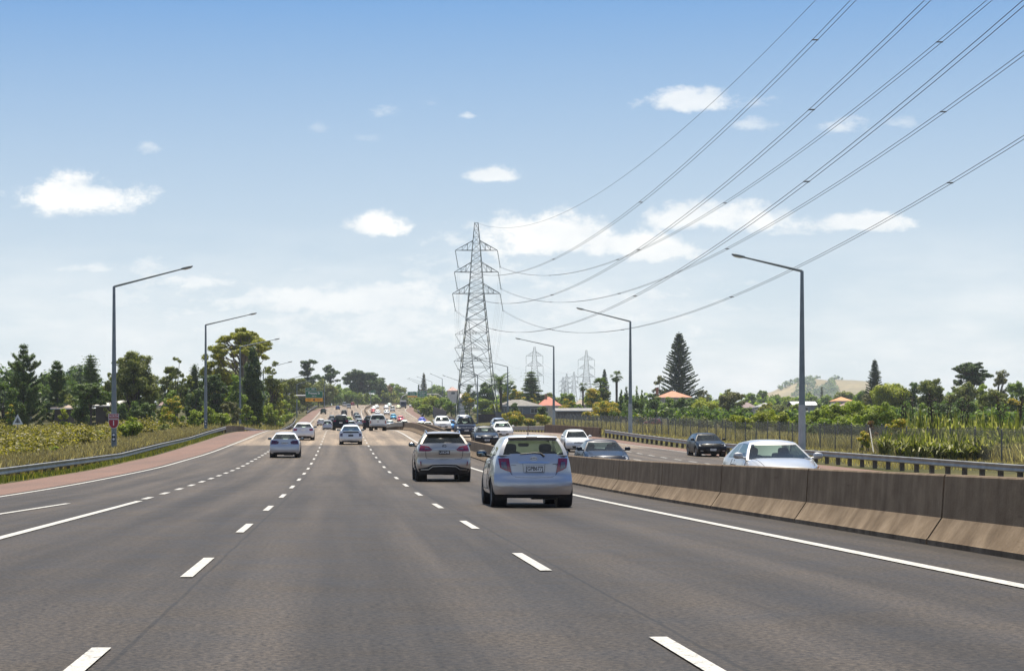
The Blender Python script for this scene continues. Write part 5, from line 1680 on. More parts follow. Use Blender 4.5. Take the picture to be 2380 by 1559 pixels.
def whorled(style, px, ytop, pw, d, pal, name, label, cat='tree', group=None, gap=None, base=0.03, top_frac=.02, size=1.0, cover=1.0, dead=0.0):
    """conifers: straight stem with whorls of branches"""
    _seed[0] += 1
    rg = np.random.default_rng(_seed[0])
    d = off_road(px, d)
    x, g, H, w = spot(px, ytop, pw, d)
    root = thing(name, label, cat, (x, d, g), 0, group)
    sz = leafsize(d, size)
    lm = leaf_mat('needles_' + pal, *PAL[pal], trans=.15)
    tk = MB(); tr = max(.08, H * .014)
    tk.tube([(0, 0, -.4), (rg.normal() * .1, 0, H * .5), (0, 0, H * .97)], [tr * 1.2, tr * .75, tr * .15], 7, 0, False)
    Cs, Ns, Ss = [], [], []
    z = base * H
    gap = gap or H * .045
    while z < H * (1 - top_frac):
        t = z / H
        if style == 'norfolk':
            L = w * .5 * min(1.0, (1 - t) ** .80 * 1.06 + .03) * rg.uniform(.9, 1.06); nb, rise, curve = 8, .26, .14; thick = .25 * gap
            if t < .12: L *= .8
        elif style == 'cedar':
            L = w * .5 * (1 - t) ** .8 * 1.12 * rg.uniform(.6, 1.2); nb, rise, curve = 8, .10, -.02; thick = .40 * gap
        elif style == 'pine':
            L = w * .5 * ((1 - t) ** .7 * 1.25 + .06) * rg.uniform(.5, 1.4); nb, rise, curve = 6, .08, .46; thick = .26 * gap
        else:
            L = w * .5 * (1 - t) ** .85 * rg.uniform(.75, 1.12); nb, rise, curve = 7, -.05, -.1; thick = .45 * gap
        a0 = rg.uniform(0, 6.28)
        for b in range(nb):
            if style in ('pine', 'cedar') and rg.random() < .15: continue
            a = a0 + 2 * math.pi * b / nb + rg.normal() * .12
            Lb = L * rg.uniform(.82, 1.1); rs = rise + rg.normal() * .05
            dr = np.array([math.cos(a), math.sin(a), 0])
            side = np.array([-math.sin(a), math.cos(a), 0])
            f0 = .12 if style != 'pine' else .35
            area = Lb * thick * 2
            n = max(6, int(cover * 3.0 * area / (sz * sz * .5)))
            s = rg.uniform(f0, 1, n)
            wid = (thick * 1.0) * (1.0 - .55 * s if style != 'pine' else .5 + .6 * s)
            if style in ('cedar', 'spruce'): wid = np.maximum(wid, thick * .4) * 1.5
            pos = dr * (s * Lb)[:, None] + np.array([0, 0, 1.0]) * ((rs * s + curve * s * s) * Lb)[:, None]
            pos = pos + side * (rg.normal(size=n) * wid * (1.0 if style != 'cedar' else 1.6))[:, None] + np.array([0, 0, 1.0]) * (rg.normal(size=n) * wid * (.5 if style != 'cedar' else .28))[:, None]
            pos[:, 2] += z
            Cs.append(pos); nn = np.array([0, 0, 1.0]) + rg.normal(size=(n, 3)) * .6; Ns.append(nn); Ss.append(sz * rg.uniform(.6, 1.25, n))
            tk.tube([(0, 0, z), tuple(dr * Lb * .5 + np.array([0, 0, z + (rs * .5 + curve * .25) * Lb])), tuple(dr * Lb * .92 + np.array([0, 0, z + (rs * .92 + curve * .85) * Lb]))], [tr * .28, tr * .18, tr * .06], 4, 0, False)
        z += gap * (1.0 if style == 'norfolk' else rg.uniform(.7, 1.3)) * (1.0 - .45 * t)
    n = 30
    Cs.append(np.c_[rg.normal(size=n) * w * .012, rg.normal(size=n) * w * .012, H * rg.uniform(.94, 1.0, n)]); Ns.append(rg.normal(size=(n, 3))); Ss.append(sz * rg.uniform(.5, 1, n))
    V = leaves(np.vstack(Cs), np.vstack(Ns), np.concatenate(Ss), .5, .1, rg)
    big_mesh('crown', V, quad_idx(len(V) // 4), lm, root)
    tk.build('trunk', M_BARK, root, True, 80)
    return root

def palm(style, px, ytop, pw, d, name, label, group=None, base_y=None):
    _seed[0] += 1
    rg = np.random.default_rng(_seed[0])
    d = off_road(px, d)
    x, g, H, w = spot(px, ytop, pw, d)
    root = thing(name, label, 'palm', (x, d, g), 0, group)
    lm = leaf_mat('palm_fronds', *PAL['dark'], trans=.2)
    R_ = w * .5
    hc = H - R_ * (.55 if style == 'date' else .5)
    tr = max(.16, H * .03)
    m = MB(); m.tube([(0, 0, -.3), (rg.normal() * .1, 0, hc * .5), (0, 0, hc)], [tr * 1.1, tr * .85, tr * (1.5 if style == 'date' else .9)], 9, 0, False); m.build('trunk', M_BARK, root, True, 60)
    Vs = []
    nf = 64 if style == 'date' else 40
    for i in range(nf):
        a = rg.uniform(0, 6.28); el = rg.uniform(-.55, 1.35) if style == 'date' else rg.uniform(-.9, 1.4)
        dr = np.array([math.cos(a), math.sin(a), 0]); sd_ = np.array([-math.sin(a), math.cos(a), 0])
        L = R_ * rg.uniform(.85, 1.1)
        n = 9
        pts = []
        for k in range(n + 1):
            s = k / n
            e = el - s * (1.1 if style == 'date' else .5)
            if k == 0: p = np.array([0, 0, hc])
            else: p = pts[-1] + (dr * math.cos(e) + np.array([0, 0, math.sin(e)])) * L / n
            pts.append(p)
        pts = np.array(pts)
        if style == 'date':
            for k in range(n):
                wd = L * .11 * math.sin(math.pi * (k + 1.2) / (n + 1.6))
                for sg in (-1, 1):
                    a0, b0 = pts[k], pts[k + 1]
                    tip = (b0 - a0) * .9 + sd_ * sg * wd + np.array([0, 0, -wd * .35])
                    Vs += [a0, a0 * .4 + b0 * .6, a0 * .4 + b0 * .6 + tip, a0 + tip]
        else:
            c = pts[5]
            for k in range(9):
                b = (k - 4) * .3
                dv = (pts[6] - pts[4]); dv = dv / np.linalg.norm(dv)
                v = dv * math.cos(b) + sd_ * math.sin(b)
                u = np.cross(v, [0, 0, 1.0]); u = u / (np.linalg.norm(u) + 1e-6)
                e = L * .5
                Vs += [c, c + v * e * .5 + u * e * .09, c + v * e + np.array([0, 0, -e * .16]), c + v * e * .5 - u * e * .09]
            st = pts[0]; u = sd_ * L * .02
            Vs += [st - u, st + u, c + u, c - u]
    V = np.array(Vs)
    big_mesh('crown', V, quad_idx(len(V) // 4), lm, root)
    return root

# the far-off woods first: masses nobody could count, beyond the named trees
def wood(name, spots, pal, sz, label, hvar=.5):
    rg = np.random.default_rng(77)
    Cs, Rs = [], []
    for (x0, x1, y0, y1, n, h0, h1) in spots:
        for i in range(n):
            x = rg.uniform(x0, x1); y = rg.uniform(y0, y1); h = rg.uniform(h0, h1); g = GROUND(x, y)
            r = h * rg.uniform(.32, .5)
            for k in range(4):
                Cs.append((x + rg.normal() * r * .6, y + rg.normal() * r * .6, g + h * rg.uniform(.35, .85))); Rs.append(r * rg.uniform(.45, .7))
    V = clumps_to_mesh(Cs, Rs, sz, rg, 1.5, .85, .5)
    o = big_mesh(name, V, quad_idx(len(V) // 4), leaf_mat('leaves_' + pal, *PAL[pal]))
    tag(o, label, 'wood', kind='stuff')
wood('distant_wood', [(-420, -130, 620, 1000, 150, 6, 12), (-200, -40, 900, 1300, 120, 6, 11), (-40, 60, 1050, 1500, 80, 6, 10)], 'olive', .75, 'mixed far woodland on the rise left of the motorway')
wood('tree_belt', [(-190, -44, 372, 470, 170, 8, 13), (-46, -20, 420, 700, 46, 5, 9)], 'deep', .42, 'dark belt of trees closing the gaps behind the left-hand trees')
wood('undergrowth', [(58, 150, 235, 420, 260, 2.0, 4.2)], 'dark', .30, 'dark undergrowth between the flax and the right-hand trees')
wood('distant_wood', [(60, 330, 760, 1200, 190, 4, 9), (120, 520, 1200, 1900, 220, 5, 9)], 'mid', .8, 'far suburban greenery to the right behind the houses')
wood('distant_wood', [(200, 620, 620, 1100, 120, 4, 9)], 'grey', .7, 'greyish far trees on the right under the hill')

GL, GR, GC = 'trees along the left side of the motorway', 'trees among the houses on the right', 'trees round the far bend'
B, W_, PM_ = plant, whorled, palm
# ---- left of the road
W_('pine', 55, 797, 96, 285, 'dark', 'pine_tree', 'tall dark pine with upswept branch tips at the far left', group=GL, gap=1.05, cover=1.5)
W_('pine', 132, 838, 62, 288, 'dark', 'pine_tree', 'shorter dark pine right of the tallest left pine', group=GL, gap=1.0, cover=1.5)
W_('cedar', 211, 822, 72, 345, 'dark', 'cedar_tree', 'pointed cedar standing behind the dark spreading tree', group=GL, gap=.75, cover=1.7)
B('loose', 8, 884, 76, 262, 'dark', 'broadleaf_tree', 'dark leafy tree cut by the left edge of the picture', group=GL, base=985)
B('flat', 212, 886, 104, 262, 'dark', 'broadleaf_tree', 'dark spreading tree in front of the long pale roof', group=GL, base=930, K=34, cover=3.2)
B('round', 192, 920, 54, 264, 'dark', 'broadleaf_tree', 'low dark tree under the spreading tree left of the route sign lamp', group=GL, base=992, cover=3)
B('loose', 150, 905, 74, 292, 'olive', 'broadleaf_tree', 'olive tree between the second pine and the spreading tree', group=GL, base=965)
B('loose', 314, 813, 128, 286, 'olive', 'broadleaf_tree', 'big olive-brown tree right behind the nearest left lamp post', group=GL, base=965, K=64, cover=2.9)
B('loose', 262, 838, 60, 296, 'olive', 'broadleaf_tree', 'olive tree just left of the nearest left lamp post', group=GL, base=960, K=34)
B('round', 280, 935, 50, 276, 'dark', 'bush', 'dark shrubby tree against the wall of the long pale-roofed house', 'bush', GL, 985)
B('round', 330, 930, 70, 274, 'dark', 'bush', 'dark shrub below the big olive-brown tree', 'bush', GL, 985)
B('loose', 410, 828, 50, 318, 'olive', 'broadleaf_tree', 'slim olive tree left of the dark conifer pair', group=GL, base=960)
B('loose', 438, 870, 50, 300, 'olive', 'broadleaf_tree', 'dull green tree beside the slim olive tree', group=GL, base=975)
B('loose', 392, 848, 62, 330, 'olive', 'broadleaf_tree', 'olive tree closing the gap right of the big olive-brown tree', group=GL, base=965)
B('round', 398, 905, 52, 300, 'mid', 'broadleaf_tree', 'green tree behind the yellow flowering bush', group=GL, base=965)
B('loose', 470, 856, 64, 338, 'dark', 'broadleaf_tree', 'dark leafy tree behind the small dark spruce', group=GL, base=965)
W_('spruce', 452, 847, 34, 330, 'deep', 'conifer_tree', 'small dark spruce top left of the second left lamp post', group=GL, gap=.8, cover=1.6)
B('round', 452, 902, 62, 285, 'deep', 'conifer_tree', 'rounded blackish evergreen left of the second left lamp post', group=GL, base=985, cover=3.2)
B('round', 497, 868, 70, 292, 'deep', 'conifer_tree', 'tall blackish evergreen just behind the second left lamp post', group=GL, base=985, cover=3.2, K=34)
B('umbrella', 566, 757, 158, 330, 'gold', 'gum_tree', 'huge gum tree with a golden umbrella crown and open limbs', group=GL, base=868, K=74, cover=3.0, pale=True)
B('loose', 500, 800, 96, 334, 'gold', 'gum_tree', 'golden lower crown left of the huge gum tree', group=GL, base=880, K=40, cover=2.6, pale=True)
B('loose', 632, 838, 66, 336, 'olive', 'broadleaf_tree', 'bronze-green tree right below the huge gum tree', group=GL, base=962, K=40)
B('loose', 560, 850, 130, 345, 'olive', 'broadleaf_tree', 'dusky trees filling the space under the huge gum tree', group=GL, base=960, K=60)
B('column', 587, 806, 60, 300, 'deep', 'cypress_tree', 'dark narrow cypress in front of the huge gum tree', group=GL, base=975, cover=3.4, K=40)
B('round', 548, 870, 62, 290, 'mid', 'broadleaf_tree', 'fresh green tree left of the dark narrow cypress', group=GL, base=972, cover=2.8)
B('loose', 662, 880, 60, 400, 'olive', 'broadleaf_tree', 'olive tree left of the curved sign gantry', group=GL, base=960)
B('round', 690, 878, 80, 530, 'olive', 'broadleaf_tree', 'brownish dense tree behind the curved sign gantry', group=GL, base=955, K=34)
B('loose', 640, 905, 50, 372, 'gold', 'broadleaf_tree', 'rusty gold tree above the roadside bushes left of the gantry', group=GL, base=968)
B('flat', 714, 834, 66, 560, 'deep', 'pine_tree', 'flat-topped pine over the exit sign', group=GC, base=892, K=30, cover=2.9)
B('flat', 768, 846, 62, 570, 'deep', 'pine_tree', 'flat-topped pine with a bare stem right of the exit sign', group=GC, base=885, K=24, cover=2.7)
B('round', 740, 880, 90, 600, 'olive', 'broadleaf_tree', 'olive mass of foliage behind the exit sign', group=GC, base=935, K=30)
B('round', 790, 893, 70, 640, 'mid', 'broadleaf_tree', 'green tree under the bare-stemmed pine', group=GC, base=935)
B('flat', 842, 856, 96, 800, 'deep', 'macrocarpa_tree', 'broad dark macrocarpa at the top of the rise', group=GC, base=912, K=44, cover=3.2)
B('column', 886, 879, 42, 850, 'deep', 'cypress_tree', 'dark pointed cypress right of the long green direction sign', group=GC, base=940, cover=3.2)
B('round', 915, 890, 34, 1050, 'mid', 'broadleaf_tree', 'round hazy tree far beyond the pointed cypress', group=GC, base=915)
B('loose', 905, 893, 26, 980, 'pinkish', 'broadleaf_tree', 'pink flowering tree beside the pointed cypress', group=GC, base=915)
for i, (px, yt, pw, d, pal, lb) in enumerate([(752, 912, 46, 760, 'mid', 'green bush on the bank right of the exit sign'), (775, 905, 50, 850, 'mid', 'green bush on the crest left of the silver vans'),
        (805, 903, 56, 905, 'mid', 'green bush on the crest behind the silver vans'), (838, 912, 52, 910, 'bright', 'lighter green bush on the crest under the long green direction sign'),
        (868, 915, 44, 930, 'mid', 'green bush beneath the right end of the long green direction sign'), (722, 930, 26, 640, 'dark', 'dark bush under the left part of the exit sign'),
        (905, 915, 44, 960, 'gold', 'golden bush behind the far white cars'), (925, 912, 40, 985, 'mid', 'green bush behind the far truck'), (888, 925, 36, 930, 'dark', 'dark bush at the foot of the pointed cypress')]):
    B('bush', px, yt, pw, d, pal, 'bush', lb, 'bush', 'bushes on the crest', cover=2.8, depth=.6)
# bushes along the left shoulder
for (px, yt, pw, d, pal, lb) in [(628, 935, 54, 330, 'bright', 'roadside bush left of the fourth left lamp post'), (655, 928, 50, 372, 'bright', 'roadside bush right of the fourth left lamp post'), (680, 918, 46, 430, 'bright', 'tall roadside bush under the gantry bend'),
        (697, 935, 36, 455, 'olive', 'roadside bush at the foot of the gantry'), (600, 950, 44, 300, 'bright', 'bright roadside bush behind the left parapet'), (640, 958, 60, 300, 'bright', 'bright low bush above the white sedan'), (672, 958, 40, 345, 'bright', 'bright low bush right above the white sedan'),
        (522, 935, 40, 262, 'grey', 'greyish bush right of the second left lamp post'), (542, 932, 46, 268, 'grey', 'larger greyish bush left of the third left lamp post'), (490, 942, 52, 250, 'bright', 'green bush at the foot of the blackish evergreens'), (575, 940, 44, 282, 'bright', 'green bush just right of the third left lamp post'),
        (455, 950, 44, 246, 'bright', 'light green bush right of the yellow flowering bush'), (372, 948, 40, 262, 'olive', 'drab bush left of the yellow flowering bush'), (515, 958, 60, 240, 'bright', 'light green low bush between second and third left lamp posts')]:
    B('bush', px, yt, pw, d, pal, 'bush', lb, 'bush', 'bushes beside the left shoulder', cover=3.0)
B('bush', 405, 919, 52, 250, 'mid', 'flowering_bush', 'yellow flowering bush left of the second left lamp post', 'bush', blossom=.9, cover=2.4)
B('bush', 385, 945, 40, 246, 'lime', 'flowering_bush', 'lime bush with a few yellow flowers beside the yellow flowering bush', 'bush', blossom=.3)
B('bush', 22, 940, 34, 252, 'mid', 'flowering_bush', 'small bush with yellow flowers left of the triangular sign', 'bush', blossom=.4)
B('round', 153, 922, 26, 300, 'lime', 'flowering_bush', 'yellow blossom showing over the brown roof', 'bush', blossom=1.0)
B('bush', 303, 968, 66, 175, 'bright', 'bush', 'round glossy green bush right of the route sign', 'bush', cover=3.4, K=22)
B('bush', 150, 948, 34, 255, 'lime', 'bush', 'small bright bush under the brown roof', 'bush')

# ---- round the far bend and behind the pylon
B('round', 893, 905, 40, 960, 'mid', 'broadleaf_tree', 'green tree beside the golden bush at the bend', group=GC, base=935)
B('round', 930, 897, 44, 1080, 'olive', 'broadleaf_tree', 'olive tree behind the double direction sign', group=GC, base=930)
W_('norfolk', 985, 866, 30, 1120, 'grey', 'norfolk_pine', 'hazy grey norfolk pine above the double direction sign', group=GC, gap=1.3)
B('column', 973, 894, 8, 960, 'deep', 'cypress_tree', 'pencil-thin dark cypress beside the double direction sign', group=GC)
B('round', 1015, 893, 60, 1150, 'mid', 'broadleaf_tree', 'hazy green trees right of the norfolk pine', group=GC, base=930)
B('round', 1055, 900, 56, 1180, 'mid', 'broadleaf_tree', 'hazy round tree between the far lamp posts', group=GC, base=930)
B('round', 1090, 893, 40, 900, 'dark', 'broadleaf_tree', 'dark tree far behind the left pylon leg', group=GC, base=940)
for (px, yt, pw, d, pal, lb) in [(955, 925, 40, 800, 'bright', 'bright bush on the bank right of the far truck'), (985, 920, 60, 740, 'bright', 'bright creeper mound on the bank under the double sign'), (1008, 918, 56, 690, 'lime', 'lime creeper mound above the timber fence'), (975, 928, 40, 660, 'bright', 'hanging creeper at the corner of the vine bank'), (1030, 922, 50, 640, 'mid', 'green mound behind the far lamp post'), (1050, 930, 44, 600, 'mid', 'green bush left of the left pylon leg'), (995, 938, 46, 610, 'bright', 'creeper hanging over the far guardrail')]:
    B('bush', px, yt, pw, d, pal, 'bush', lb, 'bush', 'creeper on the bank of the far bend', cover=3.0, depth=.6)
B('bush', 1088, 912, 36, 540, 'mid', 'flowering_tree', 'yellow flowering tree against the left pylon leg', 'tree', blossom=.85)
B('round', 1128, 888, 56, 560, 'dark', 'broadleaf_tree', 'dark tree seen through the pylon legs', group=GR, base=945)
B('bush', 1124, 925, 56, 510, 'bright', 'bush', 'clipped round green bush under the pylon', 'bush', cover=3.0)
B('bush', 1150, 938, 34, 505, 'lime', 'bush', 'pale green bush under the right pylon leg', 'bush')
B('bush', 1108, 945, 18, 500, 'lime', 'bush', 'tiny pale shrub in the middle of the pylon base', 'bush')
PM_('date', 1163, 868, 78, 520, 'date_palm', 'bushy date palm behind the right pylon leg', GR)
B('round', 1185, 885, 40, 600, 'dark', 'broadleaf_tree', 'dark tree right of the date palm', group=GR, base=930)
B('round', 1172, 912, 30, 545, 'mid', 'flowering_tree', 'yellow flowering tree left over the grey roof', 'tree', GR, 935, blossom=.8)
B('round', 1202, 904, 40, 560, 'mid', 'flowering_tree', 'larger yellow flowering tree over the grey roof ridge', 'tree', GR, 938, blossom=.7)
B('round', 1241, 915, 22, 555, 'dark', 'flowering_tree', 'small round tree with yellow tips left of the red roof', 'tree', GR, 935, blossom=.8)
W_('cedar', 1234, 863, 82, 660, 'dark', 'cedar_tree', 'layered dark cedar behind the grey and red roofs', group=GR, gap=1.25, cover=1.7)
B('round', 1282, 911, 46, 760, 'olive', 'broadleaf_tree', 'dull green tree behind the red roof', group=GR, base=935)
B('round', 1322, 913, 50, 700, 'mid', 'broadleaf_tree', 'green tree between red roof and spiky palms', group=GR, base=940)
B('bush', 1319, 926, 48, 480, 'mid', 'flowering_bush', 'golden flowering bush left above the long shed', 'bush', GR, blossom=.95)
B('bush', 1345, 938, 24, 490, 'mid', 'bush', 'green bush behind the long shed', 'bush', GR)
B('round', 1377, 902, 50, 500, 'bright', 'flowering_tree', 'tree with pale yellow blossom right above the long shed', 'tree', GR, 950, blossom=.55)
PM_('fan', 1355, 892, 24, 520, 'cabbage_tree', 'brown spiky cabbage tree left of the blossom tree', GR)
PM_('fan', 1396, 884, 44, 505, 'cabbage_tree', 'broad spiky cabbage tree behind the blossom tree', GR)
B('round', 1398, 900, 44, 512, 'olive', 'broadleaf_tree', 'shaggy olive tree beneath the broad cabbage tree', group=GR, base=950)
W_('norfolk', 1405, 858, 40, 700, 'norf', 'norfolk_pine', 'small norfolk pine left of the fan palm', group=GR, gap=.95)
PM_('fan', 1433, 866, 32, 560, 'fan_palm', 'single fan palm with a shaggy head on a tall stem', GR)
B('bush', 1408, 931, 76, 430, 'mid', 'flowering_bush', 'big mound of golden flowers behind the mesh fence', 'bush', GR, blossom=.95, K=28)
B('bush', 1370, 955, 44, 425, 'mid', 'flowering_bush', 'low golden flowers right of the long shed', 'bush', GR, blossom=.95)
B('column', 1456, 898, 22, 470, 'deep', 'cypress_tree', 'slender dark cypress left of the second right lamp post', group=GR, cover=3.2)
B('column', 1444, 905, 22, 475, 'dark', 'cypress_tree', 'dark cypress next to the slender one', group=GR, cover=3.2)
B('column', 1480, 896, 18, 455, 'mid', 'bamboo', 'arching bamboo right of the second right lamp post', 'bamboo', GR)
B('column', 1492, 905, 16, 452, 'mid', 'bamboo', 'shorter arching bamboo beside the taller one', 'bamboo', GR)
B('bush', 1470, 925, 54, 450, 'dark', 'bush', 'dark thicket at the foot of the bamboo', 'bush', GR, K=24)
B('round', 1518, 912, 50, 480, 'dark', 'broadleaf_tree', 'dark leafy tree left of the orange roof', group=GR, base=975, cover=3.2)
B('bush', 1488, 962, 26, 400, 'mid', 'flowering_bush', 'yellow bush at the fence left of the parked red car', 'bush', GR, blossom=.9)
W_('norfolk', 1578, 770, 118, 620, 'norf', 'norfolk_pine', 'towering norfolk pine with tiered branches behind the orange roof', group=GR, gap=1.15, cover=1.15)
B('loose', 1535, 872, 44, 640, 'grey', 'broadleaf_tree', 'grey-green tree left of the towering norfolk pine', group=GR, base=925)
B('loose', 1632, 905, 40, 650, 'grey', 'broadleaf_tree', 'thin grey tree right of the towering norfolk pine', group=GR, base=930)
B('round', 1552, 922, 52, 460, 'mid', 'broadleaf_tree', 'green tree directly under the orange roof', group=GR, base=970, cover=3)
B('round', 1590, 922, 60, 450, 'dark', 'broadleaf_tree', 'dark round tree right under the orange roof', group=GR, base=985, cover=3.2, K=30)
B('bush', 1640, 925, 84, 440, 'lime', 'willow_tree', 'bright lime-green willow beside the dark round tree', 'tree', GR, cover=3.2, K=30)
B('bush', 1672, 948, 40, 420, 'gold', 'bush', 'yellowing bush at the right foot of the willow', 'bush', GR)
B('loose', 1703, 908, 78, 455, 'grey', 'broadleaf_tree', 'grey-brown twiggy tree right of the willow', group=GR, base=985, K=40, cover=2.8)
B('bush', 1735, 945, 34, 430, 'mid', 'bush', 'green bush right of the grey-brown tree', 'bush', GR)
for (px, yt, pw, d, pal, lb) in [(1690, 903, 30, 800, 'olive', 'far olive tree above the grey-brown tree'), (1745, 912, 40, 850, 'mid', 'far green tree over the pinkish roofs'), (1772, 905, 36, 900, 'mid', 'far round tree left of the hill foot'), (1800, 918, 44, 860, 'mid', 'far green tree before the left hill slope'), (1835, 922, 50, 880, 'bright', 'far light green tree under the hill'), (1880, 912, 50, 900, 'mid', 'far green tree right of the nearest right lamp post'),
        (1925, 918, 46, 840, 'mid', 'far green tree above the white roof'), (1962, 907, 58, 820, 'olive', 'far brownish dome of a tree under the hill'), (2005, 905, 50, 700, 'mid', 'green tree left of the slim norfolk pine'), (1910, 935, 36, 640, 'dark', 'dark tree between white and orange roofs'), (1815, 940, 60, 520, 'olive', 'olive tree below the far houses'), (1780, 935, 40, 620, 'gold', 'yellowish tree right of the pinkish roofs'), (1850, 935, 40, 560, 'bright', 'light green tree left behind the nearest right lamp post')]:
    B('round', px, yt, pw, d, pal, 'broadleaf_tree', lb, group=GR, base=yt + 45)
W_('norfolk', 1910, 899, 14, 1000, 'grey', 'norfolk_pine', 'tiny far norfolk pine in front of the hill', group=GR, gap=1.5)
W_('norfolk', 1880, 908, 10, 1100, 'grey', 'norfolk_pine', 'faint farthest norfolk pine left of the tiny one', group=GR, gap=1.6)
W_('norfolk', 2033, 834, 64, 590, 'norf', 'norfolk_pine', 'slim norfolk pine right of the hill', group=GR, gap=.95, cover=1.25)
B('round', 2068, 888, 112, 420, 'lime', 'broadleaf_tree', 'bright rounded green tree beside the slim norfolk pine', group=GR, base=960, K=44, cover=3.0)
B('loose', 2018, 915, 44, 480, 'grey', 'broadleaf_tree', 'grey-green tree left of the bright rounded tree', group=GR, base=950)
B('loose', 2165, 878, 88, 400, 'olive', 'broadleaf_tree', 'brown-green tree right of the bright rounded tree', group=GR, base=970, K=40)
B('round', 2125, 888, 54, 430, 'dark', 'broadleaf_tree', 'dark tree tucked behind the brown-green tree', group=GR, base=960)
B('flat', 2255, 840, 84, 470, 'deep', 'pine_tree', 'spreading dark pine standing above the right-hand trees', group=GR, base=895, K=44, cover=3.2)
B('loose', 2320, 858, 60, 460, 'grey', 'pine_tree', 'thin grey pine right of the spreading dark pine', group=GR, base=925, K=30, cover=2.2)
B('round', 2236, 885, 80, 400, 'olive', 'broadleaf_tree', 'olive tree in front of the spreading dark pine', group=GR, base=960, K=34)
B('round', 2282, 892, 46, 420, 'bright', 'broadleaf_tree', 'light green tree between the two right-hand pines', group=GR, base=940)
B('loose', 2312, 905, 86, 350, 'olive', 'broadleaf_tree', 'dark olive tree behind the flax at the right', group=GR, base=975, K=40)
B('round', 2362, 885, 60, 400, 'mid', 'broadleaf_tree', 'green tree cut by the right edge of the picture', group=GR, base=960)
B('round', 2190, 928, 60, 340, 'dark', 'bush', 'dark bush left of the dark olive tree', 'bush', GR, 975)
B('round', 2245, 925, 70, 340, 'dark', 'bush', 'dark rounded bush in the middle behind the flax', 'bush', GR, 985)
B('round', 2360, 925, 46, 330, 'dark', 'flowering_bush', 'dark bush with yellow top at the right edge', 'bush', GR, 975, blossom=.35)
B('round', 2150, 935, 44, 330, 'mid', 'bush', 'green bush left behind the flax', 'bush', GR, 985)
B('round', 2215, 945, 44, 300, 'deep', 'bush', 'blackish bush right behind the tall flax stalks', 'bush', GR, 985)
B('round', 2100, 930, 50, 330, 'mid', 'bush', 'green bush below the bright rounded tree', 'bush', GR, 975)

# leafy shrubs and flax between the fence and the trees
GS = 'shrubs behind the mesh fence'
for (px, yt, pw, d, pal, lb) in [(1900, 950, 80, 230, 'bright', 'glossy shrub right behind the nearest right lamp post'), (1945, 938, 80, 226, 'bright', 'tall glossy shrub right of the nearest right lamp post'), (1995, 930, 84, 228, 'bright', 'tallest glossy green shrub in the row'), (2040, 938, 70, 224, 'bright', 'glossy shrub right end of the row'),
        (1965, 965, 80, 205, 'bright', 'lower glossy shrub in front of the tallest'), (1910, 975, 60, 205, 'mid', 'low dark green shrub by the nearest right lamp post'), (2075, 945, 50, 235, 'mid', 'green shrub before the bright rounded tree'),
        (1730, 965, 60, 235, 'lime', 'yellow-green shrub left of the silver hatchback roof'), (1775, 955, 64, 240, 'lime', 'taller yellow-green shrub above the silver hatchback'), (1820, 958, 60, 236, 'lime', 'yellow-green shrub left of the nearest right lamp post'), (1855, 965, 40, 225, 'mid', 'green shrub touching the nearest right lamp post'), (1690, 975, 40, 260, 'olive', 'sparse olive shrub at the fence above the station wagon'), (1640, 972, 50, 290, 'olive', 'sparse shrub at the fence under the willow'), (1590, 970, 50, 320, 'olive', 'sparse shrub at the fence under the dark round tree')]:
    B('bush', px, yt - 3, pw * 1.2, d, pal, 'shrub', lb, 'shrub', GS, cover=3.2, K=24)
B('bush', 2024, 975, 36, 176, 'brown', 'shrub', 'dead brown shrub behind the fence stay', 'shrub', cover=2.0)
B('bush', 2008, 1000, 34, 168, 'lime', 'flowering_bush', 'yellow flowering shrub just behind the fence stay', 'shrub', blossom=.75)
B('bush', 2085, 972, 56, 168, 'lime', 'flowering_bush', 'bright yellow flowering shrub at the left end of the flax', 'shrub', blossom=.8)
B('bush', 1190, 955, 60, 345, 'mid', 'flowering_bush', 'low yellow flowers beside the blue SUV roof', 'shrub', blossom=.95)
B('bush', 1230, 972, 40, 380, 'mid', 'flowering_bush', 'low yellow flowers below the grey house', 'shrub', blossom=.8)
B('bush', 1262, 962, 44, 400, 'lime', 'flowering_bush', 'yellow flowers left of the third right lamp post', 'shrub', blossom=.6)
B('bush', 1196, 935, 32, 470, 'dark', 'bush', 'dark shrub in front of the grey house corner', 'bush', GR, cover=3.2)
B('bush', 1262, 944, 36, 440, 'dark', 'bush', 'dark green shrub at the right end of the grey house', 'bush', GR, cover=3.2)

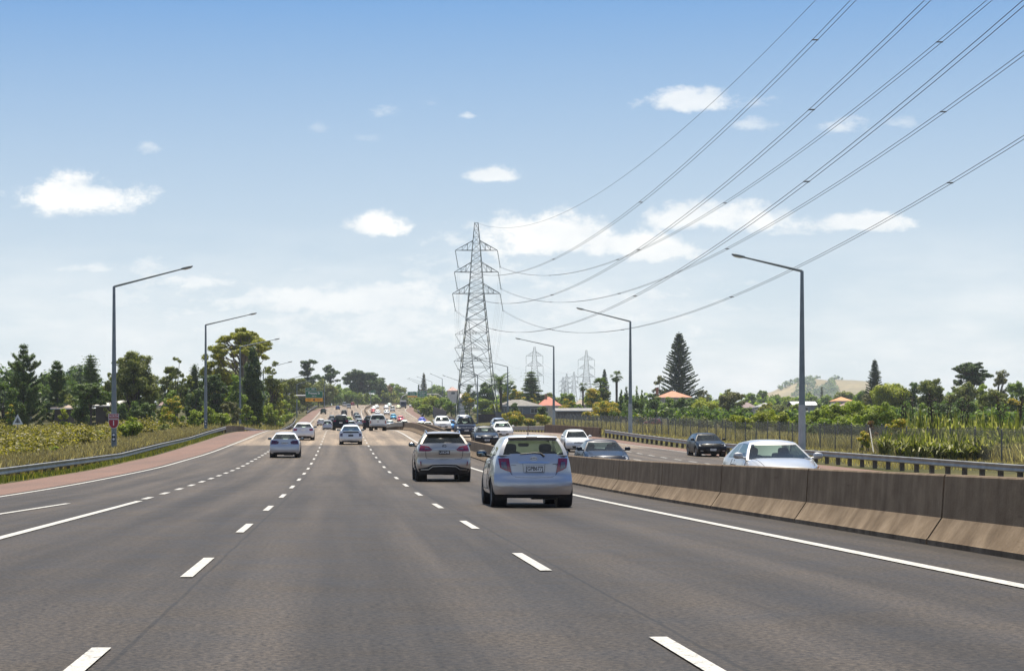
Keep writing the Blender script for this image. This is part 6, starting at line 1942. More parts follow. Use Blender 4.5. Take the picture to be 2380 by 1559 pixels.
M_FLAX = leaf_mat('flax_blades', (.070, .095, .020), (.27, .28, .075), (.58, .54, .25), trans=.5)
M_STALK = plain('flax_stalk', (.035, .022, .016), .9, 0, .3, 4)
def flax(px, ytop, pw, d, label, stalks=0):
    _seed[0] += 1
    rg = np.random.default_rng(_seed[0])
    x, g, H, w = spot(px, ytop, pw, d)
    root = thing('flax_plant', label, 'flax', (x, d, g), 0, 'flax plants behind the fence')
    Vs = []
    for i in range(95):
        a = rg.uniform(0, 6.28); L = H * rg.uniform(.85, 1.45); out = rg.uniform(.15, 1.25)
        dr = np.array([math.cos(a), math.sin(a), 0]); sd_ = np.array([-dr[1], dr[0], 0]) * .095 * rg.uniform(.7, 1.3) * max(1, d / 150)
        b0 = np.array([rg.normal() * w * .14, rg.normal() * w * .14, 0])
        prev = None
        for k in range(5):
            s = k / 4
            droop = out * s * s * .75
            p = b0 + dr * (w * .55 * out * (s * .8 + s * s * .5)) + np.array([0, 0, L * (s - droop * .78 * s)])
            q = (sd_ * (1 - .85 * s ** 2))
            if prev is not None: Vs += [prev[0] - prev[1], prev[0] + prev[1], p + q, p - q]
            prev = (p, q)
    V = np.array(Vs)
    big_mesh('blades', V, quad_idx(len(V) // 4), M_FLAX, root)
    if stalks:
        m = MB()
        for i in range(stalks):
            a = rg.uniform(0, 6.28); h = H * rg.uniform(1.35, 1.75); ox = rg.normal() * w * .2
            pts = [(ox, 0, 0), (ox + math.cos(a) * h * .04, math.sin(a) * h * .04, h * .6), (ox + math.cos(a) * h * .10, math.sin(a) * h * .1, h)]
            m.tube(pts, [.035, .028, .018], 4)
            for k in range(9):
                s = .66 + .33 * k / 9
                p = Vector(pts[1]).lerp(Vector(pts[2]), (s - .6) / .4)
                dv = Vector((math.cos(a + k * 2.4) * .28, math.sin(a + k * 2.4) * .28, .2)) * h * .16
                m.tube([p, p + dv], [.02, .04], 4)
        m.build('flower_stalks', M_STALK, root)
    return root
fl = [(2112, 962, 60, 172, 4), (2140, 958, 60, 165, 0), (2168, 968, 58, 160, 5), (2195, 962, 60, 172, 3), (2222, 975, 56, 158, 0), (2248, 968, 60, 168, 6), (2272, 975, 58, 160, 0), (2298, 965, 60, 155, 0), (2322, 968, 66, 150, 3), (2352, 972, 60, 152, 0), (2376, 962, 64, 158, 4),
      (2100, 1005, 50, 146, 0), (2130, 1010, 54, 142, 0), (2160, 1008, 52, 145, 0), (2190, 1012, 54, 142, 0), (2220, 1008, 56, 140, 0), (2255, 1012, 54, 142, 0), (2285, 1010, 58, 140, 0), (2318, 1006, 60, 141, 0), (2350, 1010, 56, 140, 0), (2378, 1008, 50, 141, 0), (2060, 1000, 46, 156, 0), (2405, 985, 60, 150, 0)]
ordn = ['first', 'second', 'third', 'fourth', 'fifth', 'sixth', 'seventh', 'eighth', 'ninth', 'tenth', 'eleventh', 'twelfth']
for i, (px, yt, pw, d, st) in enumerate(fl):
    k = i if i < 11 else i - 11
    flax(px, yt, pw, d, ('%s flax plant from the left in the taller back row behind the fence' % ordn[k]) if i < 11 else ('%s flax plant from the left in the low row against the mesh fence' % ordn[k]), st)

# low scrub and grass: cover that nobody could count
def cover_patch(name, pts, sz, mat, label, cat, up=.5, aspect=.6, tall=False, rg=None):
    rg = rg or np.random.default_rng(5)
    C = np.array(pts)
    n = len(C)
    if tall:
        # upright blades
        a = rg.uniform(0, 6.28, n); h = sz * rg.uniform(.6, 1.3, n)
        dr = np.c_[np.cos(a), np.sin(a), np.zeros(n)]
        tip = np.c_[rg.normal(size=n) * .3 * h, rg.normal(size=n) * .3 * h, h]
        wv = dr * (.014 + h[:, None] * .022)
        V = np.empty((n, 4, 3))
        V[:, 0] = C - wv; V[:, 1] = C + wv; V[:, 2] = C + tip + wv * .3; V[:, 3] = C + tip - wv * .3
        V = V.reshape(-1, 3)
    else:
        N = rg.normal(size=(n, 3)) * .6 + np.array([0, -.1, up])
        V = leaves(C, N, sz * rg.uniform(.6, 1.3, n), aspect, .1, rg)
    o = big_mesh(name, V, quad_idx(n), mat)
    return tag(o, label, cat, kind='stuff')
# scrub: low rounded mounds over the flat left of the guardrail
rg = np.random.default_rng(8)
Cs, Rs = [], []
for i in range(1500):
    y = 92 + 190 * rg.random() ** 1.15
    xl = -17.5 if y < 205 else -15.5 - (y - 205) * .06
    xmax = min(-19, (-40 - VX) * y / F - 4)
    x = rg.uniform(xmax, xl - 2.0)
    far = smooth(-17, -24, x)
    h = rg.uniform(.6, 1.2) * lerp(.75, 1.25, far) * (1.35 if rg.random() < .12 else 1)
    Cs.append((x, y, terrain(x, y) + h * .45)); Rs.append(h * rg.uniform(.75, 1.1))
V = clumps_to_mesh(Cs, Rs, .115, rg, .75, .72, .6)
tag(big_mesh('scrub', V, quad_idx(len(V) // 4), leaf_mat('leaves_scrub', *PAL['scrub'])), 'olive-gold low scrub covering the flat left of the guardrail', 'scrub', kind='stuff')
SB = 'shrubs standing out of the left scrub'
for (px, yt, pw, d, pal, lb) in [(16, 1014, 40, 165, 'olive', 'olive shrub at the left edge standing out of the scrub'), (66, 1012, 46, 190, 'mid', 'green shrub below the triangular sign'), (108, 1010, 44, 155, 'olive', 'dark gold shrub in the scrub right of the triangular sign'),
        (155, 1000, 40, 180, 'grey', 'greyish shrub in the scrub below the brown roof'), (200, 1012, 46, 150, 'scrub', 'golden shrub left of the nearest left lamp post'), (232, 998, 36, 185, 'mid', 'green shrub behind the nearest left lamp post'), (345, 992, 40, 195, 'scrub', 'golden shrub right of the round glossy bush'),
        (385, 985, 44, 215, 'olive', 'olive shrub in the scrub under the yellow flowering bush'), (430, 985, 40, 225, 'scrub', 'golden shrub left of the second left lamp post'), (40, 1028, 46, 130, 'olive', 'low olive shrub nearest the left edge'), (125, 1035, 40, 126, 'bright', 'light green shrub in the near scrub'), (180, 1030, 36, 132, 'scrub', 'golden shrub just left of the route sign pole')]:
    B('bush', px, yt, pw, d, pal, 'shrub', lb, 'shrub', SB, cover=2.6)
# dry seeding grass between the scrub and the left rail
rg = np.random.default_rng(9); pts = []
ctr = 68 + 152 * rg.random(260)
for i in range(80000):
    y = ctr[int(rg.integers(260))] + rg.normal() * .55; x = float(np.interp(y, [60, 88, 122, 176, 215], [-15.7, -15.5, -14.0, -13.8, -13.0])) - abs(rg.normal()) * 2.3 - .15
    pts.append((x, y, terrain(x, y)))
cover_patch('dry_grass', pts, .72, leaf_mat('dry_grass', (.15, .118, .075), (.34, .265, .17), (.5, .41, .29), trans=.5), 'tall dry seeding grass behind the left guardrail', 'grass', tall=True)
pts = []
for i in range(16000):
    y = 58 + 140 * rg.random() ** 1.3
    a = RED_LEFT(y) - .1; b_ = float(np.interp(y, [60, 88, 122, 176, 212], [-14.9, -14.8, -13.5, -13.1, -12.4]))
    if a - b_ < .3: continue
    x = a + (b_ - a) * rg.random() ** .7; pts.append((x, y, terrain(x, y)))
cover_patch('green_grass', pts, .22, leaf_mat('verge_grass', (.055, .075, .015), (.17, .18, .04), (.36, .29, .08), trans=.5), 'green grass with weeds along the foot of the left guardrail', 'grass', tall=True)
# grass on the bank behind the right rail, under the fence
pts = []
for i in range(60000):
    y = 100 + 330 * rg.random() ** 1.2
    x0 = RED_RIGHT(y) + 1.5; x = rg.uniform(x0, 56)
    if x / y < .05 or x / y > .38: continue
    pts.append((x, y, terrain(x, y)))
cover_patch('dry_grass', pts, .28, leaf_mat('bank_grass', (.18, .14, .07), (.46, .36, .19), (.60, .50, .30), trans=.5), 'straw-coloured grass on the bank below the mesh fence', 'grass', tall=True)
pts = []
ctr = 122 + 300 * rg.random(170)
for i in range(20000):
    y = ctr[int(rg.integers(170))] + rg.normal() * .8; x = 44.9 - .003 * (y - 130) + abs(rg.normal()) * 1.6
    pts.append((x, y, terrain(x, y)))
cover_patch('dry_grass', pts, 1.1, leaf_mat('fence_grass', (.16, .135, .075), (.46, .375, .23), (.62, .53, .36), trans=.5), 'tall bleached grass growing against the back of the mesh fence', 'grass', tall=True)
pts = []
for i in range(9000):
    y = 225 + 260 * rg.random(); x = float(np.interp(y, [225, 350, 480], [-13, -11, -12.5])) - rg.random() * 10
    pts.append((x, y, terrain(x, y)))
cover_patch('dry_grass', pts, .8, leaf_mat('bank_grass', (.18, .14, .07), (.46, .36, .19), (.60, .50, .30), trans=.5), 'yellow dry grass bank beyond the left parapet', 'grass', tall=True)

# ---------------------------------------------------------------- street lamps
M_LAMPPOLE = plain('lamp_pole_steel', (.20, .235, .25), .5, .3, .2, 1.2)
M_LAMPGREY = plain('lamp_pole_base_paint', (.44, .45, .45), .6, .1, .15, 1.5)
M_LENS = plain('lamp_glass', (.55, .56, .52), .25, 0, .1, 5)
def lamp(label, bx, by, d, topy, hx, hy, pale=0.0, plate=False, group='street lamps along the motorway', r=.14):
    """base px, bend height topy, head at (hx, hy)"""
    b = P(bx, by, d); X = b.x
    g = GROUND(X, d)
    t = P(bx, topy, d).z - g; h = P(hx, hy, d)
    root = thing('street_lamp', label, 'street lamp', (X, d, g), 0, group)
    m = MB(); z1 = 3.6
    m.tube([(0, 0, -.3), (0, 0, z1), (0, 0, t)], [r, r * .9, r * .48], 10)
    m.build('pole', M_LAMPPOLE, root, True, 50)
    if pale:
        q = MB(); q.tube([(0, 0, .0), (0, 0, pale)], [r * 1.06, r * 1.0], 10); q.build('pole_sleeve', M_LAMPGREY, root, True, 50)
    dx, dz = h.x - X, h.z - g - t
    sgn = 1 if dx > 0 else -1
    a = MB(); a.tube([(0, 0, t - .05), (0, 0, t), (dx * .86, 0, t + dz * .88)], [r * .45, r * .42, r * .26], 8); a.build('arm', M_LAMPPOLE, root, True, 50)
    hd = MB(); superell(hd, (0, 0, .02), (.42, .17, .075), 12, 7, .6)
    ho = hd.build('lamp_head', M_LAMPPOLE, root, True, 60); ho.location = (dx * .93, 0, t + dz * .94); ho.rotation_euler = (0, -math.atan2(dz, dx) if dx > 0 else -math.atan2(dz, dx) + math.pi, 0)
    if dx < 0: ho.rotation_euler = (0, math.atan2(dz, -dx), 0)
    ln = MB(); superell(ln, (.04 * sgn, 0, -.05), (.28, .13, .045), 10, 5, .7); ln.build('lamp_glass', M_LENS, ho, True, 60)
    if plate:
        p = MB(); p.box((0, -r - .02, 1.45), (.22, .02, .52)); po = p.build('marker_plate', M_PLATEB, root)
        for z in (1.6, 1.32):
            c = MB(); c.lathe([(.08, 0), (.08, .01), (0, .012)], 12, 'y', (0, -r - .045, z)); c.build('reflector_disc', M_PRINTW, po)
    return root
lamp('nearest lamp post on the left, carrying the route sign', 265, 1050, 133, 666, 447, 620, 0, True, r=.19)
lamp('second lamp post on the left, just before the parapet', 478, 1000, 209, 755, 596, 728, 0, True, r=.19)
lamp('third lamp post on the left, before the huge gum tree', 558, 985, 285, 806, 650, 787, 0, True, r=.19)
lamp('fourth lamp post on the left, above the white sedan', 612, 975, 361, 857, 679, 840, r=.18)
lamp('fifth lamp post on the left, half lost against the bronze trees', 648, 968, 440, 888, 705, 872, r=.17)
lamp('sixth lamp post on the left, behind the exit sign', 690, 955, 560, 893, 738, 880, r=.17)
lamp('seventh lamp post on the left, right of the exit sign', 754, 945, 800, 886, 722, 876, r=.17)
lamp('nearest lamp post on the right, beside the silver hatchback', 1864, 1060, 118, 630, 1705, 593, 3.3, r=.20)
lamp('second lamp post on the right, left of the norfolk pine', 1465, 1003, 201, 747, 1340, 716, 3.3, r=.20)
lamp('third lamp post on the right, beside the red roof', 1287, 985, 288, 805, 1198, 786, 3.3, r=.20)
lamp('fourth lamp post on the right, beside the pylon', 1180, 970, 380, 852, 1113, 835, 3.0, r=.19)
lamp('fifth lamp post on the right, inside the pylon legs', 1110, 965, 470, 872, 1064, 858, r=.19)
lamp('sixth lamp post on the right, left of the pylon', 1067, 960, 560, 885, 1029, 872, r=.18)
lamp('seventh lamp post on the right, by the pink roof', 1028, 955, 650, 880, 1000, 868, r=.18)
lamp('eighth lamp post on the right, right of the norfolk pine top', 1004, 945, 760, 887, 968, 875, r=.18)
lamp('ninth lamp post on the right, behind the double sign', 985, 940, 880, 890, 949, 878, r=.18)
lamp('tenth lamp post on the right, farthest of the row', 976, 940, 960, 892, 946, 880, r=.18)

# ---------------------------------------------------------------- pylons and power lines
M_LATTICE = plain('galvanised_lattice', (.12, .14, .135), .55, .35, .25, .6)
M_INSUL = plain('insulator_glass', (.16, .19, .18), .3, 0, .2, 4)
M_WIRE = plain('conductor', (.05, .055, .06), .5, .5, .2, .2)
def pylon(label, X, Y, base, top, arms, wbase, rz=0.0, r=.11, swing=0.0, detail=1.0, k=1.0):
    """arms: [(height of the lower chord, half span)] top to bottom, heights above the base"""
    H = top - base
    root = thing('pylon', label, 'pylon', (X, Y, base), rz, 'power line pylons')
    zt, za = arms[0][0], arms[-1][0]
    def half(z):
        if z > zt: return lerp(1.0, .42, (z - zt) / (H - zt)) * k
        if z > za: return lerp(1.75, 1.0, (z - za) / (zt - za)) * k
        return lerp(wbase / 2, 1.75 * k, z / za)
    body = MB()
    lv = [0]
    zs = [0, .155, .29, .43, .565, .70, .80, .88, .945, 1.0]
    lv = [za * v for v in zs]
    z = za
    n1 = 8
    lv += [za + (zt - za) * (i + 1) / n1 for i in range(n1)]
    n2 = 4
    lv += [zt + (H - zt) * (i + 1) / n2 for i in range(n2)]
    cor = lambda z: [Vector((sx * half(z), sy * half(z), z)) for sx, sy in ((-1, -1), (1, -1), (1, 1), (-1, 1))]
    for i in range(len(lv) - 1):
        a, b = cor(lv[i]), cor(lv[i + 1])
        rr = r * (1.25 if lv[i] < za else .8)
        for j in range(4):
            q = (j + 1) % 4
            body.beam(a[j], b[j], rr)
            body.beam(a[j], b[q], rr * .55); body.beam(a[q], b[j], rr * .55)
            if i > 0 or True: body.beam(b[j], b[q], rr * .55)
            if lv[i] < za * .7 and detail > .5:
                m_ = (a[j] + b[q]) / 2; n_ = (a[q] + b[j]) / 2; c = (a[j] + a[q] + b[j] + b[q]) / 4
                body.beam((a[j] + b[j]) / 2, c, rr * .45); body.beam((a[q] + b[q]) / 2, c, rr * .45)
    a = cor(0); zl = za * .06; b2 = cor(zl)
    for j in range(4): body.beam(b2[j], b2[(j + 1) % 4], r * .6)
    if detail > .5:
        z3 = za * .105; c3 = cor(z3)
        for j in range(4): body.beam(c3[j], c3[(j + 1) % 4], r * .5)
    body.build('lattice_tower', M_LATTICE, root)
    tips = []
    for (h, span) in arms:
        for sg in (-1, 1):
            ar = MB(); hw_ = half(h); up_ = h + 2.3 * k
            tip = Vector((sg * span, 0, h))
            for sy in (-1, 1):
                p0, p1 = Vector((sg * hw_, sy * hw_, h)), Vector((sg * half(up_), sy * half(up_), up_))
                ar.beam(p0, tip, r * .85); ar.beam(p1, tip, r * .85)
                for f in (.3, .6):
                    ar.beam(p0.lerp(tip, f), p1.lerp(tip, f), r * .5); ar.beam(p0.lerp(tip, f), p1.lerp(tip, max(0, f - .3)), r * .45)
            ar.build('crossarm', M_LATTICE, root)
            ins = MB(); bt = tip + Vector((swing, 0, -4.0 * k))
            pts = [tip.lerp(bt, i / 14) for i in range(15)]
            ins.tube(pts, [(.11 if i % 2 else .05) for i in range(15)], 7)
            ins.tube([bt + Vector((-.22, 0, -.1)), bt, bt + Vector((.22, 0, -.1))], .05, 5)
            ins.build('insulator', M_INSUL, root)
            tips.append(root.matrix_basis @ Vector((0, 0, 0)) if False else Vector((X, Y, base)) + Matrix.Rotation(rz, 3, 'Z') @ bt)
    return root, tips, Vector((X, Y, top))
PB = GROUND(32.8, 472)
pyl = lambda y: 1.22 + (VY - y) * 472 / F - PB
T1, tips1, top1 = pylon('tall lattice pylon beside the motorway, nearest and biggest', 32.3, 477, PB, 1.22 + (VY - 518) * 477 / F, [(pyl(577), 5.0), (pyl(628), 5.2), (pyl(678.5), 5.65)], 9.9, 0, .085, .68)
def far_pylon(label, px, ty, arm_ys, d, half_px, basez=None, det=.4, r=.13, swing=0.0):
    X = (px - VX) * d / F; b = GROUND(X, d) if basez is None else basez
    hz = lambda y: 1.22 + (VY - y) * d / F - b
    s = d / F
    return pylon(label, X, d, b, hz(ty) + b, [(hz(y), hp * s) for y, hp in zip(arm_ys, half_px)], 9.5, 0, r, swing, det, 1.0)
T2, tips2, top2 = far_pylon('pylon half hidden behind the left leg of the biggest pylon', 1087, 741, (777, 808.5, 839), 761, (29, 30.5, 32), r=.075, swing=2.2)
T3, tips3, top3 = far_pylon('grey pylon behind the layered cedar', 1242.3, 806, (827, 850.5, 873), 1044, (19.5, 20, 21), r=.065)
T4, tips4, top4 = far_pylon('grey pylon left of the small norfolk pine', 1362.8, 814, (836, 856.5, 876), 1195, (19, 19.5, 20.5), r=.07)
T5, tips5, top5 = far_pylon('faint pylon left of the grey one by the norfolk pine, tallest of three', 1334, 864, (877, 889, 901), 2000, (11.5, 12, 12.5), r=.09)
T6, tips6, top6 = far_pylon('faint pylon in the middle of the far three', 1317, 868, (880, 892, 903), 2150, (11, 11.5, 12), r=.11)
T7, tips7, top7 = far_pylon('faint pylon left end of the far three', 1308.5, 876, (887, 898, 909), 2400, (9.5, 10, 10.5), r=.12)

def bundle(label, pts, sep=.42, r=.024, spacers=(), group='power lines', name='power_line', n=46):
    """two conductors side by side along pts (a function of t in 0..1)"""
    P0 = Vector(pts(0))
    root = thing(name, label, 'power line', P0, 0, group)
    path = [Vector(pts(i / n)) - P0 for i in range(n + 1)]
    t = (path[-1] - path[0]); side = Vector((t.y, -t.x, 0)).normalized()
    for s in ((-.5, .5) if sep > 0 else (0,)):
        m = MB(); m.tube([p + side * sep * s for p in path], r, 5, 0); m.build('conductor', M_WIRE, root, True, 80)
    for u in spacers:
        c = Vector(pts(u)) - P0
        m = MB(); m.tube([c - side * (sep * .62), c + side * (sep * .62)], .055, 6); m.build('spacer', M_WIRE, root)
    return root
# the span from the big pylon over our heads: parabolas through the places seen
def cable(tip, a, b, y_end=20):
    """a curve in Y through the tip and the two spacers a, b given as (px, py, d)"""
    A, Bq = P(*a), P(*b)
    ys = [tip.y, A.y, Bq.y]
    cz = np.polyfit(ys, [tip.z, A.z, Bq.z], 2); cx = np.polyfit(ys, [tip.x, A.x, Bq.x], 1)
    ex = tip.x - np.polyval(cx, tip.y)
    def f(t):
        y = lerp(tip.y, y_end, t)
        w = max(0, (y - A.y) / (tip.y - A.y)) ** 3
        return Vector((np.polyval(cx, y) + ex * w, y, np.polyval(cz, y)))
    return f, lambda y: (tip.y - y) / (tip.y - y_end)
lv_ = {0: (1495, 470, 1888, 93, 1690, 472, 2178, 98, 'top'), 1: (1490, 580, 1880, 255, 1695, 578, 2187, 260, 'middle'), 2: (1480, 688, 1870, 422, 1705, 690, 2203, 425, 'lowest')}
for k, (ax, ay, bx, by, cx_, cy_, dx_, dy_, nm) in lv_.items():
    f, u = cable(tips1[2 * k], (ax, ay, 237), (bx, by, 160))
    bundle('%s twin conductor of the left circuit swooping from the biggest pylon over the road' % nm, f, spacers=[u(v) for v in (85, 160, 237, 312, 390)])
    f, u = cable(tips1[2 * k + 1], (cx_, cy_, 237), (dx_, dy_, 160))
    bundle('%s twin conductor of the right circuit swooping from the biggest pylon over the road' % nm, f, spacers=[u(v) for v in (85, 160, 237, 312, 390)])
f, u = cable(top1, (1500, 375, 263), (1893, 0, 180))
bundle('single thin earth wire from the tip of the biggest pylon', f, 0, .022, name='earth_wire')
def span(a, b, sag):
    return lambda t: Vector(a).lerp(Vector(b), t) - Vector((0, 0, 4 * sag * t * (1 - t)))
nms = ['top left', 'top right', 'middle left', 'middle right', 'lowest left', 'lowest right']
for i in range(6):
    bundle('%s conductor between the biggest pylon and the half hidden one' % nms[i], span(tips1[i], tips2[i], 7), .4, .012, n=24)
    bundle('%s conductor between the half hidden pylon and the cedar pylon' % nms[i], span(tips2[i], tips3[i], 6), 0, .018, n=20)
    bundle('%s conductor between the cedar pylon and the norfolk pine pylon' % nms[i], span(tips3[i], tips4[i], 5), 0, .022, n=20)

# ---------------------------------------------------------------- mesh fence on the right
M_FPOST = plain('fence_post_steel', (.15, .148, .14), .7, .2, .25, 2)
def mesh_mat(name='chain_mesh', openness=.62):
    m = bpy.data.materials.new(name); m.use_nodes = True
    nt = m.node_tree; nt.nodes.clear()
    tr = mnode(nt, 'ShaderNodeBsdfTransparent'); df = mnode(nt, 'ShaderNodeBsdfPrincipled')
    df.inputs['Base Color'].default_value = (.34, .28, .20, 1); df.inputs['Roughness'].default_value = .7
    f = noise(nt, .8, 4)
    mx = mnode(nt, 'ShaderNodeMixShader'); out = mnode(nt, 'ShaderNodeOutputMaterial')
    nt.links.new(ramp(nt, f, [(.3, (openness + .06,) * 3), (.7, (openness - .08,) * 3)]), mx.inputs[0])
    nt.links.new(df.outputs[0], mx.inputs[1]); nt.links.new(tr.outputs[0], mx.inputs[2]); nt.links.new(mx.outputs[0], out.inputs[0])
    return m
M_MESH = mesh_mat('chain_mesh', .70)
M_SIGNGALV = plain('pale_stay', (.42, .41, .38), .6, .2, .1, 2)
def fence(label, fx, y0, y1, spacing, h, stay=None, r=.055):
    o = Vector((fx(y0), y0, terrain(fx(y0), y0)))
    root = thing('mesh_fence', label, 'fence', o)
    n = int((y1 - y0) / spacing)
    pm_ = MB(); pm_.tube([(0, 0, -.3), (0, 0, h)], r, 7); pm_.lathe([(r * 1.25, 0), (r * 1.2, .05), (0, .09)], 7, 'z', (0, 0, h))
    proto = pm_.build('post', M_FPOST, root, True, 50)
    sh = []
    for i in range(n + 1):
        y = y0 + spacing * i; x = fx(y); g = terrain(x, y)
        q = proto if i == 0 else proto.copy()
        if i: COL.objects.link(q); q.parent = root
        q.location = (x - o.x, y - o.y, g - o.z)
        sh.append(((x - o.x, y - o.y, g - o.z + .05), (x - o.x, y - o.y, g - o.z + h - .04)))
    m = MB(); m.grid([[a, (Vector(a) + Vector(b)) / 2, b] for a, b in sh]); m.build('mesh', M_MESH, root)
    w = MB()
    for z in (.1, h * .5, h - .06):
        w.tube([(a[0], a[1], lerp(a[2], b[2], z / h)) for a, b in sh], .012, 4)
    w.build('strain_wire', M_FPOST, root)
    if stay:
        y = stay; x = fx(y); g = terrain(x, y) - o.z
        for dy, mat in ((-2.3, M_SIGNGALV), (2.3, M_FPOST)):
            s = MB(); s.tube([(x - o.x, y - o.y, g + h * .92), (fx(y + dy) - o.x - .3, y + dy - o.y, g + .05)], .05, 6); s.build('stay', mat, root)
    return root
fence('tall mesh fence on dark posts along the right bank, nearer of two', lambda y: 44.4 - .003 * (y - 130), 118, 410, 5.6, 2.25, 168)
fence('second mesh fence showing just behind the nearer one', lambda y: 48.4 - .004 * (y - 130), 132, 420, 5.2, 2.3)

# ---------------------------------------------------------------- houses
M_WIN = plain('window_dark', (.03, .035, .04), .15, 0, .2, 2)
def wallmat(c): return plain('house_wall', c, .85, 0, .12, 1.2)
def roofmat(c, kind='tile'):
    m, nt, b = new_mat('roof_' + kind)
    f = noise(nt, 1.1, 5, .6); g = noise(nt, 9, 3, .6, stretch=(1, 1, 6))
    col = ramp(nt, f, [(0.3, tuple(x * .75 for x in c)), (0.7, tuple(min(1, x * 1.2) for x in c))])
    col = mixc(nt, 1.0, col, ramp(nt, g, [(0.35, (.8, .8, .8)), (.65, (1.1, 1.1, 1.1))]), 'MULTIPLY')
    nt.links.new(col, b.inputs['Base Color']); b.inputs['Roughness'].default_value = .75
    return m
def house(label, px0, px1, y_eave, y_ridge, d, roof, wall, depth=9.0, wall_h=None, gable=False, windows=2, chimney=None, eave=.5, name='house', skew=0.0):
    a, b_ = P(px0, y_eave, d), P(px1, y_eave, d)
    X = (a.x + b_.x) / 2; w = b_.x - a.x
    g = min(GROUND(X, d), GROUND(X, d + depth))
    ze, zr_ = a.z - g, P(px0, y_ridge, d).z - g
    root = thing(name, label, 'house', (X, d + depth / 2, g), skew, 'houses beside the motorway')
    ww, dd = w - 2 * eave, depth - 2 * eave
    m = MB(); m.box((0, 0, ze / 2 - .2), (ww, dd, ze + .4))
    if gable: 
        m.prism([(-ww / 2, -dd / 2, ze), (-ww / 2, dd / 2, ze), (-ww / 2, 0, zr_ - .1)], (.1, 0, 0)); m.prism([(ww / 2 - .1, -dd / 2, ze), (ww / 2 - .1, dd / 2, ze), (ww / 2 - .1, 0, zr_ - .1)], (.1, 0, 0))
    m.build('wall', wallmat(wall), root)
    r = MB(); hx = w / 2; hy = depth / 2; rl = hx if gable else max(.3, hx - hy * .85)
    v = [(-hx, -hy, ze), (hx, -hy, ze), (hx, hy, ze), (-hx, hy, ze), (-rl, 0, zr_), (rl, 0, zr_)]
    v2 = [(x, y, z + .14) for x, y, z in v]
    fs = [(0, 1, 5, 4), (1, 2, 5), (2, 3, 4, 5), (3, 0, 4)]
    r.add(v2, fs); r.add(v, [tuple(reversed(f)) for f in fs])
    for i, j in ((0, 1), (1, 2), (2, 3), (3, 0)): r.add([v[i], v[j], v2[j], v2[i]], [(0, 1, 2, 3)])
    ro = r.build('roof', roofmat(roof), root)
    gt = MB(); gt.box((0, -hy - .05, ze + .03), (w, .12, .14)); gt.build('gutter', M_PLATEW, root)
    if chimney is not None:
        c = MB(); c.box((chimney * hx, -.6, zr_ + .1), (.7, .6, 1.7)); c.box((chimney * hx, -.6, zr_ + 1.0), (.85, .75, .15)); c.build('chimney', wallmat((.3, .17, .12)), ro)
    for i in range(windows):
        x = -ww / 2 + ww * (i + .5) / windows
        q = MB(); q.box((0, 0, 0), (1.9, .08, 1.3)); f = q.build('window', M_PLATEW, root); f.location = (x, -dd / 2 - .03, ze - 1.15)
        z = MB(); z.box((-.45, -.05, 0), (.82, .03, 1.12)); z.box((.45, -.05, 0), (.82, .03, 1.12)); z.build('pane', M_WIN, f)
    return root
house('long low house with grey hip roof beside the pylon', 1150, 1264, 944, 928.5, 520, (.20, .185, .165), (.16, .19, .23), 12, windows=3)
house('cream house with bright red tiled roof behind the grey one', 1252, 1306, 943, 922, 640, (.52, .17, .11), (.55, .5, .42), 10, windows=2, chimney=-.25)
house('long grey garden shed behind the mesh fence', 1291, 1382, 955, 949, 450, (.26, .25, .24), (.10, .10, .11), 5, windows=0, gable=True, name='shed')
house('small tan-roofed house left of the blossom tree', 1338, 1368, 941, 929, 600, (.32, .25, .19), (.5, .47, .4), 9, windows=1)
house('house with orange tiled roof under the towering norfolk pine', 1532, 1610, 924, 908.5, 540, (.50, .24, .14), (.5, .46, .4), 11, windows=2, chimney=-.95)
house('house with pinkish-brown roof left of the hill', 1722, 1762, 948, 935, 700, (.22, .16, .15), (.5, .47, .44), 9, windows=1)
house('white-walled house right of the pinkish-brown roof', 1762, 1806, 946, 936, 690, (.32, .32, .33), (.6, .6, .6), 9, windows=2)
house('house with gleaming white roof under the hill', 1842, 1902, 942, 933, 640, (.75, .76, .75), (.3, .32, .36), 9, windows=1, gable=True)
house('house with bright orange roof right of the white one', 1942, 1984, 932, 922.5, 720, (.62, .29, .12), (.62, .6, .58), 10, windows=2)
house('house with dusty pink roof below the bright orange one', 1958, 2000, 944, 935, 600, (.36, .24, .20), (.5, .46, .42), 9, windows=1)
house('low house with grey roof left of the dusty pink one', 1930, 1962, 946, 938, 590, (.25, .25, .28), (.55, .54, .52), 8, windows=1)
house('house with faded red roof among the trees at the right', 2160, 2196, 932, 922, 440, (.36, .20, .17), (.4, .36, .32), 9, windows=1)
house('house with tan roof right of the faded red one', 2190, 2225, 936, 926, 430, (.34, .24, .18), (.4, .36, .3), 9, windows=1)
house('house with brown and white sheet roof below the second pine', 117, 166, 950, 939, 285, (.40, .30, .24), (.08, .068, .062), 7, windows=0)
house('long house with pale sheet roof under the big olive-brown tree', 214, 356, 944, 931, 300, (.58, .55, .49), (.06, .05, .046), 9, windows=0)
house('house with rosy roof left of the yellow flowering bush', 366, 402, 946, 924, 330, (.27, .17, .16), (.2, .14, .12), 8, windows=1)
house('pale house high behind the tallest left pine', 12, 66, 892, 882, 420, (.6, .58, .55), (.5, .48, .46), 9, windows=2)
house('hazy house with pink roof near the far lamp posts', 1040, 1066, 908, 899, 1000, (.45, .28, .24), (.6, .56, .52), 10, windows=1)
house('white gabled house just left of the left pylon leg', 1066, 1084, 925, 914, 700, (.55, .5, .48), (.62, .6, .6), 8, windows=1, gable=True)
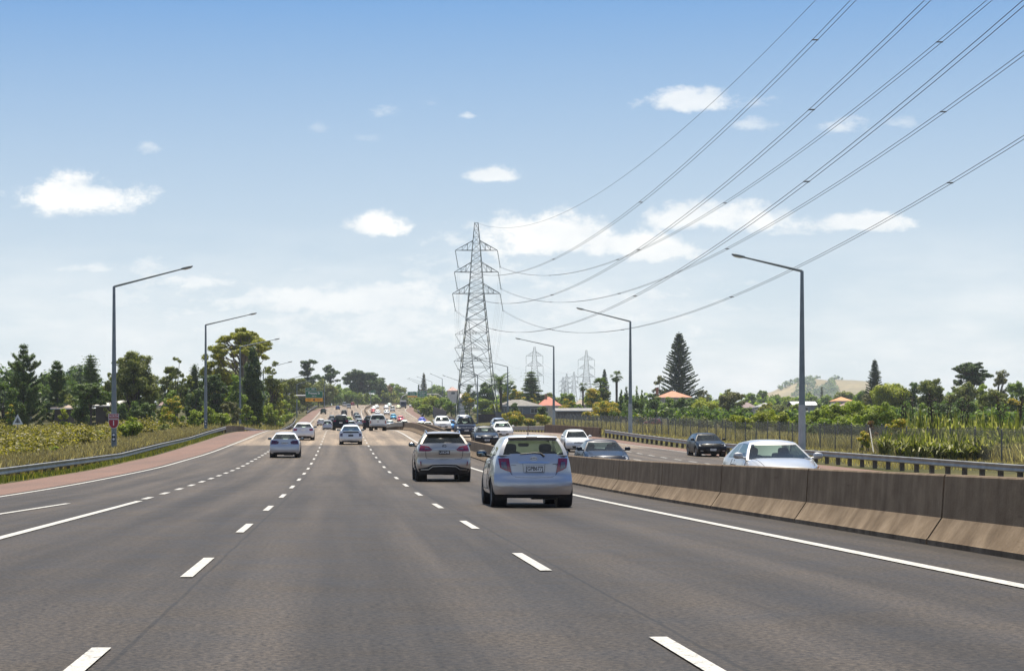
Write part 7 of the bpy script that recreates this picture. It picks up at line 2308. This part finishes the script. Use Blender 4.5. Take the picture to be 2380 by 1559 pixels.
# timber fence along the far right bank
def board_fence(label, pts, h, col, name='timber_fence', t=.12):
    m = MB(); rows = []
    k = 0
    for i in range(len(pts) - 1):
        a, b_ = Vector(pts[i]), Vector(pts[i + 1]); n = max(1, int((b_ - a).length / 2.4))
        for j in range(n):
            p, q = a.lerp(b_, j / n), a.lerp(b_, (j + .96) / n)
            m.prism([p + Vector((0, 0, -.3)), q + Vector((0, 0, -.3)), q + Vector((0, 0, h + (.04 if k % 2 else 0))), p + Vector((0, 0, h + (.04 if k % 2 else 0)))], (t, 0, 0)); k += 1
    return tag(m.build(name, plain('weathered_boards', col, .9, 0, .3, .8)), label, 'fence')
gp = lambda px, d: (lambda X: (X, d, GROUND(X, d)))((px - VX) * d / F)
board_fence('weathered grey timber noise fence beside the far guardrail', [gp(1006, 585), gp(1022, 520), gp(1037, 450)], 3.0, (.10, .09, .085))
board_fence('pale timber fence at the foot of the pylon', [gp(1037, 440), gp(1052, 380), gp(1072, 330)], 2.3, (.30, .25, .19))
board_fence('dark board fence in front of the grey house', [gp(1112, 470), gp(1180, 462)], 1.9, (.09, .065, .055))
board_fence('grey board fence below the right pylon leg', [gp(1152, 445), gp(1178, 440)], 2.6, (.09, .10, .11))
board_fence('brown board fence under the long grey house', [gp(1205, 470), gp(1262, 462)], 1.8, (.16, .12, .09))

# ---------------------------------------------------------------- signs
M_SIGNGREEN = plain('sign_green', (.008, .16, .075), .45, 0, .1, .4)
M_SIGNAMBER = plain('sign_amber', (.95, .42, .012), .45, 0, .06, .4)
M_SIGNRED = plain('sign_red', (.36, .012, .03), .4, 0, .08, 2)
M_SIGNBACK = plain('sign_back', (.22, .23, .24), .5, .4, .15, 1)
def board(parent, name, x, z, w, h, mat, border=.06, y=0.0, bm=None):
    b = MB(); b.box((0, 0, 0), (w, .08, h)); o = b.build(name, mat, parent); o.location = (x, y, z)
    if border:
        f = MB()
        for (cx, cz, sx_, sz_) in ((0, h / 2 - border, w - border, border * .6), (0, -h / 2 + border, w - border, border * .6), (-w / 2 + border, 0, border * .6, h - border * 2), (w / 2 - border, 0, border * .6, h - border * 2)):
            f.box((cx, -.045, cz), (sx_, .012, sz_))
        f.build('border', bm or M_PRINTW, o)
    return o
def exit_sign():
    d = 500.0; s = d / F
    X = (730 - VX) * s; zb = GROUND(-13, d)
    root = thing('exit_sign', 'green and amber motorway exit sign hung on a curved grey arm', 'road sign', (X, d, zb))
    wz = lambda y: 1.22 + (VY - y) * s - zb
    wx = lambda px: (px - 730) * s
    pn = board(root, 'sign_panel', 0, (wz(908.6) + wz(924.5)) / 2, 40 * s, wz(908.6) - wz(924.5), M_SIGNGREEN)
    text_mesh('lettering', 'Princes St', .86, M_PRINTW, pn, (0, -.06, .30), ext=.004, sx=.84, bold=.012)
    text_mesh('lettering', '700 m', .46, M_PRINTW, pn, (0, -.06, -.42), ext=.004)
    am = board(root, 'exit_only_panel', 0, (wz(924.7) + wz(932.8)) / 2, 40 * s, wz(924.7) - wz(932.8), M_SIGNAMBER, .05, 0, M_SIGNAMBER)
    text_mesh('lettering', 'EXIT', .40, M_PRINTB, am, (-1.2, -.06, 0), ext=.004); text_mesh('lettering', 'ONLY', .40, M_PRINTB, am, (1.2, -.06, 0), ext=.004)
    ar = MB(); ar.prism([(-.10, -.05, .32), (.10, -.05, .32), (.10, -.05, 0), (.38, -.05, .02), (0, -.05, -.34), (-.38, -.05, .02), (-.10, -.05, 0)], (0, -.01, 0)); ar.build('arrow', M_PRINTB, am)
    tb = board(root, 'exit_number_panel', wx(722.5), (wz(900.8) + wz(907.8)) / 2, 25.5 * s, wz(900.8) - wz(907.8), M_SIGNGREEN, .05)
    text_mesh('lettering', 'EXIT', .34, M_PRINTW, tb, (-.62, -.06, -.02), ext=.004); text_mesh('lettering', '441', .56, M_PRINTW, tb, (.55, -.06, 0), ext=.004, bold=.008)
    a = MB(); pts = [(wx(664), .35, 0), (wx(664), .35, wz(945)), (wx(666), .35, wz(934)), (wx(672), .35, wz(926)), (wx(681), .35, wz(921)), (wx(692), .35, wz(919.3)), (wx(749), .35, wz(919.0))]
    a.tube(pts, [.30, .28, .27, .26, .25, .23, .18], 10); a.build('gantry_arm', M_LAMPGREY, root, True, 60)
    for px in (716, 743):
        q = MB(); q.box((wx(px), .1, (wz(908) + wz(932)) / 2), (.12, .14, wz(908) - wz(932))); q.build('bracket', M_SIGNBACK, root)
exit_sign()
s_ = MB()
def post_sign(name, label, px0, px1, y0, y1, d, lines, posts=(), amber=0, ybase=None, arm=None):
    s = d / F; X = ((px0 + px1) / 2 - VX) * s
    g = GROUND(X, d)
    root = thing(name, label, 'road sign', (X, d, g))
    wz = lambda y: 1.22 + (VY - y) * s - g
    w = (px1 - px0) * s; h = wz(y0) - wz(y1)
    pn = board(root, 'sign_panel', 0, (wz(y0) + wz(y1)) / 2, w, h, M_SIGNGREEN, .1)
    for (t, xx, zz, sz_, al) in lines:
        text_mesh('lettering', t, sz_ * h, M_PRINTW, pn, (xx * w, -.06, zz * h), ext=.004, align=al, bold=.01)
    if amber:
        board(root, 'exit_only_panel', 0, wz(y1) - amber * h / 2 - .02, w, amber * h, M_SIGNAMBER, 0)
    for k in posts:
        p = MB(); p.tube([(k * w, .2, -.3), (k * w, .2, wz(y0) - .2)], .16, 8); p.build('post', M_SIGNBACK, root, True)
    if arm:
        a = MB(); a.tube([(px * s - (px0 + px1) / 2 * s, .35, wz(y)) for px, y in arm], .25, 8); a.build('gantry_arm', M_LAMPGREY, root, True, 60)
    return root
post_sign('direction_sign', 'long green direction sign with three lines beyond the crest', 829.5, 872.5, 901.5, 913.5, 1015, [('Princes St', -.36, .30, .24, 'LEFT'), ('Mt Wellington Hwy', -.36, .0, .24, 'LEFT'), ('Ellerslie-Panmure Hwy', -.36, -.30, .24, 'LEFT'), ('1', .42, .30, .24, 'CENTER'), ('2', .42, .0, .24, 'CENTER'), ('4', .42, -.30, .24, 'CENTER')], (-.25, .25))
post_sign('direction_sign', 'green sign with amber foot, left half of the far double sign', 947, 969, 910, 919.5, 1000, [('Princes St', .02, .15, .28, 'CENTER'), ('Onehunga', .02, -.22, .28, 'CENTER')], (), .3, arm=[(932, 940), (932, 928), (936, 920), (944, 916.5), (969, 916)])
post_sign('direction_sign', 'taller green sign, right half of the far double sign', 970, 992.5, 908, 922, 1000, [('Mt Wellington', 0, .18, .2, 'CENTER'), ('Hamilton', 0, -.12, .2, 'CENTER')], (), 0, arm=[(981, 916), (1018, 916), (1026, 921), (1029, 932), (1029, 948)])
# route sign on the nearest left lamp post
def route_sign():
    d = 133.0; X = (265 - VX) * d / F; g = GROUND(X, d)
    s = d / F; wz = lambda y: 1.22 + (VY - y) * s - g
    root = thing('route_sign', 'red NORTH 1 route shield strapped to the nearest left lamp post', 'road sign', (X, d - .24, g))
    w = 24.5 * s; h = 11.5 * s
    p = MB(); p.box((0, 0, 0), (w, .02, h)); o = p.build('direction_plate', M_PRINTW, root); o.location = (0, 0, wz(967))
    q = MB(); q.box((0, -.014, 0), (w - .05, .008, h - .05)); q.build('plate_face', M_SIGNRED, o)
    text_mesh('lettering', 'NORTH', .205, M_PRINTW, o, (0, -.022, -.005), ext=.002, sx=.86, bold=.003)
    def shield(k, y):
        pts = []
        hh = 22.0 * s * k; ww = 23.5 * s * k
        for (a, b_) in ((-.5, .5), (.5, .5), (.5, .1), (.46, -.12), (.36, -.30), (.20, -.44), (0, -.5), (-.20, -.44), (-.36, -.30), (-.46, -.12), (-.5, .1)):
            pts.append((a * ww, y, b_ * hh))
        return pts
    b = MB(); b.prism(shield(1, 0), (0, .02, 0)); so = b.build('shield', M_PRINTW, root); so.location = (0, 0, wz(984.8))
    f = MB(); f.prism(shield(.90, -.012), (0, .008, 0)); f.build('shield_face', M_SIGNRED, so)
    text_mesh('lettering', '1', .46, M_PRINTW, so, (0, -.02, .04), ext=.002, bold=.006)
    for y in (967, 980, 990):
        c = MB(); c.lathe([(.2, -.03), (.2, .03)], 12, 'z', (0, .24, wz(y))); c.build('strap', M_SIGNBACK, root)
route_sign()
def tri_sign():
    d = 215.0; s = d / F; X = (41 - VX) * s; g = GROUND(X, d)
    wz = lambda y: 1.22 + (VY - y) * s - g
    root = thing('warning_sign', 'white-edged triangular road sign rising out of the scrub', 'road sign', (X, d, g))
    w, zt, zb = 25 * s, wz(962), wz(986)
    m = MB(); m.prism([(-w / 2, 0, zb), (w / 2, 0, zb), (0, 0, zt)], (0, .03, 0)); m.build('sign_panel', M_PLATEW, root)
    c = Vector((0, 0, zb + (zt - zb) / 3)); k = .55
    pts = [c + (Vector(p) - c) * k for p in ((-w / 2, 0, zb), (w / 2, 0, zb), (0, 0, zt))]
    q = MB(); q.prism([(p.x, -.012, p.z) for p in pts], (0, .008, 0)); q.build('sign_face', M_SIGNBACK, root)
    b = MB(); b.box((0, -.02, c.z), (.05, .012, (zt - zb) * .42)); b.box((0, -.02, c.z - .1), (w * .36, .012, .05)); b.build('symbol', M_PRINTB, root)
    p = MB(); p.tube([(0, .06, -.2), (0, .06, zt - .2)], .04, 7); p.build('post', M_SIGNBACK, root)
tri_sign()

# a red car and a white one parked among the trees, seen over the fence
place(car('hatchback', 'red car parked behind the fence under the trees', 'car', hatch(), (.32, .03, .03), 2), (1521 - VX) * 395 / F, 395, 'away'); o_ = [o for o in COL.objects if o.get('label') == 'red car parked behind the fence under the trees'][0]; o_.location.z = GROUND(o_.location.x, 397); o_.rotation_euler = (0, 0, R(75))
# ---------------------------------------------------------------- hill on the horizon
def hill():
    d = 4000.0; s = d / F
    prof = [(1560, 985), (1740, 935), (1790, 914), (1822, 903), (1830, 897), (1845, 891), (1868, 886), (1900, 883.5), (1935, 884), (1970, 885.5), (1992, 887), (2005, 892), (2012, 901), (2045, 912), (2140, 938), (2330, 985)]
    xs = [(p[0] - VX) * s for p in prof]; zs = [1.22 + (VY - p[1]) * s for p in prof]
    rows = []
    X = np.linspace(xs[0], xs[-1], 90)
    Z = np.interp(X, xs, zs)
    rg = np.random.default_rng(3)
    for k, t in enumerate(np.linspace(0, 1, 16)):
        dy = -520 + 1040 * t
        f = math.sin(math.pi * t) ** .8
        base = 38
        rows.append([(x, d + dy, base + max(0, z - base) * f + (rg.normal() * 1.0 if 0 < k < 15 else 0)) for x, z in zip(X, Z)])
    m = MB(); m.grid(rows, flip=True)
    mt, nt, b = new_mat('dry_pasture')
    f = noise(nt, .006, 6, .62); g = noise(nt, .05, 5, .7)
    c = ramp(nt, f, [(0.35, (.20, .165, .085)), (0.65, (.36, .29, .16))])
    c = mixc(nt, 1.0, c, ramp(nt, g, [(0.35, (.75, .78, .72)), (0.65, (1.1, 1.08, 1.05))]), 'MULTIPLY')
    nt.links.new(c, b.inputs['Base Color']); b.inputs['Roughness'].default_value = 1.0
    tag(m.build('hill', mt, smooth_=True, angle=180), kind='structure')
    Cs, Rs = [], []
    def top(x): return float(np.interp(x, X, Z))
    def surf(x, y):
        t = (y - (d - 520)) / 1040
        return 38 + max(0, top(x) - 38) * math.sin(math.pi * min(1, max(0, t))) ** .8
    for i in range(1100):
        px = rg.uniform(1800, 1948)
        lo, hi = 890 - 4, 930
        ymax = np.interp(px, [1800, 1830, 1866, 1890, 1896, 1924, 1932, 1948], [.02, .5, 1.0, 1.0, .62, .66, .95, .45])
        fr = rg.random() * ymax
        y = d - 505 + 480 * fr; x = (px - VX) * y / F
        h = rg.uniform(5, 9)
        Cs.append((x, y, surf(x, y) + h * .2)); Rs.append(h * .6)
    for px, n in ((1815, 8), (1822, 8), (1832, 9), (1842, 9), (1853, 12), (1868, 8), (1940, 12), (1880, 10), (1890, 8)):
        for i in range(n):
            x = (px + rg.normal() * 4 - VX) * s; Cs.append((x, d + rg.normal() * 20, surf(x, d) + rg.uniform(2, 8))); Rs.append(rg.uniform(3, 5.5))
    V = clumps_to_mesh(Cs, Rs, 2.2, rg, 1.2, .9, .5)
    tag(big_mesh('hill_wood', V, quad_idx(len(V) // 4), leaf_mat('leaves_dark', *PAL['dark'])), 'dark wood draped over the left shoulder of the hill', 'wood', kind='stuff')
hill()

# ---------------------------------------------------------------- the air
if HAZE > 0:
    m = MB(); m.box((150, 2600, 78), (3600, 5300, 176))
    mt = bpy.data.materials.new('haze_air'); mt.use_nodes = True
    nt = mt.node_tree; nt.nodes.clear()
    pv = mnode(nt, 'ShaderNodeVolumePrincipled'); pv.inputs['Color'].default_value = (.86, .92, 1.0, 1); pv.inputs['Density'].default_value = HAZE; pv.inputs['Anisotropy'].default_value = 0.2
    out = mnode(nt, 'ShaderNodeOutputMaterial'); nt.links.new(pv.outputs[0], out.inputs['Volume'])
    tag(m.build('haze', mt), 'thin summer haze in the air', 'haze', kind='stuff')
